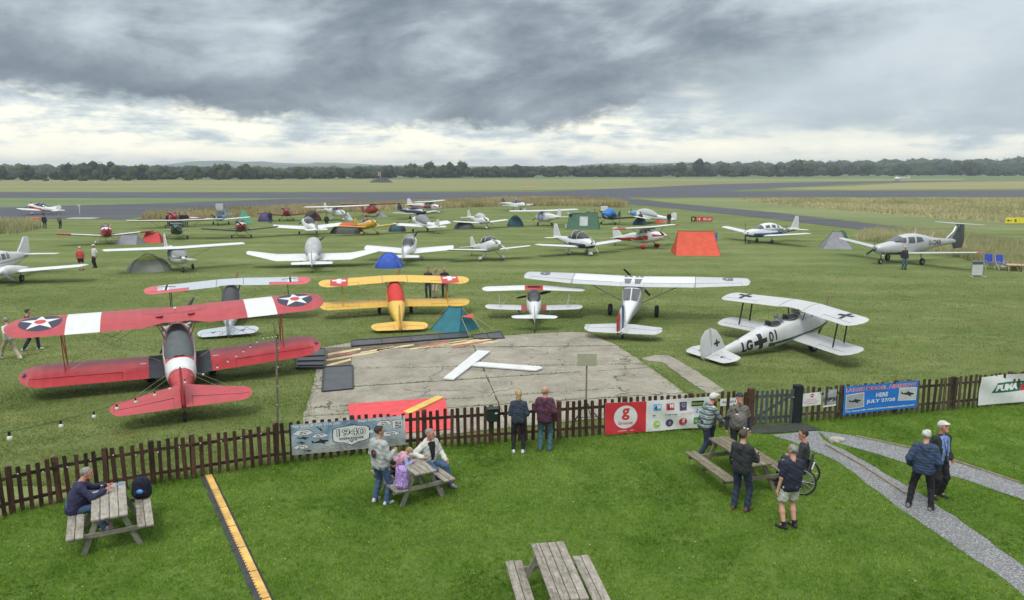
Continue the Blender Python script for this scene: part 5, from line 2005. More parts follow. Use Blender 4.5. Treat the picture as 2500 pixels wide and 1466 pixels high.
def propeller(parent, y, z, r, spin_m, blade_m, n=2, ang=0.6, spin=0.14, tipm=None):
 hub = MB()
 hub.lathe([(spin, -0.10), (spin * .95, 0.0), (spin * .7, 0.12), (spin * .35, 0.2), (0.01, 0.235)], (0, 0, 0), 'y', 12)
 root = hub.build('spinner', spin_m, parent)
 root.location = (0, y, z)
 for k in range(n):
  a = ang + 2 * PI * k / n
  d = Vector((math.cos(a), 0, math.sin(a)))
  s = Vector((-math.sin(a), 0, math.cos(a)))
  f = Vector((0, 1, 0))
  mb = MB()
  rings = []
  for t_, ch, tw in ((0.08, .07, 1.0), (0.3, .15, .75), (0.6, .15, .5), (0.85, .11, .35), (1.0, .05, .3)):
   u = s * math.cos(tw) + f * math.sin(tw)
   w = f * math.cos(tw) - s * math.sin(tw)
   c = d * r * t_
   rings.append([c - u * ch / 2, c + w * .018, c + u * ch / 2, c - w * .018])
  mb.loft(rings, True, 0, (lambda c_: 1 if tipm and c_.length > r * .86 else 0))
  mb.build('blade', [blade_m, tipm or blade_m], root, True, 60)
 return root


def strut(name, a, b, w, d, m, parent):
 """streamlined strut"""
 a, b = Vector(a), Vector(b)
 ax = (b - a).normalized()
 f = Vector((0, 1, 0))
 f = (f - ax * f.dot(ax)).normalized()
 s = ax.cross(f)
 prof = [(0.5, 0), (0.2, .5), (-.2, .4), (-.5, 0), (-.2, -.4), (.2, -.5)]
 mb = MB()
 mb.loft([[p + f * (u * d) + s * (v * w) for u, v in prof] for p in (a, b)])
 return mb.build(name, m, parent, True, 60)


def wires(parent, segs, m=None, r=0.007, name='bracing_wire'):
 for a, b in segs:
  mb = MB(); mb.tube([a, b], r, 4)
  mb.build(name, m or P_['metal'], parent)


def hd(pl, pr, z, toward=False):
 """heading from the two wing tips as they stand in the picture"""
 a, b = G(*pl, z), G(*pr, z)
 r = math.atan2(b.y - a.y, b.x - a.x)
 return r + (PI if toward else 0)


AIRC = 'aeroplanes parked on the airfield grass'


def plane_root(name, label, cat, loc, rz, pitch=0.0):
 loc = Vector(loc)
 return empty(name, (loc.x, loc.y, 0.0), rz, label, cat, AIRC, pitch)


def canopy(parent, y0, y1, zb, zt, hw, glass, frame=None, bows=(0.35,), name='canopy', m=12, cabin=None):
 """bubble between y0 (front) and y1 (rear)"""
 mb = MB()
 rings = []
 N = 14 if cabin else 7
 for i in range(N + 1):
  t_ = i / N
  s = math.sin(PI * min(max(t_, 0.03), 0.97)) ** 0.55
  y = y0 + (y1 - y0) * t_
  sk = 1 - 0.25 * t_
  rings.append([(hw * (0.45 + 0.55 * s) * math.cos(PI * k / m) * (1 if True else sk), y, zb + (zt - zb) * s * math.sin(PI * k / m) ** 0.8) for k in range(m + 1)])
 def pane(c):
  t_ = (y0 - c.y) / (y0 - y1)
  h_ = (c.z - zb) / (zt - zb)
  if t_ < .24: return 1 if h_ > .22 else 0
  return 1 if .22 < h_ < .72 and any(a_ < t_ < b_ for a_, b_ in ((.28, .46), (.50, .66), (.70, .82))) else 0
 mb.loft(rings, False, 0, pane if cabin else None)
 o = mb.build(name, [cabin, P_['dark_glass']] if cabin else glass, parent, True, 180)
 if frame is not None:
  for b in bows:
   t_ = b
   s = math.sin(PI * t_) ** 0.55
   y = y0 + (y1 - y0) * t_
   f = MB()
   f.tube([(1.01 * hw * (0.45 + 0.55 * s) * math.cos(PI * k / m), y, zb + 1.01 * (zt - zb) * s * math.sin(PI * k / m) ** 0.8) for k in range(m + 1)], 0.022, 5)
   f.build('canopy_bow', frame, o)
 return o


def band(b, idx, default=0):
 """span-wise colour bands: list of (x0, x1, index)"""
 def col(x, f, u):
  for x0, x1, i in b:
   if x0 <= x <= x1: return i
  return default
 col.breaks = sorted({v for x0, x1, _ in b for v in (x0, x1)})
 return col


# ------------------------------------------------------------------ parked low-wing types
def low_wing(label, loc, rz, span=7.6, L=6.4, fus='white', wingc='white', tailc=None, finc=None, tips=None, gear='tail', pants=None, stripe=None, cover=None, prop='black', spin=None, blades_=2, pang=0.6,
    dih=5.0, crank=None, chord=1.45, taper=0.85, glass='glass', nose='fus', fin_h=0.85, wide=0.52, canz=0.45, name='low_wing_aeroplane', text=None, topc=None, canopy_open=False, legc=None, sweep=0.0, wide_tail=2.5, cabin=False):
 fm, wm = P_[fus], P_[wingc]
 tm = P_[tailc or fus]
 fnm = P_[finc or tailc or fus]
 s = L / 6.4
 pitch = R(9.5) if gear == 'tail' else 0.0
 root = plane_root(name, label, 'aeroplane', loc, rz, pitch)
 yo = 0.25 if gear == 'tail' else 0.75        # wing leading edge in front of the main wheels
 N = yo + 1.55 * s
 z0 = 0.78 if gear == 'tail' else 0.62
 S = [(N, z0 + .28, z0 + .52, .14, 2), (N - .12 * s, z0 + .12, z0 + .66, .32, 2.2), (N - .5 * s, z0 + .02, z0 + .76, wide * .86, 2.6), (N - 1.0 * s, z0 - .03, z0 + .84, wide * .98, 2.8), (N - 1.6 * s, z0 - .05, z0 + .86, wide, 3),
   (N - 2.3 * s, z0 - .05, z0 + .86, wide, 3), (N - 3.0 * s, z0 - .02, z0 + .84, wide * .92, 2.8), (N - 3.9 * s, z0 + .12, z0 + .80, wide * .66, 2.5), (N - 5.0 * s, z0 + .33, z0 + .76, wide * .34, 2.3), (N - 6.2 * s, z0 + .52, z0 + .72, .04, 2)]
 mats = [fm, P_[stripe] if stripe else fm, P_[topc] if topc else fm, P_[nose] if nose != 'fus' else fm]

 def col(c):
  zz = z0 + .30 + max(0, (N - 3 * s - c.y)) * 0.08
  if nose != 'fus' and c.y > N - 1.0 * s: return 3
  if stripe and c.z < zz: return 1
  if topc and c.z > zz + .28: return 2
  return 0
 f, side = fuselage(S, mats, root, col, 16)
 hs = span / 2
 cr, ct = chord, chord * taper
 zl = z0 + .02
 half = [(0, yo, zl, cr, .13)]
 if crank:
  cx = hs * crank
  half += [(cx, yo, zl + .02, cr, .13), (hs - .25, yo - .35 * cr * .4, zl + .02 + (hs - cx) * math.tan(R(10)), cr * .55, .11)]
 else:
  half += [(hs - .2, yo - sweep, zl + (hs - .2) * math.tan(R(dih)), ct, .12)]
 half = tip(half, .2, 3)
 wmats = [wm, P_[tips] if tips else wm, P_['dgrey']]
 tb = hs * .70
 wing('wing', mirror(half), wmats, root, band([(-hs - 1, -tb, 1), (tb, hs + 1, 1)] if tips else [], 0))
 ty = N - 5.95 * s
 th = tip([(0, ty + .75, z0 + .60, .78, .08), (wide_tail / 2 - .1, ty + .60, z0 + .60, .60, .08)], .1, 2)
 wing('tailplane', mirror(th), [tm], root)
 zf = z0 + .68
 vfin('fin', [(ty + .95, zf), (ty + .45, zf + fin_h * .75), (ty + .30, zf + fin_h), (ty + .10, zf + fin_h), (ty + .10, zf - .06)], root, [fnm])
 vfin('rudder', [(ty + .085, zf - .14), (ty + .085, zf + fin_h), (ty - .16, zf + fin_h * .96), (ty - .30, zf + .1), (ty - .20, zf - .16)], root, [fnm])
 cy0, cy1 = N - 1.05 * s, N - 3.5 * s
 if cover:
  c_ = canopy(root, cy0 + .35, cy1 - .35, z0 + .52, z0 + .84 + canz + .05, wide * 1.10, P_[cover], name='canopy_cover')
 else:
  c_ = canopy(root, cy0 + (.15 if cabin else 0), cy1 - (.7 if cabin else 0), z0 + .66 if cabin else z0 + .74, z0 + .84 + canz, wide * (.99 if cabin else .93), P_[glass], None if cabin else fm, (0.30, 0.62), cabin=fm if cabin else None, name='cabin' if cabin else 'canopy')
  mb = MB(); mb.box((0, (cy0 + cy1) / 2, z0 + .865), (wide * 1.5, abs(cy1 - cy0) * .66, .02))
  for sx in (-.22, .22): mb.box((sx, (cy0 + cy1) / 2 - .3, z0 + .98), (.30, .12, .34), bev=.04)
  ck = mb.build('cockpit', P_['dark'], root, smooth=False); ck['kind'] = 'stuff'
 if canopy_open:
  mb = MB(); mb.box((0, cy0 - .9, z0 + 1.75), (.95, .08, .8), bev=.05); mb.build('raised_hood', P_['lgrey'], root)
 propeller(root, N + .05, z0 + .40, .86 * s, P_[spin or fus], P_[prop], blades_, pang, .15)
 mb = MB()
 for sx in (-1, 1): mb.ell((sx * .20, N - .06 * s, z0 + .50), (.10, .05, .06), 8, 6)
 it = mb.build('air_intakes', P_['dark'], root); it['kind'] = 'stuff'
 pm = P_[pants] if pants else None
 lg = P_[legc] if legc else fm
 tk = 0.95
 wr = .19
 for sx in (-1, 1):
  strut('gear_leg', (sx * (.34 if gear == 'tail' else tk), 0.02, z0 + .02), (sx * tk, 0, wr), .05, .12, lg, root)
  wheel(root, (sx * (tk + .04), 0, wr), wr, .12, pm)
 if gear == 'tail':
  yt = N - 6.0 * s
  zt_ = -math.tan(R(9.5)) * yt + .10
  strut('tail_leg', (0, yt + .25, z0 + .55), (0, yt - .05, zt_), .03, .05, P_['metal'], root)
  wheel(root, (0, yt - .05, zt_), .09, .06, None, 'tail_wheel')
 else:
  strut('nose_leg', (0, N - .55 * s, z0 + .1), (0, N - .45 * s, wr), .05, .09, lg, root)
  wheel(root, (0, N - .45 * s, wr), wr * .95, .11, pm, 'nose_wheel')
 if text:
  for sg in (-1, 1):
   tp_ = text_polys(text, .40 * s, 1.0, .04)
   yc = N - 4.05 * s
   w_ = tp_[1] * .9
   decal('registration', [([[(yc + (x * .9 - w_ / 2) * (1 if sg > 0 else -1), z0 + .42 + y) for x, y in q] for q in tp_[0]], 0)], lambda u, v, l, sg=sg: side(sg)(u, v, .006), [P_['dgrey']], root, .12)
 return root


def high_wing(label, loc, rz, span=9.4, L=6.6, fus='white', wingc='white', tailc=None, finc=None, tips=None, gear='nose', pants=None, stripe=None, cover=None, prop='black', spin=None, blades_=2, pang=0.6, chord=1.4, dih=1.0, legc=None,
    nose='fus', boom=False, topc=None, strutc=None, name='high_wing_aeroplane', twin_fin=False, glass='glass', wz=1.92, lower=None, le_band=None):
 fm, wm, tm = P_[fus], P_[wingc], P_[tailc or fus]
 fnm = P_[finc or tailc or fus]
 s = L / 6.6
 pitch = R(9.0) if gear == 'tail' else 0.0
 root = plane_root(name, label, 'aeroplane', loc, rz, pitch)
 yo = .45 if gear == 'tail' else .80
 N = yo + 1.35 * s
 b = .62
 S = [(N, b + .25, b + .55, .14, 2), (N - .12 * s, b + .10, b + .68, .34, 2.3), (N - .6 * s, b + .0, b + .80, .47, 2.8), (N - 1.05 * s, b - .04, b + .90, .54, 3.2), (N - 1.55 * s, b - .06, wz - .06, .56, 4.5), (N - 2.6 * s, b - .06, wz - .04, .56, 4.5),
   (N - 3.1 * s, b + .02, wz - .30, .50, 3.5), (N - 3.9 * s, b + .20, b + 1.05, .34 if not boom else .14, 2.8), (N - 5.2 * s, b + .42, b + .90, .17 if not boom else .09, 2.4), (N - 6.4 * s, b + .58, b + .82, .045, 2)]
 mats = [fm, P_[stripe] if stripe else fm, P_['glass'] if not cover else P_[cover], P_[nose] if nose != 'fus' else fm, P_[lower] if lower else fm]

 def col(c):
  if nose != 'fus' and c.y > N - .95 * s: return 3
  if cover and c.y > N - 3.3 * s and c.z > b + .55: return 2
  if lower and c.z < b + .12 + max(0, N - 3 * s - c.y) * .1: return 4
  if stripe and b + .36 < c.z < b + .54 + max(0, N - 3 * s - c.y) * .06: return 1
  return 0
 f, side = fuselage(S, mats, root, col, 20)
 if not cover:
  # windscreen, side and rear windows as panes a few millimetres proud
  for sx in (-1, 1):
   for (ya, yb, za, zb_) in ((N - 1.22 * s, N - 1.95 * s, b + .86, wz - .20), (N - 2.02 * s, N - 2.75 * s, b + .86, wz - .20)):
    q = [(ya - .18 * s, zb_), (ya + .02, za), (yb, za), (yb, zb_)]
    decal('side_window', [([q], 0)], lambda u, v, l, sx=sx: side(sx)(u, v, .008), [P_['dark_glass']], root, .3)
  mb = MB()
  mb.add([(-.45, N - 1.03 * s, b + .93), (.45, N - 1.03 * s, b + .93), (.50, N - 1.52 * s, wz - .05), (-.50, N - 1.52 * s, wz - .05)], [(0, 1, 2, 3)])
  mb.add([(-.45, N - 1.03 * s, b + .93), (-.50, N - 1.52 * s, wz - .05), (-.565, N - 1.55 * s, b + .95)], [(0, 1, 2)])
  mb.add([(.45, N - 1.03 * s, b + .93), (.50, N - 1.52 * s, wz - .05), (.565, N - 1.55 * s, b + .95)], [(0, 1, 2)])
  mb.build('windscreen', P_['dark_glass'], root, smooth=False)
 hs = span / 2
 half = tip([(0, yo, wz, chord, .13), (hs * .55, yo, wz + hs * .55 * math.tan(R(dih)), chord, .13), (hs - .18, yo - .08, wz + hs * math.tan(R(dih)), chord * .86, .12)], .18, 3)
 tb = hs * .82
 wc_ = lambda x, f_, u: 2 if le_band and f_ < .12 else (1 if tips and abs(x) > tb else 0)
 wc_.breaks = [-tb, tb]
 wing('wing', mirror(half), [wm, P_[tips] if tips else wm, P_[le_band] if le_band else wm], root, wc_)
 ty = N - 6.15 * s
 th = tip([(0, ty + .72, b + .74, .80, .08), (1.30, ty + .56, b + .74, .58, .08)], .12, 2)
 wing('tailplane', mirror(th), [tm, P_[tips] if tips else tm], root, (lambda x, f_, u: 1 if tips and abs(x) > 1.1 else 0))
 zf = b + .78
 for fx in ((-.9, .9) if twin_fin else (0.0,)):
  vfin('fin', [(ty + 1.0, zf), (ty + .42, zf + .78), (ty + .28, zf + 1.02), (ty + .08, zf + 1.02), (ty + .08, zf - .05)], root, [fnm], x=fx)
  vfin('rudder', [(ty + .065, zf - .12), (ty + .065, zf + 1.02), (ty - .2, zf + .98), (ty - .34, zf + .1), (ty - .22, zf - .14)], root, [fnm], x=fx)
 sm = P_[strutc] if strutc else wm
 for sx in (-1, 1):
  strut('wing_strut', (sx * .54, yo - .45, b + .12), (sx * hs * .52, yo - .42, wz + hs * .5 * math.tan(R(dih)) - .04), .04, .11, sm, root)
 propeller(root, N + .05, b + .42, .86, P_[spin or fus], P_[prop], blades_, pang, .15)
 mb = MB()
 for sx in (-1, 1): mb.ell((sx * .20, N - .06 * s, b + .52), (.10, .05, .06), 8, 6)
 it = mb.build('air_intakes', P_['dark'], root); it['kind'] = 'stuff'
 pm = P_[pants] if pants else None
 lg = P_[legc] if legc else fm
 wr = .20
 for sx in (-1, 1):
  strut('gear_leg', (sx * .40, .05, b + .02), (sx * 1.0, 0, wr), .05, .13, lg, root)
  wheel(root, (sx * 1.05, 0, wr), wr, .13, pm)
 if gear == 'tail':
  yt = N - 6.2 * s
  zt_ = -math.tan(R(9.0)) * yt + .10
  strut('tail_leg', (0, yt + .25, b + .6), (0, yt - .05, zt_), .03, .05, P_['metal'], root)
  wheel(root, (0, yt - .05, zt_), .09, .06, None, 'tail_wheel')
 else:
  strut('nose_leg', (0, N - .5 * s, b + .05), (0, N - .38 * s, wr), .05, .09, lg, root)
  wheel(root, (0, N - .38 * s, wr), wr * .95, .12, pm, 'nose_wheel')
 return root


P_['dark_glass'] = mat('window_glass', (0.055, 0.065, 0.072), 0.08, 0.15, coat=0.5)

# ================================================================== FOREGROUND BIPLANES
def cross_polys(cx, cy, a, w):
 return [rect(cx - a, cy - w, cx + a, cy + w), rect(cx - w, cy + w, cx + w, cy + a), rect(cx - w, cy - a, cx + w, cy - w)]


def outline_cross(cx, cy, a, w, t_):
 """thin white edging of a cross: L strokes along the arms"""
 out = []
 for sx in (-1, 1):
  for sy in (-1, 1):
   x0, x1 = sorted((cx + sx * w, cx + sx * (w + t_)))
   y0, y1 = sorted((cy + sy * (w + t_), cy + sy * a))
   out.append(rect(x0, y0, x1, y1))
   x0, x1 = sorted((cx + sx * w, cx + sx * a))
   y0, y1 = sorted((cy + sy * w, cy + sy * (w + t_)))
   out.append(rect(x0, y0, x1, y1))
 return out


def panel_line(name, pts, top, w, m, parent, n=10):
 """thin dark line laid on a wing"""
 mb = MB()
 for a, b in zip(pts[:-1], pts[1:]):
  d = Vector((b[0] - a[0], b[1] - a[1], 0)).normalized()
  s = Vector((-d.y, d.x, 0)) * w / 2
  V = []
  for k in range(n + 1):
   t_ = k / n
   p = Vector((a[0] + (b[0] - a[0]) * t_, a[1] + (b[1] - a[1]) * t_, 0))
   V += [top(p.x - s.x, p.y - s.y, .004), top(p.x + s.x, p.y + s.y, .004)]
  mb.add(V, [(2 * k, 2 * k + 1, 2 * k + 3, 2 * k + 2) for k in range(n)])
 return mb.build(name, m, parent, smooth=False)


def radial_engine(parent, y, z, r, n=7):
 mb = MB(); mb.lathe([(0.02, .30), (r * .30, .27), (r * .42, .1), (r * .45, -.2), (r * .3, -.3)], (0, y, z), 'y', 14)
 e = mb.build('engine', P_['dgrey'], parent)
 for k in range(n):
  a = 2 * PI * k / n + .3
  d = Vector((math.cos(a), 0, math.sin(a)))
  mb = MB()
  c0, c1 = Vector((0, y, z)) + d * r * .35, Vector((0, y, z)) + d * r * .95
  pts = [c0.lerp(c1, t_) for t_ in (0, .2, .21, .4, .41, .6, .61, .8, .81, 1)]
  mb.tube(pts, [r * .17, r * .17, r * .20, r * .17, r * .20, r * .17, r * .20, r * .17, r * .2, r * .15], 8)
  mb.build('cylinder', P_['metal'], e)
 return e


# ---- big red biplane with white bands and star roundels
M_redf = paint('red_fabric', (0.36, 0.030, 0.038), 0.45, 0.18, 0.12, 3.0, ribs=0.30, grime=0.10)
M_redt = paint('red_fabric_tail', (0.38, 0.040, 0.048), 0.5, 0.12, 0.10, 3.0, grime=0.08)
M_whf = paint('white_fabric', (0.60, 0.61, 0.60), 0.5, 0.1, 0.04, 3.0, ribs=0.30, grime=0.10)
M_walk = mat('walkway', (0.035, 0.042, 0.052), 0.85, 0.15, 4.0)
M_rnavy = mat('roundel_navy', (0.022, 0.028, 0.055), 0.6, 0.1)
M_rwhite = mat('roundel_white', (0.60, 0.60, 0.58), 0.6, 0.06)
M_rred = mat('roundel_red', (0.45, 0.035, 0.045), 0.5, 0.08)
M_rblack = mat('insignia_black', (0.016, 0.018, 0.02), 0.6, 0.1)

wl, wr_ = G(365, 930), G(521, 912)
tw_ = G(440, 1031)
mid = (wl + wr_) / 2
dirv = mid - tw_
H1 = math.atan2(-dirv.x, dirv.y) + R(1.5)
rb = plane_root('biplane', 'large red biplane with white bands and star roundels on its upper wing', 'biplane', mid, H1, R(10.5))
rb.rotation_euler[1] = R(-1.6)


def red_biplane():
 root = rb
 Z = 1.08
 S = [(1.62, Z - .20, Z + .32, .30, 2), (1.40, Z - .34, Z + .44, .46, 2.2), (.95, Z - .40, Z + .50, .51, 2.6), (.35, Z - .42, Z + .56, .53, 2.8), (-.4, Z - .42, Z + .58, .53, 2.8), (-1.3, Z - .40, Z + .60, .52, 2.7), (-2.0, Z - .34, Z + .60, .48, 2.5), (-2.15, Z - .33, Z + .60, .475, 2.5),
   (-2.6, Z - .27, Z + .58, .43, 2.4), (-2.95, Z - .20, Z + .57, .39, 2.3), (-3.6, Z - .06, Z + .54, .30, 2.2), (-4.5, Z + .14, Z + .52, .18, 2.1), (-5.2, Z + .26, Z + .48, .06, 2)]

 def col(c):
  if -2.95 < c.y < -2.15 and c.z > Z - .18: return 1
  if c.y < -2.95 and c.z < Z + .16 and c.y > -3.6: return 1
  if c.y > -2.15 and abs(c.z - (Z + .34)) < .07: return 1
  return 0
 f, side = fuselage(S, [P_['red'], P_['white']], root, col, 24)
 # cockpit cover
 mb = MB()
 sec = []
 for y, w, zt in ((.55, .30, Z + .64), (.30, .36, Z + .84), (-.25, .42, Z + .80), (-.7, .46, Z + .90), (-1.3, .48, Z + .80), (-1.75, .46, Z + .72), (-2.06, .40, Z + .635)):
  sec.append([(w * math.cos(PI * k / 10) ** 1 * (1.0 + .02 * math.sin(k * 7 + y * 9)), y, Z + .18 + (zt - Z - .18) * math.sin(PI * k / 10) ** .7 + (.0 if k in (0, 10) else .012 * math.sin(3 * k + 11 * y))) for k in range(11)])
 mb.loft(sec, False)
 mb.build('cockpit_cover', mat('grey_canvas', (0.085, 0.10, 0.105), 0.8, 0.15, 3.0, 0.5, 7.0), root, True, 60)
 radial_engine(root, 1.72, Z + .06, .56, 7)
 propeller(root, 2.1, Z + .06, 1.25, P_['metal'], P_['dgrey'], 2, 1.0, .10)
 # upper wing with cut-out, one piece over the fuselage
 zu = 2.24
 hs, c = 5.05, 1.80
 le = 1.05
 half = [(0, le, zu, c * .80, .115), (.45, le, zu, c * .80, .115), (.78, le, zu + .005, c * .92, .115), (1.05, le, zu + .01, c, .115), (hs - .75, le, zu + .07, c, .11)]
 half = tip(half, .75, 6)
 cb = band([(-3.28, -2.28, 1), (2.28, 3.28, 1)], 0)
 w, top = wing('upper_wing', mirror(half), [M_redf, M_whf], root, cb, .035)
 for sx in (-1, 1):
  cx = sx * 4.02
  r_ = .62
  decal('star_roundel', [([circle(cx, le - c * .47, r_, 32)], 0), ([star(cx, le - c * .47, r_ * .97)], 1), ([circle(cx, le - c * .47, r_ * .27, 20)], 2)], lambda x, y, l: top(x, y, l), [M_rnavy, M_rwhite, M_rred], root, .12, .003)
 for x in (-1.0, -.82, -.5, 0, .5, .82, 1.0): panel_line('panel_seam', [(x, le - .25), (x, le - .85)], top, .022, P_['dred'], root, 4)
 panel_line('panel_seam', [(-1.0, le - .25), (1.0, le - .25)], top, .02, P_['dred'], root, 8)
 panel_line('panel_seam', [(-1.0, le - .85), (1.0, le - .85)], top, .02, P_['dred'], root, 8)
 mb = MB(); mb.lathe([(.0, .06), (.045, .05), (.05, 0)], top(0, le - .5), n=10); mb.build('filler_cap', P_['white'], root)
 for sx in (-.5, .5):
  mb = MB(); mb.box(top(sx, le - 1.08) + Vector((0, 0, .03)), (.22, .12, .07), bev=.02); mb.build('fuel_gauge', P_['dred'], root)
 # lower wing
 zl, lel = Z - .34, .30
 hl = 4.75
 half = tip([(0, lel, zl, c, .12), (1.0, lel, zl + .03, c, .12), (hl - .75, lel, zl + .16, c, .115)], .75, 6)
 cbl = band([(-.98, -.40, 1), (.40, .98, 1)], 0)
 w2, top2 = wing('lower_wing', mirror(half), [M_redf, M_walk], root, cbl, .035, gaps=((-hl + .35, -1.75, .74), (1.75, hl - .35, .74)))
 for sx in (-1, 1):
  for x, y in ((1.12, -.25), (1.14, -.92)):
   decal('step_plate', [([rect(sx * x - .09, lel + y - .03, sx * x + .09, lel + y + .03)], 0)], lambda u, v, l: top2(u, v, .006), [P_['lgrey']], root)
  mb = MB(); mb.ell(top2(sx * (hl - .16), lel - .95) + Vector((0, 0, .03)), (.07, .12, .05), 8, 6); mb.build('wing_tip_lamp', P_['dgrey'], root)
  # interplane struts: an N of red steel tube each side
  x = sx * 3.42
  for (ya, yb) in ((lel - .22, le - .24), (lel - 1.02, le - 1.02), (lel - .22, le - 1.02)):
   strut('interplane_strut', (x, ya, zl + .2), (x * 1.02, yb, zu + .03), .035, .10, P_['red'], root)
  # cabane
  for ya, yb, xa in ((.65, .85, .38), (-.05, 0.15, .40), (.65, .15, .38)):
   strut('cabane_strut', (sx * xa, ya, Z + .42), (sx * .72, yb, zu + .02), .03, .08, P_['red'], root)
  wires(root, [((sx * .45, .2, zl + .1), (x, le - .3, zu)), ((sx * .45, -.55, zl + .1), (x, le - .95, zu)), ((sx * .75, le - .3, zu), (x, lel - .25, zl + .2)), ((sx * .75, le - .9, zu), (x, lel - .95, zl + .2))], mat('wire_pale', (.30, .32, .24), .5), .006)
  # undercarriage
  strut('gear_leg', (sx * .38, .05, Z - .38), (sx * .92, 0, .36), .11, .22, P_['red'], root)
  wheel(root, (sx * 1.0, -.05, .35), .35, .27)
 # tail
 ty = -5.05
 zt = Z + .50
 half = [(.06, ty + 1.02, zt, 1.50, .06), (.10, ty + 1.02, zt, 1.54, .06), (1.55, ty + .40, zt, .94, .06)]
 half = tip(half, .36, 5)
 for sx in (-1, 1):
  hh_ = [(sx * a[0], *a[1:]) for a in half]
  if sx < 0: hh_ = hh_[::-1]
  g_ = (.24, 1.80, .58, 'elevator') if sx > 0 else (-1.80, -.24, .58, 'elevator')
  wing('tailplane', hh_, [M_redt], root, None, 0.0, gaps=(g_,))
  wires(root, [((sx * .04, ty + .45, zt + .85), (sx * 1.25, ty + .55, zt + .03)), ((sx * .04, ty + .15, zt + .85), (sx * 1.2, ty + .2, zt + .03)), ((sx * .30, -3.9, Z + .1), (sx * 1.2, ty + .5, zt))], mat('wire_pale', (.30, .32, .24), .5), .0045)
 vfin('fin', [(ty + 1.05, zt + .05), (ty + .72, zt + .55), (ty + .45, zt + .86), (ty + .14, zt + 1.0), (ty + .14, zt - .1)], root, [M_redt], .07)
 vfin('rudder', [(ty + .12, zt - .30), (ty + .12, zt + 1.0), (ty - .12, zt + .98), (ty - .36, zt + .75), (ty - .46, zt + .35), (ty - .42, zt - .1), (ty - .20, zt - .32)], root, [M_redt], .07)
 yt = ty - .22
 zt_ = -math.tan(R(10.5)) * yt + .15
 strut('tail_leg', (0, ty + .3, zt - .25), (0, yt, zt_), .05, .09, P_['red'], root)
 wheel(root, (0, yt, zt_), .14, .10, None, 'tail_wheel')


red_biplane()


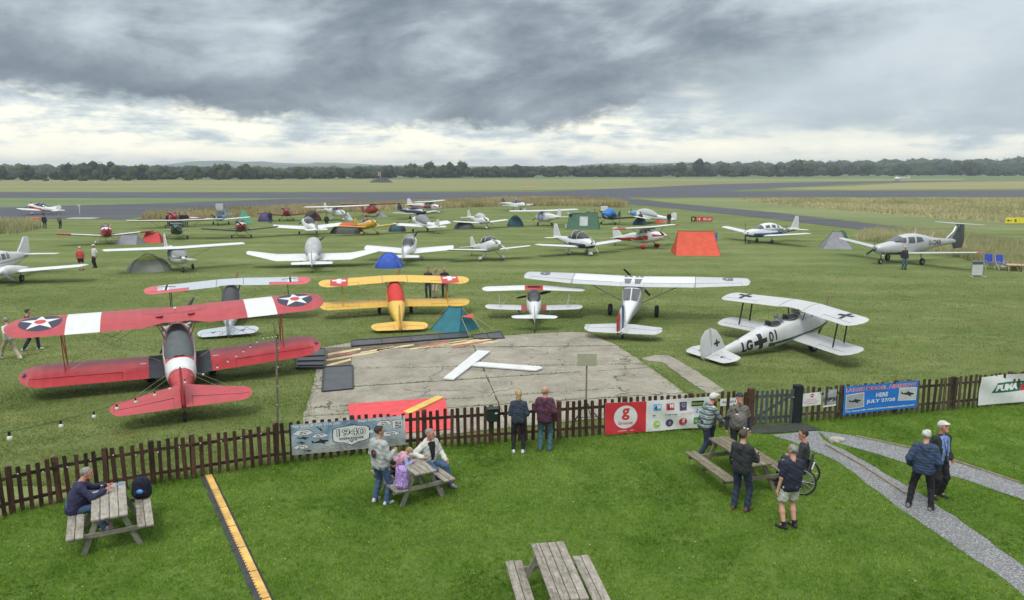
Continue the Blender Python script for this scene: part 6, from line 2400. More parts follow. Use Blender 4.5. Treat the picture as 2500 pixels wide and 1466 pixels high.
# ---- Jungmann-style biplane: grey-white, yellow and silver examples
def sport_biplane(label, loc, rz, wingm, fusm, tipm=None, ail=None, strutm='black', insignia='cross', cover=None, fin_m=None, wingspan=7.4, tailmark=True, nose='fus', lettered=False, sweep=.62, pitch=11.0, open_cockpit=True, walk=False, mat_ins=None, ws=1.0):
 root = plane_root('biplane', label, 'biplane', loc, rz, R(pitch))
 Z = .86
 S = [(1.50, Z - .05, Z + .22, .14, 2), (1.38, Z - .22, Z + .34, .30, 2.3), (.85, Z - .32, Z + .42, .37, 2.8), (.30, Z - .34, Z + .46, .40, 3.0), (-.3, Z - .34, Z + .50, .40, 3.0), (-.95, Z - .33, Z + .52, .40, 3.0), (-1.6, Z - .30, Z + .54, .38, 2.8), (-1.95, Z - .26, Z + .56, .36, 2.6), (-2.5, Z - .17, Z + .46, .30, 2.5),
   (-3.3, Z - .04, Z + .36, .20, 2.4), (-4.1, Z + .08, Z + .28, .10, 2.2), (-4.65, Z + .14, Z + .24, .04, 2)]
 mats = [fusm, P_['green'] if lettered else fusm, P_['lgrey'] if lettered else fusm, P_[nose] if nose != 'fus' else fusm]

 def col(c):
  if nose != 'fus' and c.y > .3: return 3
  if lettered:
   if Z - .19 < c.z < Z - .07 and c.y > -1.9 and abs(c.x) > .2: return 1
   if c.z < Z - .19: return 2
  return 0
 S = [(a[0], a[1] - .05, a[2] + .02, a[3] * 1.10, a[4]) for a in S]
 f, side = fuselage(S, mats, root, col, 28)
 if cover:
  mb = MB()
  sec = []
  for y, w, zt in ((.95, .30, Z + .52), (.55, .36, Z + .72), (0.0, .41, Z + .80), (-.6, .42, Z + .86), (-1.1, .42, Z + .80), (-1.6, .41, Z + .74), (-2.0, .37, Z + .585)):
   sec.append([(w * math.cos(PI * k / 10), y, Z + .12 + (zt - Z - .12) * math.sin(PI * k / 10) ** .7) for k in range(11)])
  mb.loft(sec, False)
  mb.build('cockpit_cover', cover, root, True, 60)
 else:
  for yc in (-.35, -1.3):
   mb = MB(); mb.ell((0, yc, Z + .51), (.27, .36, .09), 14, 6); mb.build('cockpit_opening', P_['dark'], root)
   mb = MB(); mb.tube([(.28 * math.cos(a), yc + .37 * math.sin(a), Z + .545) for a in [2 * PI * k / 16 for k in range(17)]], .025, 6); mb.build('coaming', P_['dgrey'], root)
   mb = MB()
   mb.loft([[(-.26, yc + .38, Z + .54), (-.12, yc + .48, Z + .54), (.12, yc + .48, Z + .54), (.26, yc + .38, Z + .54)], [(-.20, yc + .30, Z + .76), (-.1, yc + .38, Z + .78), (.1, yc + .38, Z + .78), (.20, yc + .30, Z + .76)]], False)
   mb.build('windscreen', P_['glassl'], root, smooth=False)
   mb = MB(); mb.box((0, yc - .22, Z + .62), (.30, .10, .26), bev=.04); mb.build('headrest', P_['dark'], root)
 propeller(root, 1.55, Z + .10, .98, P_['metal'], P_['wood'], 2, 1.2, .12)
 hs = wingspan / 2 * ws
 c = 1.08
 zu, le = 1.76, .78
 half = [(0, le, zu, c * .86, .10), (.42, le, zu, c * .90, .10), (.62, le - .02, zu, c, .10), (hs - .45, le - sweep, zu + .06, c, .095)]
 half = tip(half, .45, 5)
 ai = ail is not None
 wm = [wingm, tipm or wingm, ail or wingm]

 def cu(x, f_, u):
  if tipm is not None and abs(x) > hs - .62: return 1
  if ai and abs(x) > hs * .48 and f_ > .74: return 2
  return 0
 cu.breaks = [-(hs - .62), hs - .62]
 g_ = ((-hs + .35, -hs * .48, .76), (hs * .48, hs - .35, .76))
 w, top = wing('upper_wing', mirror(half), wm, root, cu, .03, gaps=g_)
 zl, lel = Z - .26, .42
 half2 = tip([(0, lel, zl, c, .10), (.45, lel, zl, c, .10), (hs - .45, lel - sweep, zl + .17, c, .095)], .45, 5)

 def cl_(x, f_, u):
  if walk and .42 < abs(x) < .78: return 1
  return cu(x, f_, u)
 cl_.breaks = cu.breaks + ([-.78, -.42, .42, .78] if walk else [])
 w2, top2 = wing('lower_wing', mirror(half2), [wingm, M_walk if walk else (tipm or wingm), ail or wingm] if walk else wm, root, (lambda x, f_, u: (1 if .42 < abs(x) < .78 else 0)) if walk else cl_, .03, gaps=g_)
 panel_line('wing_joint', [(.62, le), (.62, le - c)], top, .025, P_['dgrey'], root)
 panel_line('wing_joint', [(-.62, le), (-.62, le - c)], top, .025, P_['dgrey'], root)
 yo = lambda x: le - sweep * max(0, abs(x) - .62) / (hs - 1.07)
 for sx in (-1, 1):
  cx = sx * (hs - .98)
  cy = yo(cx) - c * .42
  if insignia == 'cross':
   decal('cross_insignia', [(cross_polys(cx, cy, .34, .085), 0)], lambda x, y, l: top(x, y, l + .002), [M_rblack], root, .1)
  elif insignia == 'edged':
   decal('cross_insignia', [(cross_polys(cx, cy, .40, .10), 0), (cross_polys(cx, cy, .40, .05), 1), (outline_cross(cx, cy, .40, .10, .03), 0)], lambda x, y, l: top(x, y, l + .002), [M_rwhite, M_rblack], root, .1)
  elif insignia == 'swiss':
   x0, x1 = cx - .42, cx + .42
   decal('flag_insignia', [([rect(x0, yo(cx) - c * .99, x1, yo(cx) - c * .01)], 0), (cross_polys(cx, cy - .02, .33, .11), 1)], lambda x, y, l: top(x, y - (yo(cx) - yo(x)) * 0 , l + .002), [M_rred, M_rwhite], root, .08)
  xs_ = sx * (hs - 1.12)
  for ya, yb in ((yo(xs_) - (le - lel) - .18, yo(xs_) - .18), (yo(xs_) - (le - lel) - .78, yo(xs_) - .72)):
   strut('interplane_strut', (xs_, ya, zl + .18), (xs_, yb, zu + .06), .04, .09, P_[strutm], root)
  for ya, yb in ((.52, .60), (-.02, .10)):
   strut('cabane_strut', (sx * .34, ya, Z + .40), (sx * .50, yb, zu + .01), .028, .06, P_[strutm], root)
  wires(root, [((sx * .40, .25, zl + .05), (xs_, yo(xs_) - .2, zu + .03)), ((sx * .55, le - .3, zu), (xs_, yo(xs_) - .5, zl + .2))], None, .006)
  strut('gear_leg', (sx * .30, .10, Z - .30), (sx * .74, 0, .27), .05, .11, fusm, root)
  wheel(root, (sx * .80, 0, .25), .25, .15)
 ty = -4.45
 zt = Z + .24
 th = tip([(.05, ty + .60, zt, 1.06, .06), (.95, ty + .42, zt, .86, .06)], .32, 5)
 for sx in (-1, 1):
  hh_ = [(sx * a[0], *a[1:]) for a in th]
  if sx < 0: hh_ = hh_[::-1]
  g2_ = (.22, 1.12, .55, 'elevator') if sx > 0 else (-1.12, -.22, .55, 'elevator')
  wt, tpt = wing('tailplane', hh_, [wingm if not tailmark or insignia == 'swiss' else wingm], root, None, 0.0, gaps=(g2_,))
  if tailmark and insignia != 'swiss':
   decal('chevron_mark', [([[(sx * .62 - .10, ty + .02), (sx * .62 - .06, ty + .02), (sx * .62, ty - .10), (sx * .62 + .06, ty + .02), (sx * .62 + .10, ty + .02), (sx * .62, ty - .17)]], 0)], lambda x, y, l: Vector((x, y, zt + .035)), [M_rblack], root)
 fm = fin_m or fusm
 vfin('fin', [(ty + .66, zt + .02), (ty + .52, zt + .50), (ty + .32, zt + .86), (ty + .10, zt + 1.02), (ty + .02, zt + 1.03), (ty + .02, zt - .08)], root, [fm], .06)
 vfin('rudder', [(ty, zt - .14), (ty, zt + 1.03), (ty - .24, zt + 1.0), (ty - .46, zt + .78), (ty - .57, zt + .40), (ty - .56, zt + .0), (ty - .38, zt - .18)], root, [fm], .06)
 if tailmark and insignia == 'cross':
  for sg in (-1, 1):
   decal('fin_cross', [(cross_polys(ty + .24, zt + .38, .14, .04), 0)], lambda u, v, l, sg=sg: Vector((sg * (.034 + l), u, v)), [M_rblack], root)
 yt = ty + .02
 zt_ = -math.tan(R(pitch)) * yt + .11
 strut('tail_leg', (0, ty + .3, zt - .1), (0, yt, zt_), .03, .05, P_['metal'], root)
 wheel(root, (0, yt, zt_), .10, .07, None, 'tail_wheel')
 if lettered:
  for sg in (-1, 1):
   yc, zc = -2.32, Z + .16
   dr = 1 if sg > 0 else -1
   c0 = cross_polys(0, 0, .30, .10)
   oc = outline_cross(0, 0, .31, .10, .028)
   tl, tr = text_polys('LG', .42, 1.0, .05, xs=.78), text_polys('01', .42, 1.08, .025, xs=.80)
   tilt_ = lambda q, ox, oy: [(yc + (x + ox) * dr, zc + y + oy + (x + ox) * .055) for x, y in q]
   # on the right side text reads tail to nose
   if sg > 0:
    L_ = [([tilt_(q, 0, 0) for q in c0], 0), ([tilt_(q, 0, 0) for q in oc], 1), ([tilt_(q, -.37 - tl[1], -.19) for q in tl[0]] + [tilt_(q, .41, -.17) for q in tr[0]], 0)]
   else:
    L_ = [([tilt_(q, 0, 0) for q in c0], 0), ([tilt_(q, 0, 0) for q in oc], 1), ([tilt_(q, -.37 - tl[1], -.19) for q in tl[0]] + [tilt_(q, .41, -.17) for q in tr[0]], 0)]
   decal('code_letters', L_, lambda u, v, l, sg=sg: side(sg)(u, v, .006 + l), [M_rblack, M_rwhite], root, .06)
 return root


M_silf = paint('grey_white_fabric', (0.46, 0.475, 0.48), 0.5, 0.1, 0.04, 3.0, ribs=0.25, grime=0.12)
M_silg = paint('silver_fabric', (0.40, 0.44, 0.485), 0.45, 0.1, 0.04, 3.0, ribs=0.25, grime=0.15)
M_yelf = paint('yellow_fabric', (0.64, 0.40, 0.065), 0.5, 0.1, 0.05, 3.0, ribs=0.25, grime=0.10)
M_tipred = paint('tip_red', (0.50, 0.085, 0.10), 0.5, 0.1)
M_redcan = mat('red_canvas', (0.50, 0.03, 0.022), 0.75, 0.1, 3.0, 0.4, 7.0)

sport_biplane('grey white biplane with black crosses and LG 01 lettering on its side', G(1950, 849), R(-63), M_silf, paint('grey_white_paint', (0.50, 0.52, 0.52)), insignia='cross', lettered=True, wingspan=7.2)
sport_biplane('yellow biplane with Swiss flag crosses and a red cockpit cover', G(965, 765), R(11), M_yelf, paint('yellow_paint', (0.62, 0.39, 0.05)), insignia='swiss', cover=M_redcan, strutm='yellow', walk=True, tailmark=False, wingspan=7.4)
_sb = sport_biplane('silver biplane with red wing tips and edged black crosses behind the red biplane', (G(570, 776)), R(17), M_silg, paint('silver_paint', (0.40, 0.43, 0.46), metal=.2), tipm=M_tipred, ail=M_tipred, insignia='edged', cover=mat('black_hood', (0.03, 0.033, 0.036), 0.5, 0.1), wingspan=7.6)

_sb.rotation_euler[1] = R(-1.6)

# ---- small white and red aerobatic biplane
def mini_biplane():
 root = plane_root('biplane', 'small white and red aerobatic biplane left of the high winged aeroplane', 'biplane', G(1303, 774), R(-1), R(5.5))
 Z = .72
 wm, rm = P_['white'], P_['red']
 S = [(1.2, Z - .1, Z + .25, .16, 2), (1.05, Z - .24, Z + .36, .34, 2.3), (.5, Z - .30, Z + .42, .38, 2.6), (-.3, Z - .30, Z + .46, .37, 2.6), (-1.0, Z - .28, Z + .48, .35, 2.5), (-1.7, Z - .18, Z + .42, .27, 2.4), (-2.6, Z - .02, Z + .30, .15, 2.3), (-3.5, Z + .12, Z + .22, .04, 2)]
 fuselage(S, [wm, rm], root, lambda c: 1 if c.y > .5 and c.z > Z + .2 else 0, 20)
 canopy(root, .1, -1.35, Z + .38, Z + .80, .31, P_['glass'], P_['dgrey'], (.35, .62))
 mb = MB(); mb.box((0, -.8, Z + .60), (.30, .14, .32), bev=.05); mb.build('seat', P_['dark'], root)
 propeller(root, 1.25, Z + .08, .9, wm, P_['black'], 2, .2, .15)
 hs = 2.55
 b_ = lambda: band([(-.45, .45, 1)], 0)
 w, top = wing('upper_wing', mirror(tip([(0, .72, 1.42, .92, .11), (.45, .72, 1.42, .92, .11), (hs - .3, .46, 1.42, .88, .10)], .3, 4)), [wm, rm], root, b_(), .01)
 mb = MB(); mb.box(top(0, .25) + Vector((0, 0, .004)), (.6, .22, .012)); mb.build('roof_window', P_['glass'], root, smooth=False)
 bb = band([(-.62, -.2, 1), (.2, .62, 1)], 0)
 wing('lower_wing', mirror(tip([(0, .25, Z - .2, .86, .11), (.62, .25, Z - .2, .86, .11), (hs - .45, .22, Z - .14, .84, .10)], .3, 4)), [wm, rm], root, bb, .01, gaps=((-hs + .5, -.9, .76), (.9, hs - .5, .76)))
 for sx in (-1, 1):
  for ya, yb in ((.05, .30), (-.40, -.15), (.05, -.15)): strut('interplane_strut', (sx * 1.65, ya, Z - .1), (sx * 1.75, yb, 1.42), .03, .08, wm, root)
  strut('cabane_strut', (sx * .3, .35, Z + .36), (sx * .32, .45, 1.41), .025, .06, wm, root)
  wires(root, [((sx * .38, .1, Z - .15), (sx * 1.7, .25, 1.41)), ((sx * .4, .4, 1.41), (sx * 1.6, 0, Z - .1))], None, .006)
  strut('gear_leg', (sx * .3, .3, Z - .28), (sx * .72, .2, .2), .05, .12, wm, root)
  wheel(root, (sx * .76, .2, .19), .19, .12, wm)
  th = tip([(.04, -2.85, Z + .22, .66, .06), (.85, -3.0, Z + .22, .48, .06)], .2, 3)
  hh_ = [(sx * a[0], *a[1:]) for a in th]
  wing('tailplane', hh_ if sx > 0 else hh_[::-1], [wm], root, None, 0.0)
 vfin('fin', [(-2.75, Z + .26), (-3.1, Z + .62), (-3.3, Z + .78), (-3.42, Z + .78), (-3.42, Z + .12)], root, [wm])
 vfin('rudder', [(-3.44, Z + .05), (-3.44, Z + .78), (-3.6, Z + .72), (-3.75, Z + .35), (-3.62, Z + .04)], root, [wm])
 zt_ = math.tan(R(5.5)) * 3.6 + .08
 strut('tail_leg', (0, -3.4, Z + .1), (0, -3.65, zt_), .03, .05, P_['metal'], root)
 wheel(root, (0, -3.65, zt_), .08, .06, None, 'tail_wheel')


mini_biplane()


# ---- high-wing observation aeroplane with tricolour rudder
def observer():
 root = plane_root('high_wing_aeroplane', 'white high winged aeroplane with roof windows and a red white blue rudder', 'aeroplane', G(1546, 772), R(-13.5), R(9))
 wm = paint('white_metal_wing', (0.62, 0.63, 0.64), .35, .2, .04, 2.0)
 gm = paint('pale_grey_wing', (0.43, 0.455, 0.465), .4, .15, .04, 2.0, ribs=.22)
 b, wz = .66, 1.84
 S = [(2.05, b + .25, b + .70, .20, 2), (1.9, b + .08, b + .82, .38, 2.4), (1.3, b - .02, b + .90, .46, 3), (.95, b - .05, b + .94, .47, 3.2), (.55, b - .06, wz - .08, .47, 4.5), (-.95, b - .06, wz - .06, .47, 4.5), (-1.02, b - .05, wz - .08, .465, 4.5), (-1.75, b + .05, b + .74, .36, 3.2), (-2.8, b + .22, b + .72, .24, 2.8), (-4.4, b + .38, b + .68, .13, 2.5), (-5.7, b + .50, b + .64, .05, 2)]
 f, side = fuselage(S, [P_['lgrey'], wm], root, lambda c: 1 if c.z > b + .62 else 0, 24)
 # rear windows slope from the roof down to the decking, split by a bar
 for sx in (-1, 1):
  mb = MB()
  mb.add([(sx * .03, -1.03, wz - .07), (sx * .42, -1.03, wz - .10), (sx * .34, -1.76, b + .76), (sx * .03, -1.76, b + .765)], [(0, 1, 2, 3)])
  mb.build('rear_window', P_['dark_glass'], root, smooth=False)
  for (ya, yb) in ((.50, -.2), (-.28, -.95)):
   decal('side_window', [([[(ya, b + .78), (yb, b + .78), (yb, wz - .18), (ya - .1, wz - .18)]], 0)], lambda u, v, l, sx=sx: side(sx)(u, v, .008), [P_['dark_glass']], root, .3)
 mb = MB(); mb.add([(-.42, .97, b + .97), (.42, .97, b + .97), (.42, .58, wz - .06), (-.42, .58, wz - .06)], [(0, 1, 2, 3)]); mb.build('windscreen', P_['dark_glass'], root, smooth=False)
 hs, c, yo = 5.5, 1.62, .66
 half = tip([(0, yo, wz, c, .12), (.5, yo, wz, c, .12), (2.95, yo, wz + .06, c, .12), (hs - .22, yo - .12, wz + .12, c * .70, .11)], .22, 3)
 cc = lambda x, f_, u: 1 if abs(x) > 2.95 or f_ > .74 else 0
 cc.breaks = [-2.95, 2.95]
 w, top = wing('wing', mirror(half), [wm, gm], root, cc, .03, gaps=((-hs + .4, -2.98, .76), (2.98, hs - .4, .76), (-2.9, -.55, .76, 'flap'), (.55, 2.9, .76, 'flap')))
 for sx in (-1, 1):
  panel_line('wing_joint', [(sx * 2.95, yo), (sx * 2.95, yo - c)], top, .03, P_['dgrey'], root)
  # roof windows in the wing centre section
  for x0, x1 in ((.08, .24), (.30, .46)):
   decal('roof_window', [([rect(*sorted((sx * x0, sx * x1))[:1], yo - .52, sorted((sx * x0, sx * x1))[1], yo - .18)], 0)], lambda x, y, l: top(x, y, .006), [P_['dark_glass']], root, .1)
  decal('roof_window', [([[(sx * .06, yo - .80), (sx * .44, yo - .80), (sx * .36, yo - 1.36), (sx * .12, yo - 1.36)]], 0)], lambda x, y, l: top(x, y, .006), [P_['dark_glass']], root, .1)
  mb = MB(); mb.ell(top(sx * .82, yo - .25) + Vector((0, 0, .01)), (.16, .04, .02), 8, 6); mb.build('fuel_cap', P_['grey'], root)
  tg = text_polys('G', .56, 1, .07)
  decal('registration_letter', [(centred(tg, sx * 4.45, yo - .55), 0)], lambda x, y, l: top(x, y, .006), [P_['dgrey']], root, .1)
  strut('wing_strut', (sx * .45, .05, b + .05), (sx * 2.55, -.02, wz - .02), .05, .13, P_['lgrey'], root)
  strut('gear_leg', (sx * .40, .15, b - .02), (sx * 1.10, 0, .30), .05, .11, P_['lgrey'], root)
  wheel(root, (sx * 1.15, 0, .30), .30, .20)
  ty = -5.3
  th = tip([(.05, ty + .62, b + .62, 1.15, .06), (.5, ty + .60, b + .62, 1.15, .06), (1.25, ty + .42, b + .62, .95, .06)], .42, 6)
  hh_ = [(sx * a[0], *a[1:]) for a in th]
  wing('tailplane', hh_ if sx > 0 else hh_[::-1], [gm], root, None, 0.0, gaps=(((.18, 1.52, .50, 'elevator') if sx > 0 else (-1.52, -.18, .50, 'elevator')),))
  mb = MB(); mb.prism([(sx * 1.50, ty + .30), (sx * 1.66, ty + .20), (sx * 1.66, ty + .05), (sx * 1.46, ty + .12)], b + .60, b + .66); mb.build('elevator_horn', gm, root, smooth=False)
 zf = b + .66
 vfin('fin', [(ty + 1.0, zf), (ty + .65, zf + .62), (ty + .40, zf + .92), (ty + .12, zf + 1.02), (ty + .12, zf - .06)], root, [wm], .08)
 for (y0, y1, pm, nm) in ((.10, -.07, 'blue', 'rudder'), (-.07, -.25, 'white', 'rudder'), (-.25, -.44, 'red', 'rudder')):
  za = lambda y: zf + 1.02 - max(0, .10 - y) ** 2 * 1.6
  o = vfin(nm, [(ty + y0, zf - .20), (ty + y0, za(y0)), (ty + y1, za(y1)), (ty + y1, zf - .20)], root, [P_[pm]], .09)
  o['label'] = pm + ' band of the striped rudder'
  hy = ty + .11
  o.rotation_euler = (0, 0, R(-22))
  o.location = Vector((0, hy, 0)) - Matrix.Rotation(R(-22), 3, 'Z') @ Vector((0, hy, 0))
 propeller(root, 2.12, b + .45, 1.15, P_['lgrey'], P_['black'], 2, 2.35, .16, P_['yellow'])
 zt_ = math.tan(R(9)) * 5.45 + .12
 strut('tail_leg', (0, ty + .2, b + .5), (0, -5.45, zt_), .03, .06, P_['metal'], root)
 wheel(root, (0, -5.45, zt_), .12, .08, None, 'tail_wheel')
 for x in (.18, -.1):
  mb = MB(); mb.tube([(x, -1.9, b + .7), (x, -2.0, b + 1.05)], .008, 5); mb.build('aerial', P_['dgrey'], root)


observer()

# ================================================================== SECOND AND FURTHER ROWS
# twin at the left edge
def twin():
 root = plane_root('twin_engine_aeroplane', 'white twin engined aeroplane cut by the left edge of the picture', 'aeroplane', G(-22, 690), R(186), 0)
 wm = P_['white']
 z0 = .60
 S = [(3.6, z0 + .25, z0 + .45, .10, 2), (3.3, z0 + .08, z0 + .62, .32, 2.2), (2.3, z0 - .05, z0 + .82, .52, 2.6), (1.5, z0 - .08, z0 + .92, .60, 3), (.9, z0 - .08, z0 + 1.32, .62, 3), (0, z0 - .08, z0 + 1.40, .63, 3), (-1.3, z0 - .05, z0 + 1.34, .60, 2.8), (-2.4, z0 + .1, z0 + 1.15, .45, 2.6), (-4.0, z0 + .38, z0 + .98, .22, 2.3), (-5.0, z0 + .52, z0 + .82, .05, 2)]
 f, side = fuselage(S, [wm, P_['navy']], root, None, 20)
 for sx in (-1, 1):
  for ya, yb in ((1.1, .55), (.40, -.25), (-.38, -.95), (-1.05, -1.5)):
   decal('cabin_window', [([[(ya, z0 + .82), (yb, z0 + .82), (yb, z0 + 1.18), (ya - .1, z0 + 1.18)]], 0)], lambda u, v, l, sx=sx: side(sx)(u, v, .008), [P_['dark_glass']], root, .3)
  decal('cheat_line', [([rect(-4.2, z0 + .60, 2.6, z0 + .635)], 0)], lambda u, v, l, sx=sx: side(sx)(u, v, .008), [P_['navy']], root, .3)
  # nacelles
  mb = MB()
  mb.loft([sec_ring(y, z, zt, w, 2.4, 14) for y, z, zt, w in ((2.25, z0 + .18, z0 + .46, .14), (2.1, z0 + .04, z0 + .62, .30), (1.3, z0 - .04, z0 + .66, .36), (.2, z0 + .0, z0 + .50, .33), (-.9, z0 + .1, z0 + .30, .12))])
  n_ = mb.build('nacelle', wm, root); n_.location = (sx * 1.85, 0, 0)
  p = propeller(root, 2.32, z0 + .32, .95, wm, P_['dgrey'], 2, 0.6, .16); p.location = (sx * 1.85, 2.32, z0 + .32)
  strut('gear_leg', (sx * 1.85, 0, z0), (sx * 1.85, 0, .22), .07, .12, wm, root)
  wheel(root, (sx * 1.9, 0, .24), .24, .16)
  th = tip([(.05, -4.1, z0 + .78, .95, .08), (2.1, -4.25, z0 + .78, .75, .08)], .12, 2)
  hh_ = [(sx * a[0], *a[1:]) for a in th]
  wing('tailplane', hh_ if sx > 0 else hh_[::-1], [wm], root, None, 0.0)
 mb = MB(); mb.add([(-.52, 1.55, z0 + .93), (.52, 1.55, z0 + .93), (.5, .95, z0 + 1.28), (-.5, .95, z0 + 1.28)], [(0, 1, 2, 3)]); mb.build('windscreen', P_['dark_glass'], root, smooth=False)
 wing('wing', mirror(tip([(0, 1.1, z0, 1.75, .13), (5.9, .95, z0 + .45, 1.35, .12)], .22, 3)), [wm], root)
 vfin('fin', [(-3.4, z0 + .85), (-4.35, z0 + 1.75), (-4.55, z0 + 2.0), (-4.85, z0 + 2.0), (-4.85, z0 + .7)], root, [wm], .1)
 vfin('rudder', [(-4.87, z0 + .6), (-4.87, z0 + 2.0), (-5.2, z0 + 1.95), (-5.35, z0 + .7)], root, [wm], .09)
 strut('nose_leg', (0, 2.6, z0), (0, 2.7, .2), .06, .1, wm, root)
 wheel(root, (0, 2.7, .2), .2, .13, None, 'nose_wheel')
 for y in (.2, -.8):
  mb = MB(); mb.tube([(0, y, z0 + 1.36), (0, y - .12, z0 + 1.75)], .012, 5); mb.build('aerial', wm, root)


twin()
high_wing('white high winged microlight with a grey cabin cover beside the grey dome tent', G(434, 660), hd((258, 618), (593, 600), 2.2, True), span=9.6, fus='white', cover='cover', boom=True, prop='lgrey', spin='white', pang=3.3, wz=1.62)
low_wing('white cranked wing aeroplane with a pale canopy cover seen from behind', G(768, 648), R(12), span=9.8, L=6.9, crank=.55, cover='coverl', gear='tail', dih=0, chord=1.75, finc='white', canz=.62, wide=.58, wide_tail=2.9)
low_wing('white low winged aeroplane seen from behind partly hidden by the blue dome tent', G(1002, 634), R(0), span=7.2, L=6.6, gear='tail', cover=None, chord=1.5, canz=.5, pants='white', pang=1.0, glass='glassl')
low_wing('white taildragger with white wheel fairings facing the camera mid field', G(1200, 637), hd((1088, 618), (1298, 608), 1.1, True), span=7.2, L=6.2, gear='tail', pants='white', prop='white', canz=.40, dih=3.5)
low_wing('white and dark low winged tourer with a big dark bubble canopy facing right', G(1411, 621), hd((1300, 606), (1528, 597), 1.0, True) + R(9), span=8.6, L=6.3, gear='nose', pants='white', stripe='navy', tips=None, prop='white', wide=.60, canz=.58, spin='white', fin_h=1.15, pang=1.0, topc=None)
low_wing('white and blue four seat low winged aeroplane lettered G-BZMB', G(1866, 593), R(119), span=10.8, L=7.7, cabin=True, gear='nose', stripe='blue', pants=None, wide=.60, canz=.52, chord=1.65, taper=.8, fin_h=1.25, text='G-BZMB', wide_tail=3.4, pang=1.5, dih=6.5)
high_wing('white and red high winged aeroplane with red wheel fairings in front of the orange tent', G(1588, 607), hd((1505, 575), (1640, 569), 2.1, True) + R(16), span=9.0, L=6.2, fus='white', stripe='red', tips='red', gear='tail', pants='red', prop='black', legc='red', lower=None, pang=.45)


# grey T-tailed cruiser
def t_tail():
 root = plane_root('low_wing_aeroplane', 'silver grey aeroplane with a tall dark T tail lettered G-CMIB', 'aeroplane', G(2204, 642), R(113), 0)
 gm, dm = P_['silver'], P_['dgrey']
 z0 = 0.92
 S = [(3.1, z0 + .15, z0 + .45, .14, 2), (2.95, z0 - .02, z0 + .58, .34, 2.3), (2.3, z0 - .16, z0 + .68, .50, 2.6), (1.4, z0 - .22, z0 + .82, .60, 2.8), (.6, z0 - .25, z0 + 1.22, .63, 2.6), (-.2, z0 - .25, z0 + 1.36, .64, 2.5), (-1.0, z0 - .23, z0 + 1.36, .62, 2.5), (-1.9, z0 - .12, z0 + 1.22, .52, 2.5), (-2.8, z0 + .08, z0 + 1.0, .38, 2.4), (-4.0, z0 + .28, z0 + .86, .23, 2.3), (-5.2, z0 + .36, z0 + .82, .12, 2.2), (-5.9, z0 + .40, z0 + .76, .04, 2)]
 f, side = fuselage(S, [gm, dm], root, lambda c: 1 if c.z < z0 - .02 and c.y > .8 or (c.y < -4.6 and c.z < z0 + .5) else 0, 24)
 for sx in (-1, 1):
  for q in ([(1.25, z0 + .78), (.55, z0 + .70), (.40, z0 + 1.10), (.75, z0 + 1.12)], [(.28, z0 + .66), (-.42, z0 + .66), (-.42, z0 + 1.14), (.22, z0 + 1.14)], [(-.62, z0 + .68), (-1.45, z0 + .76), (-1.25, z0 + 1.08), (-.62, z0 + 1.16)]):
   decal('cabin_window', [([q], 0)], lambda u, v, l, sx=sx: side(sx)(u, v, .008), [P_['dark_glass']], root, .12)
  tp_ = text_polys('G-CMIB', .38, 1.0, .03)
  decal('registration', [([[(-2.9 + (x - tp_[1] / 2) * (1 if sx > 0 else -1), z0 + .42 + y) for x, y in q] for q in tp_[0]], 0)], lambda u, v, l, sx=sx: side(sx)(u, v, .006), [P_['dgrey']], root, .12)
  strut('gear_leg', (sx * 1.5, -.1, z0 - .1), (sx * 1.55, -.15, .26), .09, .2, gm, root)
  wheel(root, (sx * 1.6, -.15, .26), .26, .17)
 mb = MB(); mb.loft([[(-.5 * math.cos(PI * k / 8), 1.38 - .30 * math.sin(PI * k / 8) * 0, z0 + .84 + .0 * k) for k in range(9)], [(-.56 * math.cos(PI * k / 8), .72, z0 + .86 + .36 * math.sin(PI * k / 8)) for k in range(9)]], False)
 mb.build('windscreen', P_['dark_glass'], root)
 propeller(root, 3.15, z0 + .28, 1.05, dm, dm, 3, 1.5, .18, P_['white'])
 wing('wing', mirror(tip([(0, .75, z0 - .12, 1.45, .13), (1.0, .7, z0 - .08, 1.25, .13), (6.3, .35, z0 + .48, .80, .12)], .3, 3)), [gm, P_['red'], dm], root, (lambda x, f_, u: 1 if abs(x) > 6.2 else (2 if f_ > .3 and not u else 0)))
 vfin('fin', [(-4.5, z0 + .80), (-5.3, z0 + 1.4), (-5.65, z0 + 1.97), (-6.1, z0 + 1.97), (-5.9, z0 + .55)], root, [gm], .12)
 vfin('rudder', [(-5.5, z0 - .02), (-5.05, z0 + .95), (-5.75, z0 + 1.93), (-6.6, z0 + 1.95), (-6.7, z0 + .65), (-6.5, z0 + .02)], root, [dm], .13)
 wing('tailplane', mirror(tip([(0, -5.45, z0 + 2.0, .85, .08), (2.0, -5.7, z0 + 2.02, .55, .08)], .15, 3)), [gm], root, None, 0.0)
 strut('nose_leg', (0, 2.35, z0 - .1), (0, 2.4, .24), .08, .12, dm, root)
 wheel(root, (0, 2.4, .22), .22, .15, None, 'nose_wheel')
 for y in (-.9, -2.9):
  mb = MB(); mb.tube([(0, y, z0 + 1.0), (0, y - .25, z0 + 1.8 if y > -2 else z0 + 1.4)], .014, 5); mb.build('aerial', P_['white'], root)


t_tail()

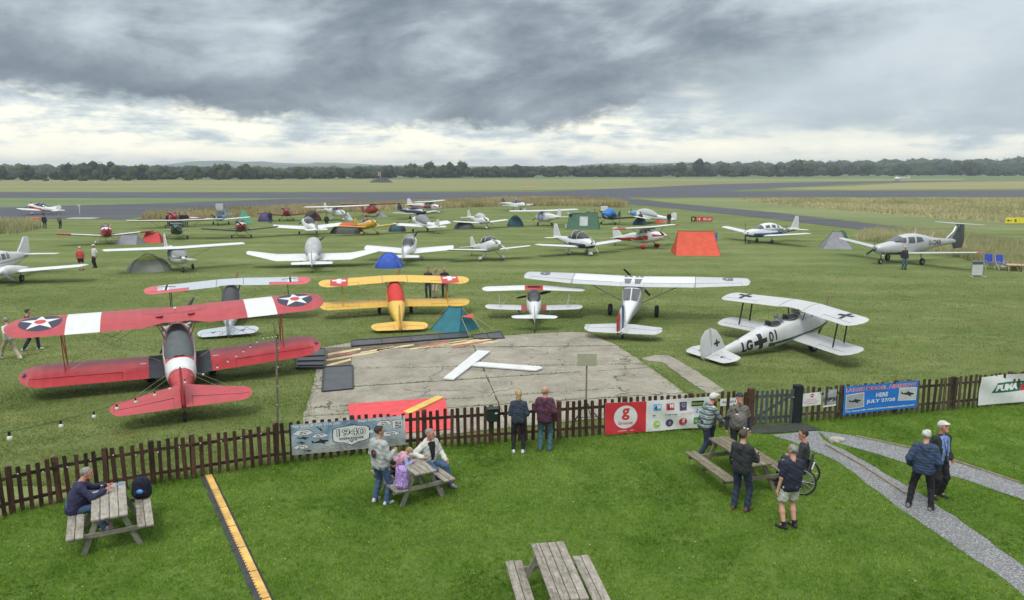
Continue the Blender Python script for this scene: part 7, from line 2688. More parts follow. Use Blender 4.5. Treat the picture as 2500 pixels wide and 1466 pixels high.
# third row and beyond
low_wing('red and white aeroplane with a raked wooden propeller and grey tent under its wing', G(262, 597), hd((158, 588), (347, 580), 1.1, True) - R(4), span=8.6, L=6.4, fus='red', wingc='white', tips='red', topc='white', gear='tail', pants='white', prop='wood', pang=2.25, glass='glassl', finc='red', crank=None, legc='white')
high_wing('dark green high winged aeroplane beside the small red ridge tent', G(432, 585), hd((328, 556), (530, 549), 2.1, True) - R(10), span=9.4, L=6.4, fus='green', wingc='grey', gear='tail', tailc='offw', finc='dgrey', prop='black', spin='green', le_band='offw')
low_wing('red low winged aeroplane with dark wings and white nose trim facing the camera', G(590, 582), hd((495, 573), (680, 567), 1.1, True), span=7.9, L=6.2, fus='dred', wingc='dgrey', gear='tail', topc='offw', glass='glassl', prop='black', tips=None, canz=.4, legc='dgrey')
low_wing('white low winged aeroplane with a grey tail seen from behind in the third row', G(752, 572), hd((668, 566), (832, 560), 1.0), span=7.8, L=6.0, gear='tail', finc='grey', canz=.42, chord=1.5)
low_wing('yellow low winged aeroplane with yellow wheel fairings facing the camera', G(903, 574), hd((825, 566), (975, 559), 1.0, True), span=7.4, L=5.9, fus='yellow', wingc='yellow', topc='offw', gear='tail', pants='yellow', prop='lgrey', canz=.35, nose='yellow', glass='glassl')
low_wing('white aeroplane with a blue grey cockpit cover right of the yellow aeroplane', G(1026, 566), hd((948, 557), (1090, 550), 1.0), span=7.4, L=6.0, gear='tail', cover='cover', finc='offw', chord=1.5)
low_wing('white nosewheel aeroplane facing the camera in front of a small grey tent', G(1172, 558), hd((1105, 550), (1243, 545), 1.0, True), span=7.4, L=6.1, gear='nose', pants='white', topc=None, glass='coverl', prop='dgrey')
high_wing('white high winged aeroplane seen from behind left of the big green tent', G(1330, 552), hd((1243, 526), (1415, 521), 2.1), span=10.0, L=6.4, fus='white', gear='nose', cover='coverl')
low_wing('aeroplane under a bright blue cover with a dark wing beside the green tent', G(1484, 549), R(150), span=7.2, L=6.0, fus='navy', wingc='black', gear='tail', cover='coverb', nose='coverb', prop='black', canz=.55, wide=.62)
low_wing('white aeroplane with a pale blue nose cover near the standing man in black', G(1566, 546), hd((1490, 534), (1630, 530), 1.0) + R(42), span=8.6, L=6.6, gear='tail', cover='coverl', nose='sky', chord=1.5, wide=.55)
low_wing('pale blue low winged aeroplane with a raised hood in front of the tall grass', G(540, 549), hd((475, 541), (605, 540), 1.0, True), span=7.8, L=6.2, fus='sky', wingc='offw', gear='nose', tips=None, canopy_open=True, nose='navy', glass='glassl')
low_wing('red winged aeroplane behind the group of dark clothed people', G(425, 556), hd((356, 547), (490, 543), 1.0, True), span=8.2, L=6.2, fus='red', wingc='dred', gear='tail', glass='glassl')
low_wing('red low winged aeroplane between the purple tent and the striped dark tent', G(700, 540), hd((635, 532), (765, 530), 1.0, True), span=8.0, L=6.2, fus='red', wingc='dred', gear='tail', canz=.42, topc='dred', glass='glassl')
high_wing('white high winged aeroplane with white wheel fairings left of the red one', G(824, 538), hd((738, 516), (895, 513), 2.1, True) + R(18), span=10.2, L=6.4, fus='white', pants='white', gear='nose')
high_wing('bright red high winged aeroplane in front of the tall dry grass', G(910, 530), hd((833, 510), (985, 506), 2.1, True), span=10.2, L=6.4, fus='red', wingc='dred', gear='tail', pants='red', legc='red')
high_wing('white and red striped high winged aeroplane at the tall grass edge', G(1048, 521), hd((985, 503), (1105, 498), 2.1, True) + R(20), span=9.2, L=6.6, fus='white', stripe='red', gear='nose', pants='white')
low_wing('dark blue low winged aeroplane in front of the white and red striped one', G(1013, 534), hd((945, 530), (1077, 522), 1.0, True), span=8.4, L=6.2, fus='navy', wingc='lgrey', topc='lgrey', gear='nose', glass='glassl')
low_wing('white low winged aeroplane standing alone against the tall dry grass', G(1262, 514), hd((1208, 506), (1308, 502), 1.0, True) + R(8), span=7.8, L=6.2, gear='nose', pants='white', finc='dgrey', tips='lgrey', glass='glassl')
low_wing('white and red aeroplane rolling on the taxiway at the far left', G(92, 524), R(75), span=8.0, L=6.6, gear='tail', stripe='red', pants='white', glass='glassl')


# small helicopter far right
def helicopter():
 q = G(2190, 445)
 root = empty('helicopter', q, R(80), 'small white helicopter parked far off at the right beyond the runways', 'helicopter')
 k = 1.35
 mb = MB(); mb.ell((0, 0, 1.5 * k), (.7 * k, 1.3 * k, .8 * k), 12, 8, 0); mb.build('cabin', P_['white'], root)
 mb = MB(); mb.tube([(0, -.8 * k, 1.7 * k), (0, -5.0 * k, 1.9 * k)], [.25 * k, .09 * k], 8); mb.build('tail_boom', P_['white'], root)
 vfin('fin', [(-4.7 * k, 1.5 * k), (-4.6 * k, 2.7 * k), (-5.2 * k, 2.7 * k), (-5.2 * k, 1.5 * k)], root, [P_['white']], .08)
 mb = MB(); mb.tube([(0, -.2, 2.2 * k), (0, -.2, 2.9 * k)], .12, 8); mb.build('mast', P_['dgrey'], root)
 for s in (0, PI):
  mb = MB(); mb.box((math.cos(s + .4) * 2.6 * k, -.2 + math.sin(s + .4) * 2.6 * k, 2.9 * k), (5.2 * k, .22, .05), rot=Matrix.Rotation(s + .4, 3, 'Z')); mb.build('rotor_blade', P_['dgrey'], root, smooth=False)
 for sx in (-1, 1):
  mb = MB(); mb.tube([(sx * .9 * k, 1.5 * k, .25), (sx * .9 * k, 1.2 * k, .08), (sx * .9 * k, -1.3 * k, .08)], .06, 6); mb.build('skid', P_['dgrey'], root)
  for y in (.7, -.7):
   mb = MB(); mb.tube([(sx * .4 * k, y * k, .9 * k), (sx * .9 * k, y * k, .08)], .05, 6); mb.build('skid_leg', P_['dgrey'], root)


helicopter()

# ================================================================== TENTS
TENTG = 'tents pitched among the parked aeroplanes'


def cloth(name, col): return mat('tent_' + name, col, 0.65, 0.12, 2.5, 0.35, 5.0)


TC = dict(blue=cloth('blue', (0.018, 0.075, 0.42)), dblue=cloth('darkblue', (0.012, 0.035, 0.16)), teal=cloth('teal', (0.010, 0.13, 0.17)), dteal=cloth('darkteal', (0.008, 0.06, 0.085)), orange=cloth('orange', (0.55, 0.065, 0.022)), red=cloth('red', (0.47, 0.025, 0.03)), green=cloth('green', (0.018, 0.085, 0.045)),
   bgreen=cloth('lightgreen', (0.05, 0.26, 0.16)), grey=cloth('grey', (0.19, 0.20, 0.22)), lgrey=cloth('lightgrey', (0.38, 0.41, 0.43)), dgrey=cloth('darkgrey', (0.06, 0.07, 0.075)), olive=cloth('olive', (0.21, 0.225, 0.19)), lime=cloth('lime', (0.42, 0.46, 0.10)), purple=cloth('purple', (0.045, 0.03, 0.10)), dark=cloth('dark', (0.022, 0.024, 0.028)), maroon=cloth('maroon', (0.20, 0.03, 0.035)), pale=cloth('pale', (0.50, 0.53, 0.54)))
M_tpole = mat('tent_pole', (0.02, 0.02, 0.022), 0.4)
M_guy = mat('guy_line', (0.42, 0.40, 0.25), 0.7)


def m_per_px(py): return CAM_H / (py - 415) * 1.01


def dome_tent(px, py, wpx, hpx, c1, label, c2=None, top=None, rz=0.0, depth=0.9, door=None, guys=True, poles=True, n=24, m=7):
 k = m_per_px(py)
 w, h = wpx * k, hpx * k * 1.02
 p = G(px, py - 2)
 root = empty('dome_tent', p, rz, label, 'tent', TENTG)
 hw, hl = w / 2, w / 2 * depth
 ex = 2.6

 def P(r, a):
  c, s = math.cos(a), math.sin(a)
  q = (abs(c) ** ex + abs(s) ** ex) ** (-1 / ex)
  rr = r
  pole = .03 * abs(math.sin(2 * a)) ** 3
  z = h * (1 - rr ** 2.3) ** .72 * (1 - .06 * (1 - abs(math.sin(2 * a))) * math.sin(PI * rr)) if rr < 1 else 0
  return (hw * q * rr * c, hl * q * rr * s, z)
 rings = [[P(r, 2 * PI * i / n) for i in range(n)] for r in (1.0, .97, .9, .78, .6, .4, .2, .05)]
 mb = MB()
 cols = [TC[c1], TC[c2 or c1], TC[top or c1]]

 def fm(c):
  if top and c.z > h * .80: return 2
  if c2 and abs(c.x) > hw * .55: return 1
  return 0
 mb.loft(rings, True, 0, fm)
 mb.build('flysheet', cols, root, True, 60)
 if poles:
  for a0 in (PI / 4, 3 * PI / 4):
   pts = [P(min(.999, abs(t_)), a0 if t_ > 0 else a0 + PI) for t_ in np.linspace(-1, 1, 15)]
   mb = MB(); mb.tube([(x * 1.012, y * 1.012, z * 1.012 + .005) for x, y, z in pts], .014, 5); mb.build('tent_pole', M_tpole, root)
 if door:
  q = []
  for r_, a_ in ((1.0, -.30), (.72, -.30), (.55, -.22), (.48, 0), (.55, .22), (.72, .30), (1.0, .30)):
   x, y, z = P(min(r_, .998), -PI / 2 + a_ * 1.2)
   q.append((x, y - .025, z + .012))
  mb = MB(); mb.add(q, [tuple(range(len(q)))]); mb.build('door', TC[door], root, smooth=False)
 if guys:
  mb = None
  for a_ in (PI / 4, 3 * PI / 4, 5 * PI / 4, 7 * PI / 4):
   x, y, z = P(.7, a_)
   g = MB(); g.tube([(x, y, z), (x * 2.0, y * 2.0, 0)], .007, 4); g.build('guy_line', M_guy, root)
 return root


def ridge_tent(px, py, wpx, hpx, c1, label, rz=0.0, c2=None, lpx=None, lean=.12, ridge=.8, sag=.03, guys=True, porch=None, name='ridge_tent'):
 """w along the ridge"""
 k = m_per_px(py)
 L, h = wpx * k, hpx * k * 1.02
 D = (lpx or hpx * 1.6) * k
 p = G(px, py - 2)
 root = empty(name, p, rz, label, 'tent', TENTG)
 r = L / 2 * ridge
 mb = MB()
 N = 6
 rings = []
 for s in (-1, 1):
  pass
 for i in range(N + 1):
  t_ = -1 + 2 * i / N
  x = L / 2 * t_
  xr = r * t_
  zr = h - sag * h * math.sin(PI * i / N) * 1.0
  rings.append([(x, -D / 2, 0), (x * .5 + xr * .5, -D / 4 + .03 * D, zr * .47), (xr, 0, zr), (x * .5 + xr * .5, D / 4 - .03 * D, zr * .47), (x, D / 2, 0)])
 mb.loft(rings, True)
 mb.build('flysheet', TC[c1], root, True, 35)
 if c2:
  for s in (-1,):
   mb = MB(); mb.add([(s * (L / 2 + .015), -D * .32, .01), (s * (L / 2 + .015), D * .32, .01), (s * (r + .02), 0, h * .9)], [(0, 1, 2)]); mb.build('door', TC[c2], root, smooth=False)
 sm = MB()
 for s in (-1, 1):
  for e in (-1, 1): sm.tube([(s * L / 2, e * D / 2, .02), (s * (L / 4 + r / 2), e * (D / 4 - .03 * D), h * .47 + .01), (s * r, 0, h + .01)], .016, 4)
 sm.tube([(-r, 0, h + .01), (0, 0, h * (1 - sag) + .012), (r, 0, h + .01)], .018, 4)
 seam_o = sm.build('seam', mat('tent_seam_' + c1, tuple(v * .55 for v in TC[c1].node_tree.nodes['Mix'].inputs[6].default_value[:3]), .7), root)
 seam_o['kind'] = 'stuff'
 for s in (-1, 1):
  mb = MB(); mb.tube([(s * r, 0, h - .02), (s * r * 1.02, 0, h + .06)], .018, 5); mb.build('pole_tip', M_tpole, root)
  if guys:
   mb = MB(); mb.tube([(s * r, 0, h), (s * (L / 2 + h * .8), 0, 0)], .008, 4); mb.build('guy_line', M_guy, root)
 return root


def pyramid_tent(px, py, wpx, hpx, c1, label, rz=.4, c2=None):
 k = m_per_px(py)
 w, h = wpx * k, hpx * k * 1.02
 root = empty('pyramid_tent', G(px, py - 2), rz, label, 'tent', TENTG)
 mb = MB()
 q = .42 * w
 base = [(-q, -q, 0), (q, -q, 0), (q, q, 0), (-q, q, 0)]
 mid = [(x * .45, y * .45, h * .5) for x, y, _ in base]
 topp = [(x * .05, y * .05, h) for x, y, _ in base]
 mb.loft([base, mid, topp], True)
 mb.build('flysheet', TC[c1], root, True, 30)
 mb = MB(); mb.add([(-q * .45, -q - .02, .01), (q * .45, -q - .02, .01), (0, -q * .45 - .03, h * .52)], [(0, 1, 2)]); mb.build('door', TC[c2 or c1], root, smooth=False)
 mb = MB(); mb.tube([(0, 0, h - .05), (0, 0, h + .1)], .02, 5); mb.build('pole_tip', M_tpole, root)
 return root


dome_tent(950, 655, 70, 36, 'blue', 'bright blue dome tent with a flat front door mid field', 'blue', rz=0, door='blue', depth=.8)
dome_tent(365, 664, 104, 40, 'olive', 'grey green dome tent with black poles and a yellow top panel', None, 'lime', rz=.3, depth=.7, guys=False)
t_ = ridge_tent(1112, 806, 88, 55, 'teal', 'teal tent with an orange patch over its door in front of the concrete', rz=R(-32), lpx=92, ridge=.42, sag=.05)
mb = MB()
kk = m_per_px(806)
Lh = 88 * kk / 2
mb.add([(Lh * .78, -.45, .72), (Lh * .78, .45, .72), (Lh * 1.28, 0, .62)], [(0, 1, 2)])
mb.build('porch_panel', TC['orange'], t_, smooth=False)
for y in (-.42, 0, .42):
 mb = MB(); mb.tube([(Lh * (1.25 if y == 0 else .8), y, .66), (Lh * 1.75, y * 2.2, 0)], .010, 4); mb.build('guy_line', M_guy, t_)
ridge_tent(1697, 622, 108, 55, 'orange', 'big orange red ridge tent beside the white and red high winged aeroplane', rz=R(-4), lpx=90, ridge=.80, sag=.02)
dome = ridge_tent(1424, 560, 80, 38, 'green', 'large dark green frame tent with a pale front panel', rz=R(-8), lpx=60, ridge=.86, sag=.0)
mb = MB(); k_ = m_per_px(560); mb.add([(-8 * k_, -30.8 * k_ + .35, .1), (12 * k_, -30.8 * k_ + .35, .1), (12 * k_, -16 * k_ - .1, 30 * k_), (-8 * k_, -16 * k_ - .1, 30 * k_)], [(0, 1, 2, 3)]); mb.build('front_panel', TC['pale'], dome, smooth=False)
mb = MB(); mb.box((-34 * k_, 0, 37.5 * k_), (12 * k_, 24 * k_, .04)); mb.box((-10 * k_, 0, 38.4 * k_), (34 * k_, 5 * k_, .04)); mb.build('roof_sheet', TC['pale'], dome, smooth=False)
dome_tent(1258, 555, 42, 26, 'dteal', 'dark green blue dome tent in front of the tall grass', depth=.9, guys=False)
dome_tent(1133, 561, 52, 20, 'dgrey', 'low grey dome tent under the wing of the white nosewheel aeroplane', rz=.2, guys=False)
dome_tent(970, 567, 44, 22, 'dteal', 'dark green dome tent under the wing beside the blue grey covered aeroplane', 'dark', guys=False)
dome_tent(848, 572, 86, 26, 'dgrey', 'long dark tunnel tent with an orange top vent behind the yellow aeroplane', 'dark', 'orange', depth=.5, guys=False, poles=False)
dome_tent(763, 541, 44, 24, 'dark', 'dark dome tent with maroon stripes beside the red aeroplane', 'maroon', guys=False)
dome_tent(648, 543, 36, 22, 'purple', 'purple dome tent left of the red low winged aeroplane', 'dblue', guys=False)
pyramid_tent(596, 546, 44, 32, 'bgreen', 'pale green pointed tent beside the pale blue aeroplane', .6)
pyramid_tent(850, 540, 30, 20, 'lgrey', 'small pale grey pointed tent beside the white high winged aeroplane', .2)
pyramid_tent(930, 532, 34, 12, 'grey', 'small low green grey tent behind the bright red high winged aeroplane', .5)
dome_tent(1562, 551, 36, 18, 'dteal', 'dark teal dome tent behind the man in black near the runway sign', guys=False)
pyramid_tent(1614, 546, 32, 18, 'orange', 'small orange and grey tent next to the standing man in black', .5, 'grey')
ridge_tent(374, 594, 48, 24, 'red', 'small red ridge tent beside the green high winged aeroplane', rz=R(8), lpx=40, ridge=.62)
ridge_tent(318, 598, 62, 22, 'grey', 'blue grey flat tent under the wing of the red and white aeroplane', rz=R(-10), lpx=40, ridge=.7)
ridge_tent(2040, 608, 70, 40, 'grey', 'grey ridge tent left of the silver grey T tailed aeroplane', rz=R(-12), lpx=60, ridge=.28)
dome_tent(2054, 594, 30, 30, 'green', 'green top of a tent showing behind the grey ridge tent', guys=False, poles=False)


# ================================================================== PEOPLE
def surface_nets(f, origin, vox):
 """smooth closed surface of the field f = 0"""
 nx, ny, nz = f.shape
 ins = f < 0
 c = [ins[i:nx - 1 + i, j:ny - 1 + j, k:nz - 1 + k] for i in (0, 1) for j in (0, 1) for k in (0, 1)]
 s = sum(x.astype(np.int8) for x in c)
 act = (s > 0) & (s < 8)
 idx = np.argwhere(act)
 vid = -np.ones(act.shape, np.int64)
 vid[act] = np.arange(len(idx))
 acc = np.zeros((len(idx), 3))
 cnt = np.zeros(len(idx))
 corners = [(i, j, k) for i in (0, 1) for j in (0, 1) for k in (0, 1)]
 for a in range(8):
  for b in range(a + 1, 8):
   ca, cb = np.array(corners[a]), np.array(corners[b])
   if np.abs(ca - cb).sum() != 1: continue
   fa = f[idx[:, 0] + ca[0], idx[:, 1] + ca[1], idx[:, 2] + ca[2]]
   fb = f[idx[:, 0] + cb[0], idx[:, 1] + cb[1], idx[:, 2] + cb[2]]
   m = (fa < 0) != (fb < 0)
   t_ = np.where(m, fa / np.where(m, fa - fb, 1), 0)
   acc += np.where(m[:, None], ca + (cb - ca) * t_[:, None], 0)
   cnt += m
 V = (idx + acc / np.maximum(cnt, 1)[:, None]) * vox + origin
 F = []
 for ax in range(3):
  sl0 = [slice(None)] * 3
  sl1 = [slice(None)] * 3
  sl0[ax] = slice(0, -1)
  sl1[ax] = slice(1, None)
  d = ins[tuple(sl0)] != ins[tuple(sl1)]
  e = np.argwhere(d)
  o1, o2 = [(1, 2), (2, 0), (0, 1)][ax]
  ok = (e[:, o1] > 0) & (e[:, o2] > 0) & (e[:, o1] < f.shape[o1] - 1) & (e[:, o2] < f.shape[o2] - 1)
  e = e[ok]
  def vi(d1, d2):
   q = e.copy()
   q[:, o1] -= d1
   q[:, o2] -= d2
   return vid[q[:, 0], q[:, 1], q[:, 2]]
  quad = np.stack([vi(1, 1), vi(0, 1), vi(0, 0), vi(1, 0)], 1)
  flip = ~ins[e[:, 0], e[:, 1], e[:, 2]]
  quad[flip] = quad[flip][:, ::-1]
  F.append(quad[(quad >= 0).all(1)])
 return V, np.concatenate(F)


def field(prims, vox, cuts=(), wr=0.0, quilt=0.0, seed=0):
 """prims: (a, b, ra, rb[, k]) round cones blended smoothly; cuts: (point, normal) keep the side against the normal"""
 A = np.array([[*p[0]] for p in prims]); B = np.array([[*p[1]] for p in prims])
 rm = max(max(p[2], p[3]) for p in prims)
 lo = np.minimum(A, B).min(0) - rm - .06
 hi = np.maximum(A, B).max(0) + rm + .06
 n = np.ceil((hi - lo) / vox).astype(int) + 1
 f = np.full(n, 1.0, np.float32)
 ax = [lo[i] + vox * np.arange(n[i]) for i in range(3)]
 for p in prims:
  a, b, ra, rb = np.array(p[0], float), np.array(p[1], float), p[2], p[3]
  k = p[4] if len(p) > 4 else .03
  R_ = max(ra, rb) + .09
  i0 = np.clip(((np.minimum(a, b) - R_ - lo) / vox).astype(int), 0, n - 1)
  i1 = np.clip(((np.maximum(a, b) + R_ - lo) / vox).astype(int) + 2, 1, n)
  X, Y, Z = np.meshgrid(ax[0][i0[0]:i1[0]], ax[1][i0[1]:i1[1]], ax[2][i0[2]:i1[2]], indexing='ij')
  d = b - a
  L2 = max(float(d @ d), 1e-9)
  t_ = np.clip(((X - a[0]) * d[0] + (Y - a[1]) * d[1] + (Z - a[2]) * d[2]) / L2, 0, 1)
  ds = np.sqrt((X - a[0] - d[0] * t_) ** 2 + (Y - a[1] - d[1] * t_) ** 2 + (Z - a[2] - d[2] * t_) ** 2) - (ra + (rb - ra) * t_)
  s = f[i0[0]:i1[0], i0[1]:i1[1], i0[2]:i1[2]]
  h = np.clip(.5 + .5 * (ds - s) / k, 0, 1)
  f[i0[0]:i1[0], i0[1]:i1[1], i0[2]:i1[2]] = ds * (1 - h) + s * h - k * h * (1 - h)
 X, Y, Z = np.meshgrid(*ax, indexing='ij')
 if wr:
  f += wr * (np.sin(X * 37 + Z * 21 + seed) * np.sin(Z * 43 - Y * 25 + seed * 2) + .6 * np.sin(Y * 60 + Z * 33 + X * 19 + seed)).astype(np.float32)
 if quilt:
  f -= (quilt * np.abs(np.sin(Z * PI / .062))).astype(np.float32)
 for q, nrm in cuts:
  f = np.maximum(f, ((X - q[0]) * nrm[0] + (Y - q[1]) * nrm[1] + (Z - q[2]) * nrm[2]).astype(np.float32))
 return surface_nets(f, lo, vox)


def vf_obj(name, V, F, mats, parent, mi=None):
 me = bpy.data.meshes.new(name)
 me.from_pydata(V.tolist(), [], F.tolist())
 for m in (mats if isinstance(mats, list) else [mats]): me.materials.append(m)
 if mi is not None: me.polygons.foreach_set('material_index', mi)
 me.polygons.foreach_set('use_smooth', [True] * len(me.polygons))
 me.update()
 return link_mesh(name, me, parent)


def two_bone(a, c, l1, l2, pole):
 """middle joint of a two-bone limb bent towards pole"""
 a, c, pole = Vector(a), Vector(c), Vector(pole)
 d = c - a
 L = min(d.length, (l1 + l2) * .998)
 u = d.normalized()
 c = a + u * L
 x = (l1 * l1 - l2 * l2 + L * L) / (2 * L)
 h = math.sqrt(max(0, l1 * l1 - x * x))
 p = (pole - u * pole.dot(u))
 p = p.normalized() if p.length > 1e-6 else Vector((0, 1, 0))
 return a + u * x + p * h, c


SKIN = {k: mat('skin_' + k, v, 0.55, 0.06, 8.0) for k, v in dict(fair=(0.52, 0.29, 0.21), ruddy=(0.50, 0.23, 0.165), tan=(0.42, 0.25, 0.17)).items()}
M_eye = mat('eye_dark', (0.03, 0.022, 0.02), 0.3)
M_lip = mat('lip', (0.30, 0.10, 0.085), 0.5)


def fab(name, col, bump=0.3): return mat('cloth_' + name, col, 0.85, 0.10, 9.0, bump, 40.0)


FB = dict(navy=fab('navy', (0.013, 0.016, 0.036)), indigo=fab('indigo', (0.022, 0.022, 0.065)), hoodie=fab('grey_hoodie', (0.36, 0.38, 0.38)), jeans=fab('jeans', (0.045, 0.09, 0.17)), djeans=fab('dark_jeans', (0.018, 0.03, 0.058)), black=fab('black', (0.010, 0.010, 0.012)), charcoal=fab('charcoal', (0.022, 0.025, 0.03)), white=fab('white', (0.56, 0.57, 0.55)), offw=fab('offwhite', (0.52, 0.52, 0.48)), pink=fab('pink', (0.55, 0.28, 0.36)), lblue=fab('light_blue', (0.22, 0.30, 0.55)), steel=fab('steel_blue', (0.026, 0.036, 0.060)), maroon=fab('maroon', (0.075, 0.022, 0.045)), tjeans=fab('teal_jeans', (0.045, 0.115, 0.15)), grey=fab('grey', (0.125, 0.115, 0.105)), dgreen=fab('dark_green', (0.012, 0.035, 0.035)), red=fab('red', (0.50, 0.07, 0.055)), beige=fab('beige', (0.40, 0.33, 0.25)), tan=fab('tan', (0.22, 0.15, 0.09)), puffy=fab('puffy_blue', (0.030, 0.052, 0.105)), scarf=fab('scarf_blue', (0.16, 0.24, 0.50)), dkgreen=fab('olive_jacket', (0.018, 0.024, 0.020)))


def stripes():
 m = bpy.data.materials.new('cloth_striped')
 m.use_nodes = True
 t = NT(m.node_tree)
 out = t.n('ShaderNodeOutputMaterial')
 b = t.n('ShaderNodeBsdfPrincipled')
 b.inputs['Roughness'].default_value = .85
 tc = t.n('ShaderNodeTexCoord')
 sp_ = t.n('ShaderNodeSeparateXYZ')
 t.link(tc.outputs['Object'], sp_.inputs[0])
 fr = t.math('FRACT', t.math('MULTIPLY', sp_.outputs[2], 8.5))
 c = t.ramp(fr, [(0.0, (0.10, 0.15, 0.18)), (0.25, (0.38, 0.42, 0.40)), (0.36, (0.05, 0.08, 0.10)), (0.5, (0.26, 0.33, 0.35)), (0.62, (0.42, 0.44, 0.30)), (0.74, (0.04, 0.075, 0.10))], 'CONSTANT')
 t.link(c, b.inputs['Base Color'])
 t.link(b.outputs[0], out.inputs[0])
 return m


FB['striped'] = stripes()
HAIR = {k: mat('hair_' + k, v, 0.6, 0.2, 30.0, 0.5, 80.0) for k, v in dict(dark=(0.022, 0.016, 0.012), brown=(0.06, 0.04, 0.025), grey=(0.22, 0.21, 0.20), white=(0.48, 0.47, 0.44), blonde=(0.36, 0.25, 0.12), fairch=(0.30, 0.20, 0.11)).items()}
SHOE = {k: mat('shoe_' + k, v, 0.6, 0.1) for k, v in dict(white=(0.50, 0.50, 0.49), black=(0.014, 0.014, 0.015), brown=(0.11, 0.035, 0.02), grey=(0.13, 0.14, 0.15), blue=(0.05, 0.08, 0.13)).items()}


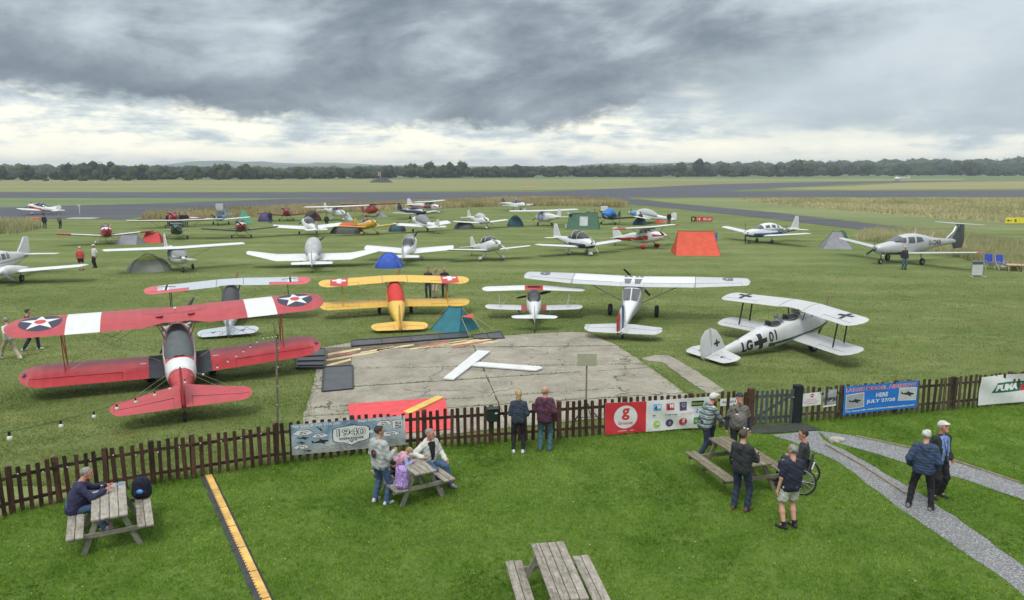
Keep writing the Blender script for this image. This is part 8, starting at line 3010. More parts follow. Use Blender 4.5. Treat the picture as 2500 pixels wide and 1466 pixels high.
def person(label, loc, rz, top='navy', legs='jeans', shoe='black', hair='dark', skin='fair', H=1.76, sleeves='long', shorts=False, hood=False, cap=None, longhair=False, bald=False, fat=0.0, slim=0.0,
   pel=(0, 0, .93), lean=(0, 0), hands=None, feet=None, yaw=0.0, nod=0.0, quilt=0.0, coat=0.0, vox=.014, extra=None, group=None, fold=False, fdir=0.0, knee_pole=None, vfront=None, elbow=None, crouch=False, backpack=None, shortneck=0.0):
 s = H / 1.76
 root = empty('person', (loc[0], loc[1], loc[2] if len(loc) > 2 else 0), rz, label, 'person', group)
 V3 = lambda *a: Vector(a)
 pelv = V3(*pel)
 lx, ly = lean                                   # lean right / forward, radians
 Rm = Matrix.Rotation(-ly, 3, 'X') @ Matrix.Rotation(lx, 3, 'Y')
 up = lambda x, y, z: pelv + Rm @ V3(x, y, z)
 chest, neck = up(0, -.005, .34), up(0, -.015, .51 - shortneck)
 head = neck + (Rm @ V3(0, .03, .172))
 sh = {q: up(q * (.162 - slim * .15), -.01, .425) for q in (-1, 1)}
 hip = {q: pelv + V3(q * .09, 0, -.03) for q in (-1, 1)}
 hands = hands or {}
 feet = feet or {}
 wr_, el, kn, an = {}, {}, {}, {}
 for q in (-1, 1):
  w0 = hands.get(q, (q * .25, .06, pelv.z - .07))
  el[q], wr_[q] = two_bone(sh[q], w0, .285, .265, (elbow or {}).get(q, (q * .5, -1, -.2)))
  f0 = feet.get(q, (q * .105, -.02, .085))
  kn[q], an[q] = two_bone(hip[q], f0, .43, .42, (knee_pole or {}).get(q, (q * .15, 1, .1)))
 fd = {q: V3(math.sin(-fdir + q * .18), math.cos(-fdir + q * .18), 0) for q in (-1, 1)}
 fx = .02 * fat * 10
 hr = Matrix.Rotation(yaw, 3, 'Z') @ Matrix.Rotation(-nod, 3, 'X') @ Matrix.Identity(3)
 hh = lambda x, y, z: head + hr @ V3(x, y, z)
 sl = 1 - slim
 # ---- body: one continuous surface
 B = []
 lf, af = (1.0 if shorts else .74), (.85 if sleeves == 'long' else 1.0)
 for q in (-1, 1):
  B += [(pelv + V3(q * .07, 0, -.01), up(q * .06, 0, .20), .10 * sl, .092 * sl, .04), (up(q * .06, 0, .2), up(q * .078, -.005, .36), .092 * sl, .095 * sl, .04),
    (up(q * .03, -.01, .455), sh[q], .052, .050, .04), (sh[q], el[q], .046 * af, .038 * af, .02), (el[q], wr_[q], .038 * af, .026, .02), (hip[q], kn[q], .080 * lf, .056 * lf, .03), (kn[q], kn[q].lerp(an[q], .35), .054 * lf, .058 * lf, .02), (kn[q].lerp(an[q], .35), an[q], .058 * lf, .036 * lf, .02), (an[q], an[q] + fd[q] * .12 + V3(0, 0, -.045), .038, .028, .02)]
 if fat: B.append((up(0, .05 + fat * .2, .10), up(0, .06 + fat * .3, .18), .12 + fat * .3, .11 + fat * .3, .06))
 B += [(up(0, -.01, .42), neck, .060, .054, .03), (neck, head + (Rm @ V3(0, 0, -.05)), .056, .054, .02)]
 B += [(hh(0, -.022, .035), hh(0, .018, .035), .080, .078, .03), (hh(0, .03, -.01), hh(0, .05, -.085), .068, .045, .03), (hh(0, .088, .012), hh(0, .108, -.022), .010, .015, .012)]
 for q in (-1, 1): B.append((hh(q * .083, -.01, .01), hh(q * .088, -.012, -.025), .014, .011, .008))
 V, F = field(B, vox)
 cen = V[F].mean(1)
 mi = np.zeros(len(F), np.int32)
 for q in (-1, 1):
  e = np.array(hh(q * .034, .098, .018))
  mi[np.linalg.norm(cen - e, axis=1) < .0165] = 1
 mth = np.array(hh(0, .095, -.058))
 dd = np.abs((cen - mth) @ np.array(hr)[:, 2])
 mi[(np.linalg.norm(cen - mth, axis=1) < .026) & (dd < .008)] = 2
 # ---- hands: palm, four unequal bent fingers and a thumb from the side of the palm
 mb = MB()
 for q in (-1, 1):
  fdn = (wr_[q] - el[q]).normalized()
  side = V3(0, 1, 0)
  side = (side - fdn * side.dot(fdn))
  side = side.normalized() if side.length > 1e-3 else V3(1, 0, 0)
  nrm = fdn.cross(side) * q                       # back of the hand outward
  w = wr_[q]
  k_ = s
  mb.tube([w - fdn * .02, w + fdn * .02, w + fdn * .05, w + fdn * .085], [.026, .030, .034, .032], 8, squash=.55)
  for i, (o, l) in enumerate(((.026, .070), (.009, .080), (-.009, .074), (-.026, .058))):
   b0 = w + fdn * .08 + side * o
   curl = .35 + .1 * i
   p1 = b0 + (fdn * math.cos(curl * .5) - nrm * math.sin(curl * .5)) * l * .45
   p2 = p1 + (fdn * math.cos(curl * 1.6) - nrm * math.sin(curl * 1.6)) * l * .32
   p3 = p2 + (fdn * math.cos(curl * 2.6) - nrm * math.sin(curl * 2.6)) * l * .25
   mb.tube([b0 - fdn * .012, p1, p2, p3], [.0105, .0100, .0090, .0070], 6)
  b0 = w + fdn * .030 + side * .026
  t1 = b0 + (fdn * .7 + side * .7).normalized() * .038
  mb.tube([b0, t1, t1 + (fdn * .92 + side * .15 - nrm * .3).normalized() * .032], [.014, .012, .009], 6)
 nV = len(V)
 V = np.concatenate([V, np.array([tuple(p) for p in mb.v])])
 body = bpy.data.meshes.new('body')
 body.from_pydata((V * s).tolist(), [], F.tolist() + [[i + nV for i in f] for f in mb.f])
 for m in (SKIN[skin], M_eye, M_lip): body.materials.append(m)
 body.polygons.foreach_set('material_index', mi.tolist() + [0] * len(mb.f))
 body.polygons.foreach_set('use_smooth', [True] * len(body.polygons))
 body.update()
 link_mesh('body', body, root)
 # ---- trousers or shorts
 T = []
 for q in (-1, 1):
  T += [(pelv + V3(q * .06, 0, .06), pelv + V3(q * .07, -.01, -.04), .115 * sl + fat * .12, .118 * sl + fat * .08, .04), (hip[q], kn[q], .098 * sl, .072, .025), (kn[q], an[q] + V3(0, 0, -.02), .070, .060 if not slim else .048, .025)]
 cuts = []
 if shorts:
  T = [t_ for i, t_ in enumerate(T) if i % 3 != 2]
  T = [(t_[0], t_[1] if i % 2 == 0 else t_[0].lerp(t_[1], .80), t_[2], .098 if i % 2 else t_[3], .03) for i, t_ in enumerate(T)]
  cuts.append(((0, 0, min(kn[1].z, kn[-1].z) + .08), (0, 0, -1)))
 V, F = field(T, vox, cuts, .0060, seed=len(label))
 vf_obj('shorts' if shorts else 'trousers', V * s, F, FB[legs], root)
 # ---- top
 U = []
 g = .018 + coat
 for q in (-1, 1):
  U += [(pelv + V3(q * .065, 0, .0 - coat * 2.2), up(q * .06, 0, .20), .118 * sl + g * .6 + fat * .12, .105 * sl + g + fat * .10, .04), (up(q * .06, 0, .2), up(q * .080, -.005, .37), .105 * sl + g + fat * .08, .104 * sl + g * .6, .04), (up(q * .03, -.01, .455), sh[q], .056 + g * .45, .056 + g * .5, .04)]
  if sleeves == 'long': U += [(sh[q], el[q], .056 + g * .6, .048 + g * .6, .025), (el[q], wr_[q], .048 + g * .6, .036 + g * .5, .02)]
  elif sleeves == 'short': U += [(sh[q], sh[q].lerp(el[q], .72), .060 + g * .5, .058 + g * .5, .025)]
 if fat: U.append((up(0, .06 + fat * .2, .08), up(0, .06 + fat * .3, .18), .125 + fat * .3, .12 + fat * .3, .07))
 if hood:
  for k_ in range(5):
   a_ = -1.1 + 2.2 * k_ / 4
   a2 = -1.1 + 2.2 * (k_ + 1) / 4
   if k_ < 4: U.append((up(.10 * math.sin(a_), -.02 - .075 * math.cos(a_), .475), up(.10 * math.sin(a2), -.02 - .075 * math.cos(a2), .475), .038, .038, .03))
  U.append((up(0, -.115, .43), up(0, -.12, .33), .055, .03, .05))
 else:
  U.append((up(0, -.01, .46), up(0, -.012, .505), .064, .060, .02))
 cuts = [(pelv + V3(0, 0, -.085 - coat * 3.2), (0, 0, -1))] if not crouch else []
 V, F = field(U, vox, cuts, .0062, quilt, len(label) * 1.3)
 mi = None
 if vfront:
  q_ = (V[F].mean(1) - np.array(pelv)) @ np.array(Rm)
  mi = ((q_[:, 1] > .05) & (np.abs(q_[:, 0]) < vfront[1] + vfront[2] * np.clip(q_[:, 2] - .05, 0, .5)) & (q_[:, 2] > vfront[3])).astype(np.int32)
 vf_obj('jacket' if sleeves == 'long' else 'shirt', V * s, F, [FB[top], FB[vfront[0]]] if vfront else FB[top], root, mi)
 # ---- shoes
 for q in (-1, 1):
  a = an[q] + V3(0, 0, -.045)
  zf = an[q].z - .085
  V, F = field([(a - fd[q] * .045 + V3(0, 0, -.0), a + fd[q] * .05, .043, .045, .03), (a + fd[q] * .05, a + fd[q] * .155 + V3(0, 0, -.008), .045, .036, .03), (a - fd[q] * .02 + V3(0, 0, .04), a + V3(0, 0, .03), .042, .045, .02)], min(vox, .014), [((0, 0, zf + .002), (0, 0, -1))])
  vf_obj('shoe', V * s, F, SHOE[shoe], root)
 # ---- hair
 if not bald:
  Hs = [(hh(0, -.026, .038), hh(0, .014, .042), .086, .083, .02)]
  if longhair: Hs += [(hh(0, -.06, .02), hh(0, -.085, -.10), .075, .065, .03), (hh(0, -.085, -.10), hh(0, -.085, -.22), .065, .038, .03)]
  n1 = hr @ V3(0, .80, -.60)
  cuts = [(hh(0, .035, .035), n1)]
  if not longhair: cuts.append((hh(0, -.05, -.025), hr @ V3(0, .35, -1)))
  V, F = field(Hs, min(vox, .012), cuts, .006)
  vf_obj('hair', V * s, F, HAIR[hair], root)
 if cap:
  cm = FB[cap]
  V, F = field([(hh(0, -.022, .05), hh(0, .012, .05), .098, .096, .02), (hh(-.04, .10, .056), hh(.04, .10, .056), .02, .02, .03), (hh(-.045, .13, .050), hh(.045, .13, .050), .018, .018, .03), (hh(-.03, .165, .042), hh(.03, .165, .042), .015, .015, .03)], min(vox, .014), [(hh(0, 0, .035), hr @ V3(0, .10, -1))])
  vf_obj('cap', V * s, F, cm, root)
 if extra: extra(root, s, dict(up=up, hh=hh, wr=wr_, el=el, pelv=pelv, sh=sh, kn=kn))
 return root


def at_px(px, py): return G(px, py)


# --- foreground people
sp1 = on_table(1, -.62, .42)
person('man in a navy fleece sitting at the left table with his arms on it', sp1, TF[1][1] - PI / 2, 'indigo', 'jeans', 'grey', 'grey', 'ruddy', 1.82, pel=(0, -.03, .555), lean=(0, .40), hands={-1: (-.20, .54, .80), 1: (.08, .52, .80)}, feet={-1: (-.14, .42, .085), 1: (.14, .46, .085)}, yaw=-.15, fat=.10, coat=.012, elbow={-1: (-.8, -.3, -.6), 1: (.8, -.3, -.6)})


def hoodie_print(root, s, J):
 mb = MB()
 c = J['up'](0, -.158, .20) * s
 decal('back_print', [([circle(0, 0, .075, 20, .095)], 0), ([circle(.02, .03, .03, 12)], 1)], lambda x, y, l: Vector((c.x + .015 + x, c.y - .012 - l - .01, c.z + .04 + y)), [FB['charcoal'], mat('print_red', (0.55, 0.03, 0.045), .5)], root)


person('man in a grey hoodie and jeans standing with his back turned at the middle table', at_px(930, 1230), R(-38), 'hoodie', 'jeans', 'white', 'dark', 'tan', 1.80, hood=True, hands={-1: (-.16, .26, 1.10), 1: (.14, .27, 1.12)}, yaw=R(-28), coat=.014, extra=hoodie_print, feet={-1: (-.16, -.02, .085), 1: (.15, .03, .085)}, fat=.03)
sp3 = on_table(2, .58, .34)
person('grey haired man in a white jacket sitting on the right bench of the middle table', sp3, R(222), 'offw', 'jeans', 'grey', 'grey', 'ruddy', 1.80, pel=(0, 0, .555), lean=(.08, .18), hands={1: (.36, .26, .78), -1: (-.22, .34, .60)}, feet={-1: (-.22, .52, .085), 1: (.10, .55, .085)}, yaw=R(28), nod=-.1, coat=.016, hood=True, vfront=('black', .03, .16, .06))
sp4 = G(1003, 1100, 1.0) - Vector((math.cos(R(32)), math.sin(R(32)), 0)) * .42
person('small child in a pink hooded top with blue sleeves leaning over the middle table', (sp4.x, sp4.y, 0.0), TF[2][1] - PI / 2, 'pink', 'black', 'white', 'fairch', 'fair', 1.22, pel=(0, 0, 1.06), lean=(0, .95), hands={-1: (-.20, .58, 1.13), 1: (.20, .56, 1.13)}, feet={-1: (-.10, -.12, .76), 1: (.10, -.12, .76)}, hood=True, nod=-.5, knee_pole={-1: (0, 1, -.2), 1: (0, 1, -.2)}, slim=.12, crouch=True,
  extra=lambda root, s, J: [vf_obj('sleeve', *(lambda VF: (VF[0] * s, VF[1]))(field([(J['sh'][q], J['el'][q], .070, .064, .02), (J['el'][q], J['wr'][q], .064, .05, .02)], .014, (), .003)), FB['lblue'], root) for q in (-1, 1)])
person('blonde woman in a dark blue padded jacket and black leggings leaning on the fence', at_px(1266, 1106), R(-4), 'steel', 'black', 'white', 'blonde', 'fair', 1.70, longhair=True, hands={-1: (-.12, .24, 1.08), 1: (.12, .24, 1.08)}, lean=(0, .08), quilt=.007, slim=.12, nod=-.12, coat=.006, feet={-1: (-.13, -.03, .085), 1: (.12, -.02, .085)})
person('bald person in a maroon coat and blue jeans standing at the fence', at_px(1330, 1100), R(-12), 'maroon', 'tjeans', 'blue', 'grey', 'ruddy', 1.74, bald=True, hood=True, hands={-1: (-.18, .25, 1.04), 1: (.29, .02, .86)}, yaw=R(-30), coat=.026, fat=.05, feet={-1: (-.12, -.02, .085), 1: (.13, .0, .085)},
  extra=lambda root, s, J: vf_obj('hair', *(lambda VF: (VF[0] * s, VF[1]))(field([(J['hh'](0, -.045, .0), J['hh'](0, -.03, .0), .072, .07, .02)], .014, [(J['hh'](0, 0, .02), (0, 0, 1))])), HAIR['grey'], root))
person('man in a striped hooded top and pale cap climbing over the bench by the gate', at_px(1712, 1118), R(-66), 'striped', 'djeans', 'grey', 'grey', 'ruddy', 1.76, hood=True, cap='offw', pel=(0, .05, .90), lean=(.05, .34), hands={1: (.18, .60, .80), -1: (-.20, .50, .95)}, feet={-1: (-.12, .34, .32), 1: (.08, -.14, .085)}, nod=-.25, coat=.012, fat=.06)


def sling(root, s, J):
 mb = MB()
 pts = [J['up'](.13, -.02, .52), J['up'](.10, .10, .42), J['up'](0, .155, .25), J['up'](-.12, .13, .08), J['up'](-.18, .05, .02)]
 mb.tube([p * s for p in pts], .018, 6)
 mb.build('bag_strap', FB['black'], root)
 p = J['up'](.07, .155, .32) * s
 mb = MB(); mb.ell(p, (.045, .012, .022), 10, 6); mb.build('chest_badge', FB['white'], root)
 for q in (-1, 1):
  V, F = field([(J['sh'][q].lerp(J['el'][q], .55), J['el'][q], .055, .05, .02), (J['el'][q], J['wr'][q], .05, .036, .02)], .014, (), .003)
  vf_obj('undersleeve', V * s, F, FB['navy'], root)


person('man in a grey T shirt with a green cap and shoulder strap facing the camera', at_px(1798, 1128), R(176), 'grey', 'black', 'black', 'grey', 'ruddy', 1.80, sleeves='short', cap='dgreen', hands={-1: (-.27, .03, .84), 1: (.28, .03, .84)}, nod=-.35, fat=.11, extra=sling)


def glass_in_hand(root, s, J):
 p = J['wr'][1] + Vector((-.03, .09, -.02))
 mb = MB(); mb.lathe([(.0, -.055), (.028, -.055), (.036, .06), (.033, .06), (.026, -.045), (0, -.045)], p * s, n=12); mb.build('held_glass', P_['glassl'], root)
 # sunglasses pushed up on the cap
 mb = MB()
 for q in (-1, 1): mb.ell(J['hh'](q * .04, .095, .095) * s, (.03, .012, .018), 8, 6)
 mb.build('sunglasses', P_['white'], root)


person('man in a black hooded jacket and dark jeans holding a glass by the right table', at_px(1806, 1246), R(-42), 'charcoal', 'djeans', 'brown', 'brown', 'fair', 1.84, hood=True, hands={1: (.14, .36, 1.12), -1: (-.14, .33, 1.08)}, nod=-.3, yaw=R(-10), coat=.012, feet={-1: (-.12, -.04, .085), 1: (.14, .02, .085)}, extra=glass_in_hand)
person('man in a dark polo shirt and white shorts with black boots seen from behind', at_px(1925, 1290), R(12), 'navy', 'offw', 'black', 'grey', 'fair', 1.80, sleeves='short', shorts=True, yaw=R(18), hands={-1: (-.27, .03, .80), 1: (.24, .10, .82)}, feet={-1: (-.12, -.02, .085), 1: (.12, .0, .085)}, fdir=.35, fat=.03, coat=.014,
  extra=lambda root, s, J: [vf_obj('sock', *(lambda VF: (VF[0] * s, VF[1]))(field([((q * .12, -.02 if q < 0 else 0, .10), (q * .12, -.02 if q < 0 else 0, .17), .05, .05, .02)], .014, [((0, 0, .165), (0, 0, 1))])), FB['black'], root) for q in (-1, 1)])
person('man in a navy quilted hooded jacket with his back turned on the gravel path', at_px(2246, 1243), R(-30), 'puffy', 'black', 'grey', 'white', 'fair', 1.80, hood=True, quilt=.008, coat=.018, fat=.06, yaw=R(-22), hands={-1: (-.26, .10, .92), 1: (.24, .14, .92)}, feet={-1: (-.22, -.02, .085), 1: (.20, .02, .085)}, fdir=-.3)


def lanyard(root, s, J):
 mb = MB(); mb.box(J['up'](.0, .165, .02) * s, (.07, .03, .15), bev=.012); mb.build('hanging_phone', FB['black'], root)
 mb = MB(); mb.tube([J['up'](-.06, .10, .46) * s, J['up'](-.03, .150, .28) * s, J['up'](0, .165, .09) * s], .006, 5); mb.tube([J['up'](.06, .10, .46) * s, J['up'](.03, .150, .28) * s, J['up'](0, .165, .09) * s], .006, 5); mb.build('lanyard', FB['black'], root)


person('man in a pale cap and blue shirt under a dark jacket by the gravel path', at_px(2286, 1214), R(196), 'dkgreen', 'black', 'black', 'white', 'ruddy', 1.78, cap='offw', coat=.016, vfront=('scarf', .085, .06, -.06), hands={-1: (-.24, .07, .90), 1: (.24, .07, .90)}, nod=-.30, yaw=R(10), feet={-1: (-.11, -.02, .085), 1: (.11, .0, .085)}, extra=lanyard)

# --- wheelchair and its user
wc_p = G(1954, 1194)
wrz = R(62)
wc = empty('wheelchair', wc_p, wrz, 'black wheelchair with large spoked wheels beside the right table', 'wheelchair')
for q in (-1, 1):
 cam_ = Matrix.Rotation(q * R(-6), 3, 'Y')
 mb = MB()
 pts = lambda r, n_=28: [Vector((0, r * math.cos(2 * PI * k / n_), r * math.sin(2 * PI * k / n_))) for k in range(n_ + 1)]
 c0 = Vector((q * .33, -.06, .31))
 mb.tube([c0 + cam_ @ p for p in pts(.295)], .020, 8, caps=False); tw = mb.build('wheel', P_['tyre'], wc)
 mb = MB(); mb.tube([c0 + cam_ @ (p + Vector((q * .03, 0, 0))) for p in pts(.262)], .010, 6, caps=False); mb.build('push_rim', P_['metal'], tw)
 for k in range(12):
  a_ = 2 * PI * k / 12
  mb = MB(); mb.tube([c0, c0 + cam_ @ Vector((0, .285 * math.cos(a_), .285 * math.sin(a_)))], .003, 4); mb.build('spoke', P_['metal'], tw)
 mb = MB(); mb.lathe([(.065, -.018), (.065, .018)], (q * .20, .42, .066), 'x', 12); mb.build('caster', P_['tyre'], wc)
 mb = MB(); mb.tube([(q * .20, .42, .066), (q * .20, .40, .17), (q * .22, .34, .40), (q * .22, -.16, .44), (q * .21, -.22, .82), (q * .21, -.29, .86)], .013, 6); mb.build('frame_tube', P_['dgrey'], wc)
mb = MB(); mb.box((0, .10, .455), (.42, .44, .06), bev=.02); mb.build('seat', FB['black'], wc, smooth=False)
mb = MB(); mb.box((0, -.20, .64), (.41, .04, .32), bev=.015); mb.build('backrest', FB['black'], wc, smooth=False)
mb = MB(); mb.tube([(-.22, -.24, .60), (.22, -.24, .60)], .018, 6); mb.build('rear_bar', P_['white'], wc)
mb = MB(); mb.box((0, .52, .11), (.34, .18, .02)); mb.build('footplate', P_['dgrey'], wc, smooth=False)


def back_logo(root, s, J):
 c = J['up'](0, -.145, .30) * s
 arc = [(.075 * math.cos(a), .05 * math.sin(a)) for a in np.linspace(0, PI, 9)] + [(.062 * math.cos(a), .038 * math.sin(a)) for a in np.linspace(PI, 0, 9)]
 decal('back_print', [([arc, rect(-.08, -.02, .08, -.008)], 0)], lambda x, y, l: Vector((c.x + x, c.y - .02 - l, c.z + y)), [FB['white']], root)


person('dark haired man in a black T shirt sitting in the wheelchair', wc_p, wrz, 'charcoal', 'djeans', 'black', 'dark', 'ruddy', 1.78, sleeves='short', pel=(0, -.02, .60), lean=(0, .02), hands={-1: (-.20, .30, .68), 1: (.20, .30, .68)}, feet={-1: (-.10, .50, .20), 1: (.10, .50, .20)}, yaw=R(14), extra=back_logo)

# --- people further out
BGP = [
 (110, 558, 'navy', 'djeans', 'dark', R(15), 'person in dark clothes standing at the edge of the left taxiway'),
 (147, 558, 'grey', 'black', 'grey', R(-10), 'person in a grey top walking near the left taxiway'),
 (199, 660, 'red', 'charcoal', 'white', R(20), 'white haired person in a bright red top and shorts beside the twin engined aeroplane'),
 (233, 654, 'white', 'black', 'brown', R(150), 'person in a white T shirt and dark trousers beside the twin engined aeroplane'),
 (412, 553, 'navy', 'black', 'brown', R(10), 'leftmost person of the dark clothed group behind the green aeroplane'),
 (422, 551, 'charcoal', 'black', 'grey', R(160), 'second person from the left in the group behind the green aeroplane'),
 (431, 553, 'offw', 'djeans', 'brown', R(60), 'person in a pale top in the middle of the group behind the green aeroplane'),
 (440, 551, 'steel', 'black', 'dark', R(-60), 'third person from the right in the group behind the green aeroplane'),
 (447, 553, 'black', 'djeans', 'white', R(200), 'second person from the right in the group behind the green aeroplane'),
 (456, 552, 'navy', 'black', 'brown', R(30), 'rightmost person of the dark clothed group behind the green aeroplane'),
 (798, 557, 'charcoal', 'black', 'dark', R(0), 'person in dark clothes standing behind the white aeroplane with the grey tail'),
 (1046, 727, 'charcoal', 'djeans', 'dark', R(180), 'left person of the three standing behind the yellow biplane wing'),
 (1065, 729, 'tan', 'beige', 'grey', R(150), 'middle person in tan clothes behind the yellow biplane wing'),
 (1086, 727, 'black', 'djeans', 'grey', R(190), 'right person of the three standing behind the yellow biplane wing'),
 (1436, 541, 'grey', 'black', 'white', R(0), 'left person standing between the green tent and the blue covered aeroplane'),
 (1452, 541, 'tan', 'djeans', 'brown', R(20), 'right person standing between the green tent and the blue covered aeroplane'),
 (1319, 553, 'lblue', 'beige', 'grey', R(-20), 'person in pale clothes beside the white high winged aeroplane near the green tent'),
 (1563, 550, 'charcoal', 'dgreen', 'dark', R(10), 'person in a dark coat behind the dark teal tent'),
 (1633, 550, 'black', 'black', 'blonde', R(170), 'man in black standing right of the small orange tent'),
 (2206, 659, 'charcoal', 'tjeans', 'white', R(185), 'man in a black jacket and jeans standing in front of the silver grey aeroplane'),
 (384, 545, 'pink', 'black', 'dark', R(0), 'x'),
 (660, 545, 'charcoal', 'djeans', 'dark', R(0), 'person in dark clothes beside the purple tent'),
]
for px, py, tp_, lg_, hr_, rz_, lab in BGP:
 if lab == 'x': continue
 person(lab, at_px(px, py), rz_, tp_, lg_, 'black', hr_, 'ruddy', 1.76, sleeves='short' if tp_ in ('red', 'white') else 'long', vox=.024, cap='offw' if px == 233 else None, coat=.01, shorts=(px == 199))
person('striding person in a pale top and cream trousers behind the red biplane', at_px(28, 878), R(68), 'offw', 'beige', 'white', 'grey', 'ruddy', 1.74, vox=.018, feet={-1: (-.10, .42, .10), 1: (.10, -.38, .12)}, pel=(0, 0, .86), lean=(0, .12), hands={-1: (-.26, -.10, .85), 1: (.24, .22, .95)})
person('walking person in dark clothes behind the left wing tip of the red biplane', at_px(76, 856), R(-40), 'black', 'navy', 'white', 'dark', 'fair', 1.76, vox=.018, feet={-1: (-.10, -.24, .10), 1: (.10, .26, .09)}, pel=(0, 0, .90))

# ================================================================== SMALL THINGS ON THE TABLES
M_phone = mat('phone_blue', (0.05, 0.22, 0.50), 0.3)


def beer(k, x, y, label, full=.75):
 root = empty('pint_glass', on_table(k, x, y, .756), 0, label, 'glass')
 mb = MB(); mb.lathe([(.0, 0), (.030, 0), (.042, .14), (.039, .14), (.028, .008), (0, .008)], n=14); mb.build('tumbler', P_['glassl'], root)
 mb = MB(); mb.lathe([(.0, .009), (.0275, .009), (.0275 + .010 * full, .14 * full), (0, .14 * full)], n=12); mb.build('beer', mat('beer', (0.55, 0.33, 0.05), .2), root)
 mb = MB(); mb.lathe([(.0, .14 * full), (.0275 + .010 * full, .14 * full), (.0275 + .011 * full, .14 * full + .02), (0, .14 * full + .022)], n=12); mb.build('foam', mat('foam', (.62, .6, .5), .8), root)
 return root


beer(1, -.12, .50, 'pint glass of pale beer on the left table in front of the man in navy')
mb = MB(); mb.box((0, 0, .006), (.16, .075, .011), bev=.004)
o = mb.build('phone', M_phone); o.location = on_table(1, .20, .75, .756); o.rotation_euler = (0, 0, TF[1][1] + .25)
tag(o, 'bright blue phone lying on the far end of the left table', 'phone')
mb = MB(); mb.box((0, 0, .005), (.22, .15, .008))
for k in range(3): mb.box((0, 0, .011 + k * .004), (.20 - k * .02, .14, .003))
o = mb.build('folded_paper', mat('paper_blue', (.40, .48, .62), .7), smooth=False); o.location = on_table(1, -.22, .45, .756); o.rotation_euler = (0, 0, TF[1][1] + .5)
tag(o, 'folded pale blue paper under the arm of the man in navy on the left table', 'paper')
for k, (x, y) in enumerate(((.05, -.35), (.12, -.52))):
 mb = MB(); mb.lathe([(.0, 0), (.030, 0), (.040, .13), (.037, .13), (.028, .008), (0, .008)], n=12)
 o = mb.build('empty_glass', P_['glassl']); o.location = on_table(3, -.10 + k * .22, -.42 - .15 * k, .756)
 tag(o, ('clear glass standing near the end of the right table by the man in black', 'second clear glass standing further in on the right table')[k], 'glass')


def rucksack(loc, rz, label, m1, m2, h=.46, w=.32, d=.22):
 root = empty('backpack', loc, rz, label, 'backpack')
 V, F = field([((q_ * (w / 2 - d * .42), 0, d * .40), (q_ * (w / 2 - d * .46), 0, h - d * .5), d * .46, d * .42, .05) for q_ in (-1, 1)] + [((0, 0, d * .4), (0, 0, h - d * .44), d * .5, d * .46, .06)], .014, [((0, 0, .0), (0, 0, -1))], .004)
 vf_obj('bag', V, F, m1, root)
 V, F = field([((-w * .18, -d * .42, d * .45), (w * .18, -d * .42, d * .45), d * .26, d * .26, .05), ((0, -d * .42, d * .45), (0, -d * .40, h * .45), d * .24, d * .2, .05)], .014, (), .003)
 vf_obj('front_pocket', V, F, m2, root)
 for q in (-1, 1):
  mb = MB(); mb.tube([(q * .08, d * .3, h * .85), (q * .10, d * .62, h * .6), (q * .10, d * .58, h * .3), (q * .09, d * .4, .06)], .018, 6); mb.build('strap', m1, root)
 mb = MB(); mb.tube([(-.04, .02, h - .01), (-.03, .02, h + .04), (.03, .02, h + .04), (.04, .02, h - .01)], .010, 6); mb.build('handle', m1, root)
 return root


M_bagn = mat('bag_navy', (0.006, 0.007, 0.020), 0.95, 0.2, 8.0)
M_bagb = mat('bag_blue', (0.06, 0.20, 0.50), 0.5, 0.5, 14.0)
rucksack(on_table(1, .60, .58, .462), TF[1][1] - .3, 'dark navy backpack on the right bench of the left table', M_bagn, M_bagn, .44, .38, .28)
mb = MB(); mb.ell((0.02, -.21, .20), (.07, .03, .05), 8, 6); mb.build('blue_patch', M_bagb, [o for o in sc.objects if o.name.startswith('backpack')][-1])
M_bagp = mat('bag_purple', (0.34, 0.22, 0.52), 0.5, 0.65, 30.0)
M_bagt = mat('bag_teal', (0.30, 0.52, 0.60), 0.5, 0.3, 12.0)
rucksack(G(981, 1192, .462), TF[2][1] + R(-60), 'purple and turquoise patterned child backpack on the left bench of the middle table', M_bagp, M_bagp, .50, .29, .19)

# rock on the gravel fork
V, F = field([((0, 0, .04), (.22, .04, .04), .10, .08, .05), ((.1, .1, .05), (.34, .12, .03), .08, .05, .05)], .02, (), .012)
o = vf_obj('boulder', V, F, mat('pale_stone', (.36, .35, .30), .9, .25, 8.0, .6), None)
o.location = G(2032, 1080)
tag(o, 'low pale stone heap at the fork of the gravel path', 'stone')

# ================================================================== AIRFIELD SIGNS AND OUTLYING THINGS
def airfield_sign(px, py, wpx, hpx, panels, label):
 k = m_per_px(py)
 p = G(px, py)
 root = empty('taxiway_sign', p, R(-4), label, 'sign')
 W_, H_ = wpx * k, hpx * k
 x = -W_ / 2
 for frac, m_, txt, tm in panels:
  w = W_ * frac
  mb = MB(); mb.box((x + w / 2, 0, .10 + H_ / 2), (w - .03, .18, H_), bev=.02); pn = mb.build('sign_panel', m_, root, smooth=False)
  if txt:
   polys = txt if isinstance(txt, list) else centred(text_polys(txt, H_ * .52, 1.05, .03))
   tw = max(max(q[0] for q in pl) for pl in polys) - min(min(q[0] for q in pl) for pl in polys)
   f_ = min(1.0, (w - .2) / tw)
   decal('sign_lettering', [([[(a * f_, b) for a, b in q] for q in polys], 0)], lambda u, v, l, x=x, w=w: Vector((x + w / 2 + u, -.093 - l, .10 + H_ / 2 + v)), [tm], pn)
  for fx in (.15, .85):
   mb = MB(); mb.tube([(x + w * fx, 0, 0), (x + w * fx, 0, .12)], .03, 6); mb.build('sign_foot', P_['dgrey'], root)
  x += w
 return root


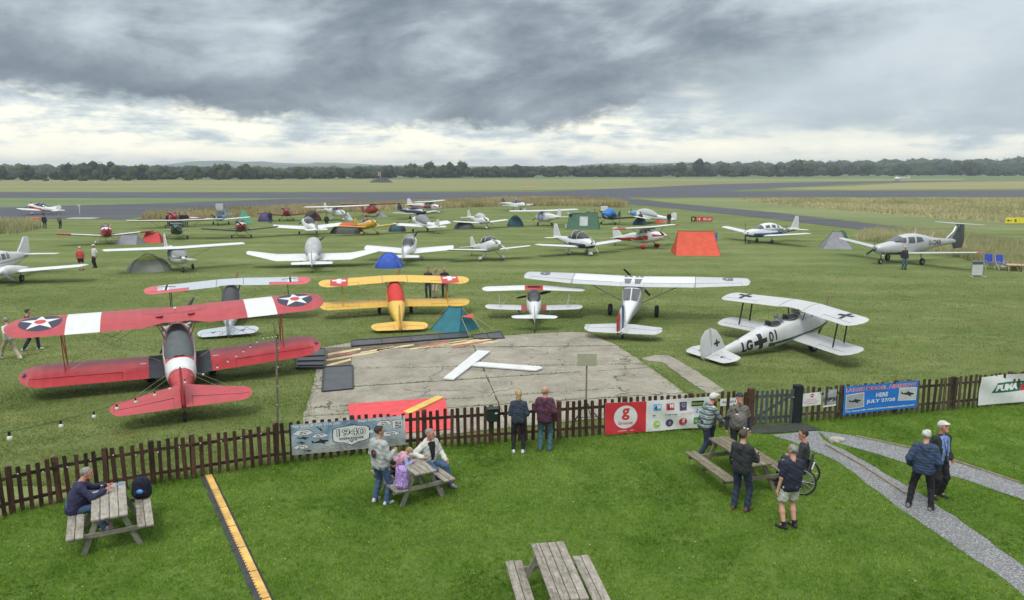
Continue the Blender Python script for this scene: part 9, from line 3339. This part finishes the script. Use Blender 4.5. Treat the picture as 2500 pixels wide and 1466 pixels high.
S_red, S_blk, S_yel = mat('sign_red', (.50, .035, .04), .5), mat('sign_black', (.02, .02, .018), .5), mat('sign_yellow', (.72, .62, .04), .5)
airfield_sign(1713, 543, 52, 12, [(.22, S_blk, 'B', S_yel), (.28, S_red, '18', C_['white']), (.50, S_red, '05-23', C_['white'])], 'red and black runway sign reading 18 05-23 beside the taxiway')
arrow = [[(-.75, 0), (-.45, .16), (-.45, .05), (-.10, .05), (-.10, -.05), (-.45, -.05), (-.45, -.16)]]
hB = 14 * m_per_px(549) * .52
arrow = [[(a * 1.1, b * hB * 2.2) for a, b in q] for q in arrow] + [[(a + .25, b) for a, b in q] for q in text_polys('B', hB, 1, .03)[0]]
arrow = [[(a, b - (hB / 2 if i else 0)) for a, b in q] for i, q in enumerate(arrow)]
airfield_sign(2487, 548, 64, 14, [(.5, S_yel, arrow, S_blk), (.5, S_yel, 'A', S_blk)], 'yellow taxiway sign reading B with an arrow and A at the right edge')

# windsock on its mound
q = G(931, 446)
wsx = empty('windsock_mound', q, 0, 'dark earth mound with a windsock and a small hut far across the runway', 'mound')
mb = MB(); mb.lathe([(6.8, 0), (6.2, .5), (3.6, 2.0), (1.6, 2.6), (0, 2.7)], n=16); mb.build('mound', mat('dark_earth', (.055, .05, .04), .95, .3, 1.0), wsx)
ws = empty('windsock', (q.x, q.y - 2.2, 2.3), 0, 'red and white windsock hanging limp from its mast on the far mound', 'windsock')
mb = MB(); mb.tube([(0, 0, 0), (0, 0, 4.0)], .12, 6); mb.build('mast', P_['white'], ws)
for k in range(5):
 mb = MB(); mb.tube([(-.3 - .18 * k, -.1, 4.0 - .60 * k), (-.48 - .18 * k, -.1, 3.4 - .60 * k)], [.62 - .06 * k, .56 - .06 * k], 10); mb.build('sock_band', (P_['red'], P_['white'])[k % 2], ws)
mb = MB(); mb.box((2.2, -2.6, 1.6), (3.2, 2.2, 2.0), bev=.1); mb.build('hut', P_['dgrey'], wsx, smooth=False)

mk = G(1292, 459)
mb = MB(); mb.prism([(mk.x - 2.8, mk.y - 3), (mk.x + 2.8, mk.y - 2), (mk.x + 2.2, mk.y + 4), (mk.x - 2.4, mk.y + 3)], .01, .45)
o = mb.build('ground_marker', mat('marker_orange', (.50, .27, .15), .7), smooth=False)
tag(o, 'pale orange ground marker lying in the hay field beyond the runway', 'marker')
# red box and white marker boards along the left taxiway
o_ = empty('marker_box', G(89, 545), 0, 'small red orange marker box at the end of the rough grass by the taxiway', 'marker')
mb = MB(); mb.box((0, 0, .45), (1.3, .5, .7), bev=.05); mb.build('box', mat('marker_red', (.50, .12, .08), .6), o_, smooth=False)
mb = MB(); mb.box((0, 0, .06), (1.0, .4, .12)); mb.build('foot', P_['dgrey'], o_, smooth=False)
mb = MB()
mb.prism([(-2.1, -.6), (2.0, -.8), (2.2, .6), (-1.8, .7)], 0, .08)
o = mb.build('taxiway_marker', P_['white'], smooth=False); o.location = G(203, 534.5); o.location.z = .03
tag(o, 'white marker board lying at the near edge of the left taxiway', 'marker')
bd = empty('marker_post', G(195, 524), 0, 'thin white marker post standing on the left taxiway', 'post')
mb = MB(); mb.tube([(0, 0, 0), (0, 0, 1.6)], .05, 6); mb.build('post', P_['white'], bd)
mb = MB(); mb.box((0, -.02, 1.5), (.5, .04, .35)); mb.build('plate', P_['lgrey'], bd, smooth=False)
bd = empty('white_box', G(1475, 517), 0, 'small white box on the grass left of the taxiway bend', 'box')
mb = MB(); mb.box((0, 0, .5), (1.2, .6, .8), bev=.04); mb.build('box', P_['white'], bd, smooth=False)
mb = MB(); mb.box((0, 0, .05), (1.0, .5, .1)); mb.build('foot', P_['dgrey'], bd, smooth=False)
bd = empty('cool_box', G(1386, 558), 0, 'small white cool box on the grass beside the big green tent', 'box')
mb = MB(); mb.box((0, 0, .22), (.62, .4, .40), bev=.04); mb.build('box', P_['white'], bd, smooth=False)
mb = MB(); mb.box((0, 0, .45), (.64, .42, .06), bev=.02); mb.build('lid', P_['lgrey'], bd, smooth=False)
bd = empty('banner_flag', G(1744, 606), 0, 'short blue banner flag behind the end of the big orange tent', 'flag')
mb = MB(); mb.tube([(0, 0, 0), (0, 0, 1.5)], .025, 6); mb.build('pole', P_['metal'], bd)
mb = MB(); mb.box((.12, 0, .85), (.22, .02, 1.2)); mb.build('flag', mat('flag_blue', (.03, .13, .42), .6), bd, smooth=False)

# A-board and folding chairs beside the grey aeroplane
bd = empty('notice_stand', G(2384, 676), R(6), 'white framed notice board standing on the grass at the right', 'board')
k = m_per_px(676)
Wb, Hb = 30 * k, 36 * k
mb = MB(); mb.box((0, 0, .10 + Hb / 2), (Wb, .04, Hb), bev=.01); mb.build('board', P_['white'], bd, smooth=False)
mb = MB()
for a, b in (((-Wb / 2, Hb + .1), (Wb / 2, Hb + .1)), ((-Wb / 2, .1), (Wb / 2, .1)), ((-Wb / 2, .1), (-Wb / 2, Hb + .1)), ((Wb / 2, .1), (Wb / 2, Hb + .1))): mb.bar((a[0], -.02, a[1]), (b[0], -.02, b[1]), .05, .05)
mb.build('frame', P_['metal'], bd, smooth=False)
mb = MB(); mb.box((0, -.025, Hb * .93), (Wb * .9, .006, Hb * .2)); mb.build('photo_header', P_['dgrey'], bd, smooth=False)
decal('small_print', [(dashes(-Wb * .38, Hb * .72, Wb * .38, 9, Hb * .065, Hb * .02, rr_), 0)], lambda u, v, l: Vector((u, -.026 - l, .05 + v)), [P_['lgrey']], bd)
for sx in (-1, 1):
 mb = MB(); mb.bar((sx * Wb * .6, -.3, .03), (sx * Wb * .35, .3, .03), .05, .05); mb.build('foot', P_['white'], bd, smooth=False)

M_chair = mat('chair_blue', (.03, .06, .38), .7, .15)


def folding_chair(px, py, rz, label):
 root = empty('folding_chair', G(px, py), rz, label, 'chair', 'blue folding chairs on the grass')
 mb = MB(); mb.box((0, .05, .45), (.55, .50, .03), bev=.01); mb.build('seat', M_chair, root, smooth=False)
 mb = MB(); mb.box((0, -.24, .80), (.55, .04, .55), bev=.015, rot=Matrix.Rotation(R(10), 3, 'X')); mb.build('backrest', M_chair, root, smooth=False)
 for sx in (-1, 1):
  for a, b in (((sx * .30, .28, 0), (sx * .30, -.25, .62)), ((sx * .30, -.30, 0), (sx * .30, .25, .60)), ((sx * .30, -.20, .5), (sx * .30, -.32, 1.08)), ((sx * .30, -.25, .62), (sx * .30, .28, .62))):
   mb = MB(); mb.tube([a, b], .016, 6); mb.build('frame_tube', P_['lgrey'], root)
 return root


folding_chair(2414, 657, R(170), 'blue folding chair half hidden behind the white notice board')
folding_chair(2443, 659, R(185), 'blue folding chair standing free right of the white notice board')
# trestle with a tan cushion at the right edge
bd = empty('lounger', G(2484, 662), R(75), 'low tan padded lounger on a pale wooden frame at the right edge', 'lounger')
mb = MB(); mb.box((0, 0, .42), (.62, 1.5, .14), bev=.05); mb.build('cushion', mat('cushion_tan', (.45, .32, .22), .8), bd, smooth=False)
for y in (-.65, .65):
 for sx in (-1, 1):
  mb = MB(); mb.bar((sx * .26, y, 0), (sx * .26, y, .36), .05, .05); mb.build('leg', mat('pale_wood', (.45, .40, .32), .7), bd, smooth=False)
mb = MB(); mb.box((0, .95, .30), (.40, .35, .04)); mb.build('side_shelf', mat('pale_wood', (.45, .40, .32), .7), bd, smooth=False)
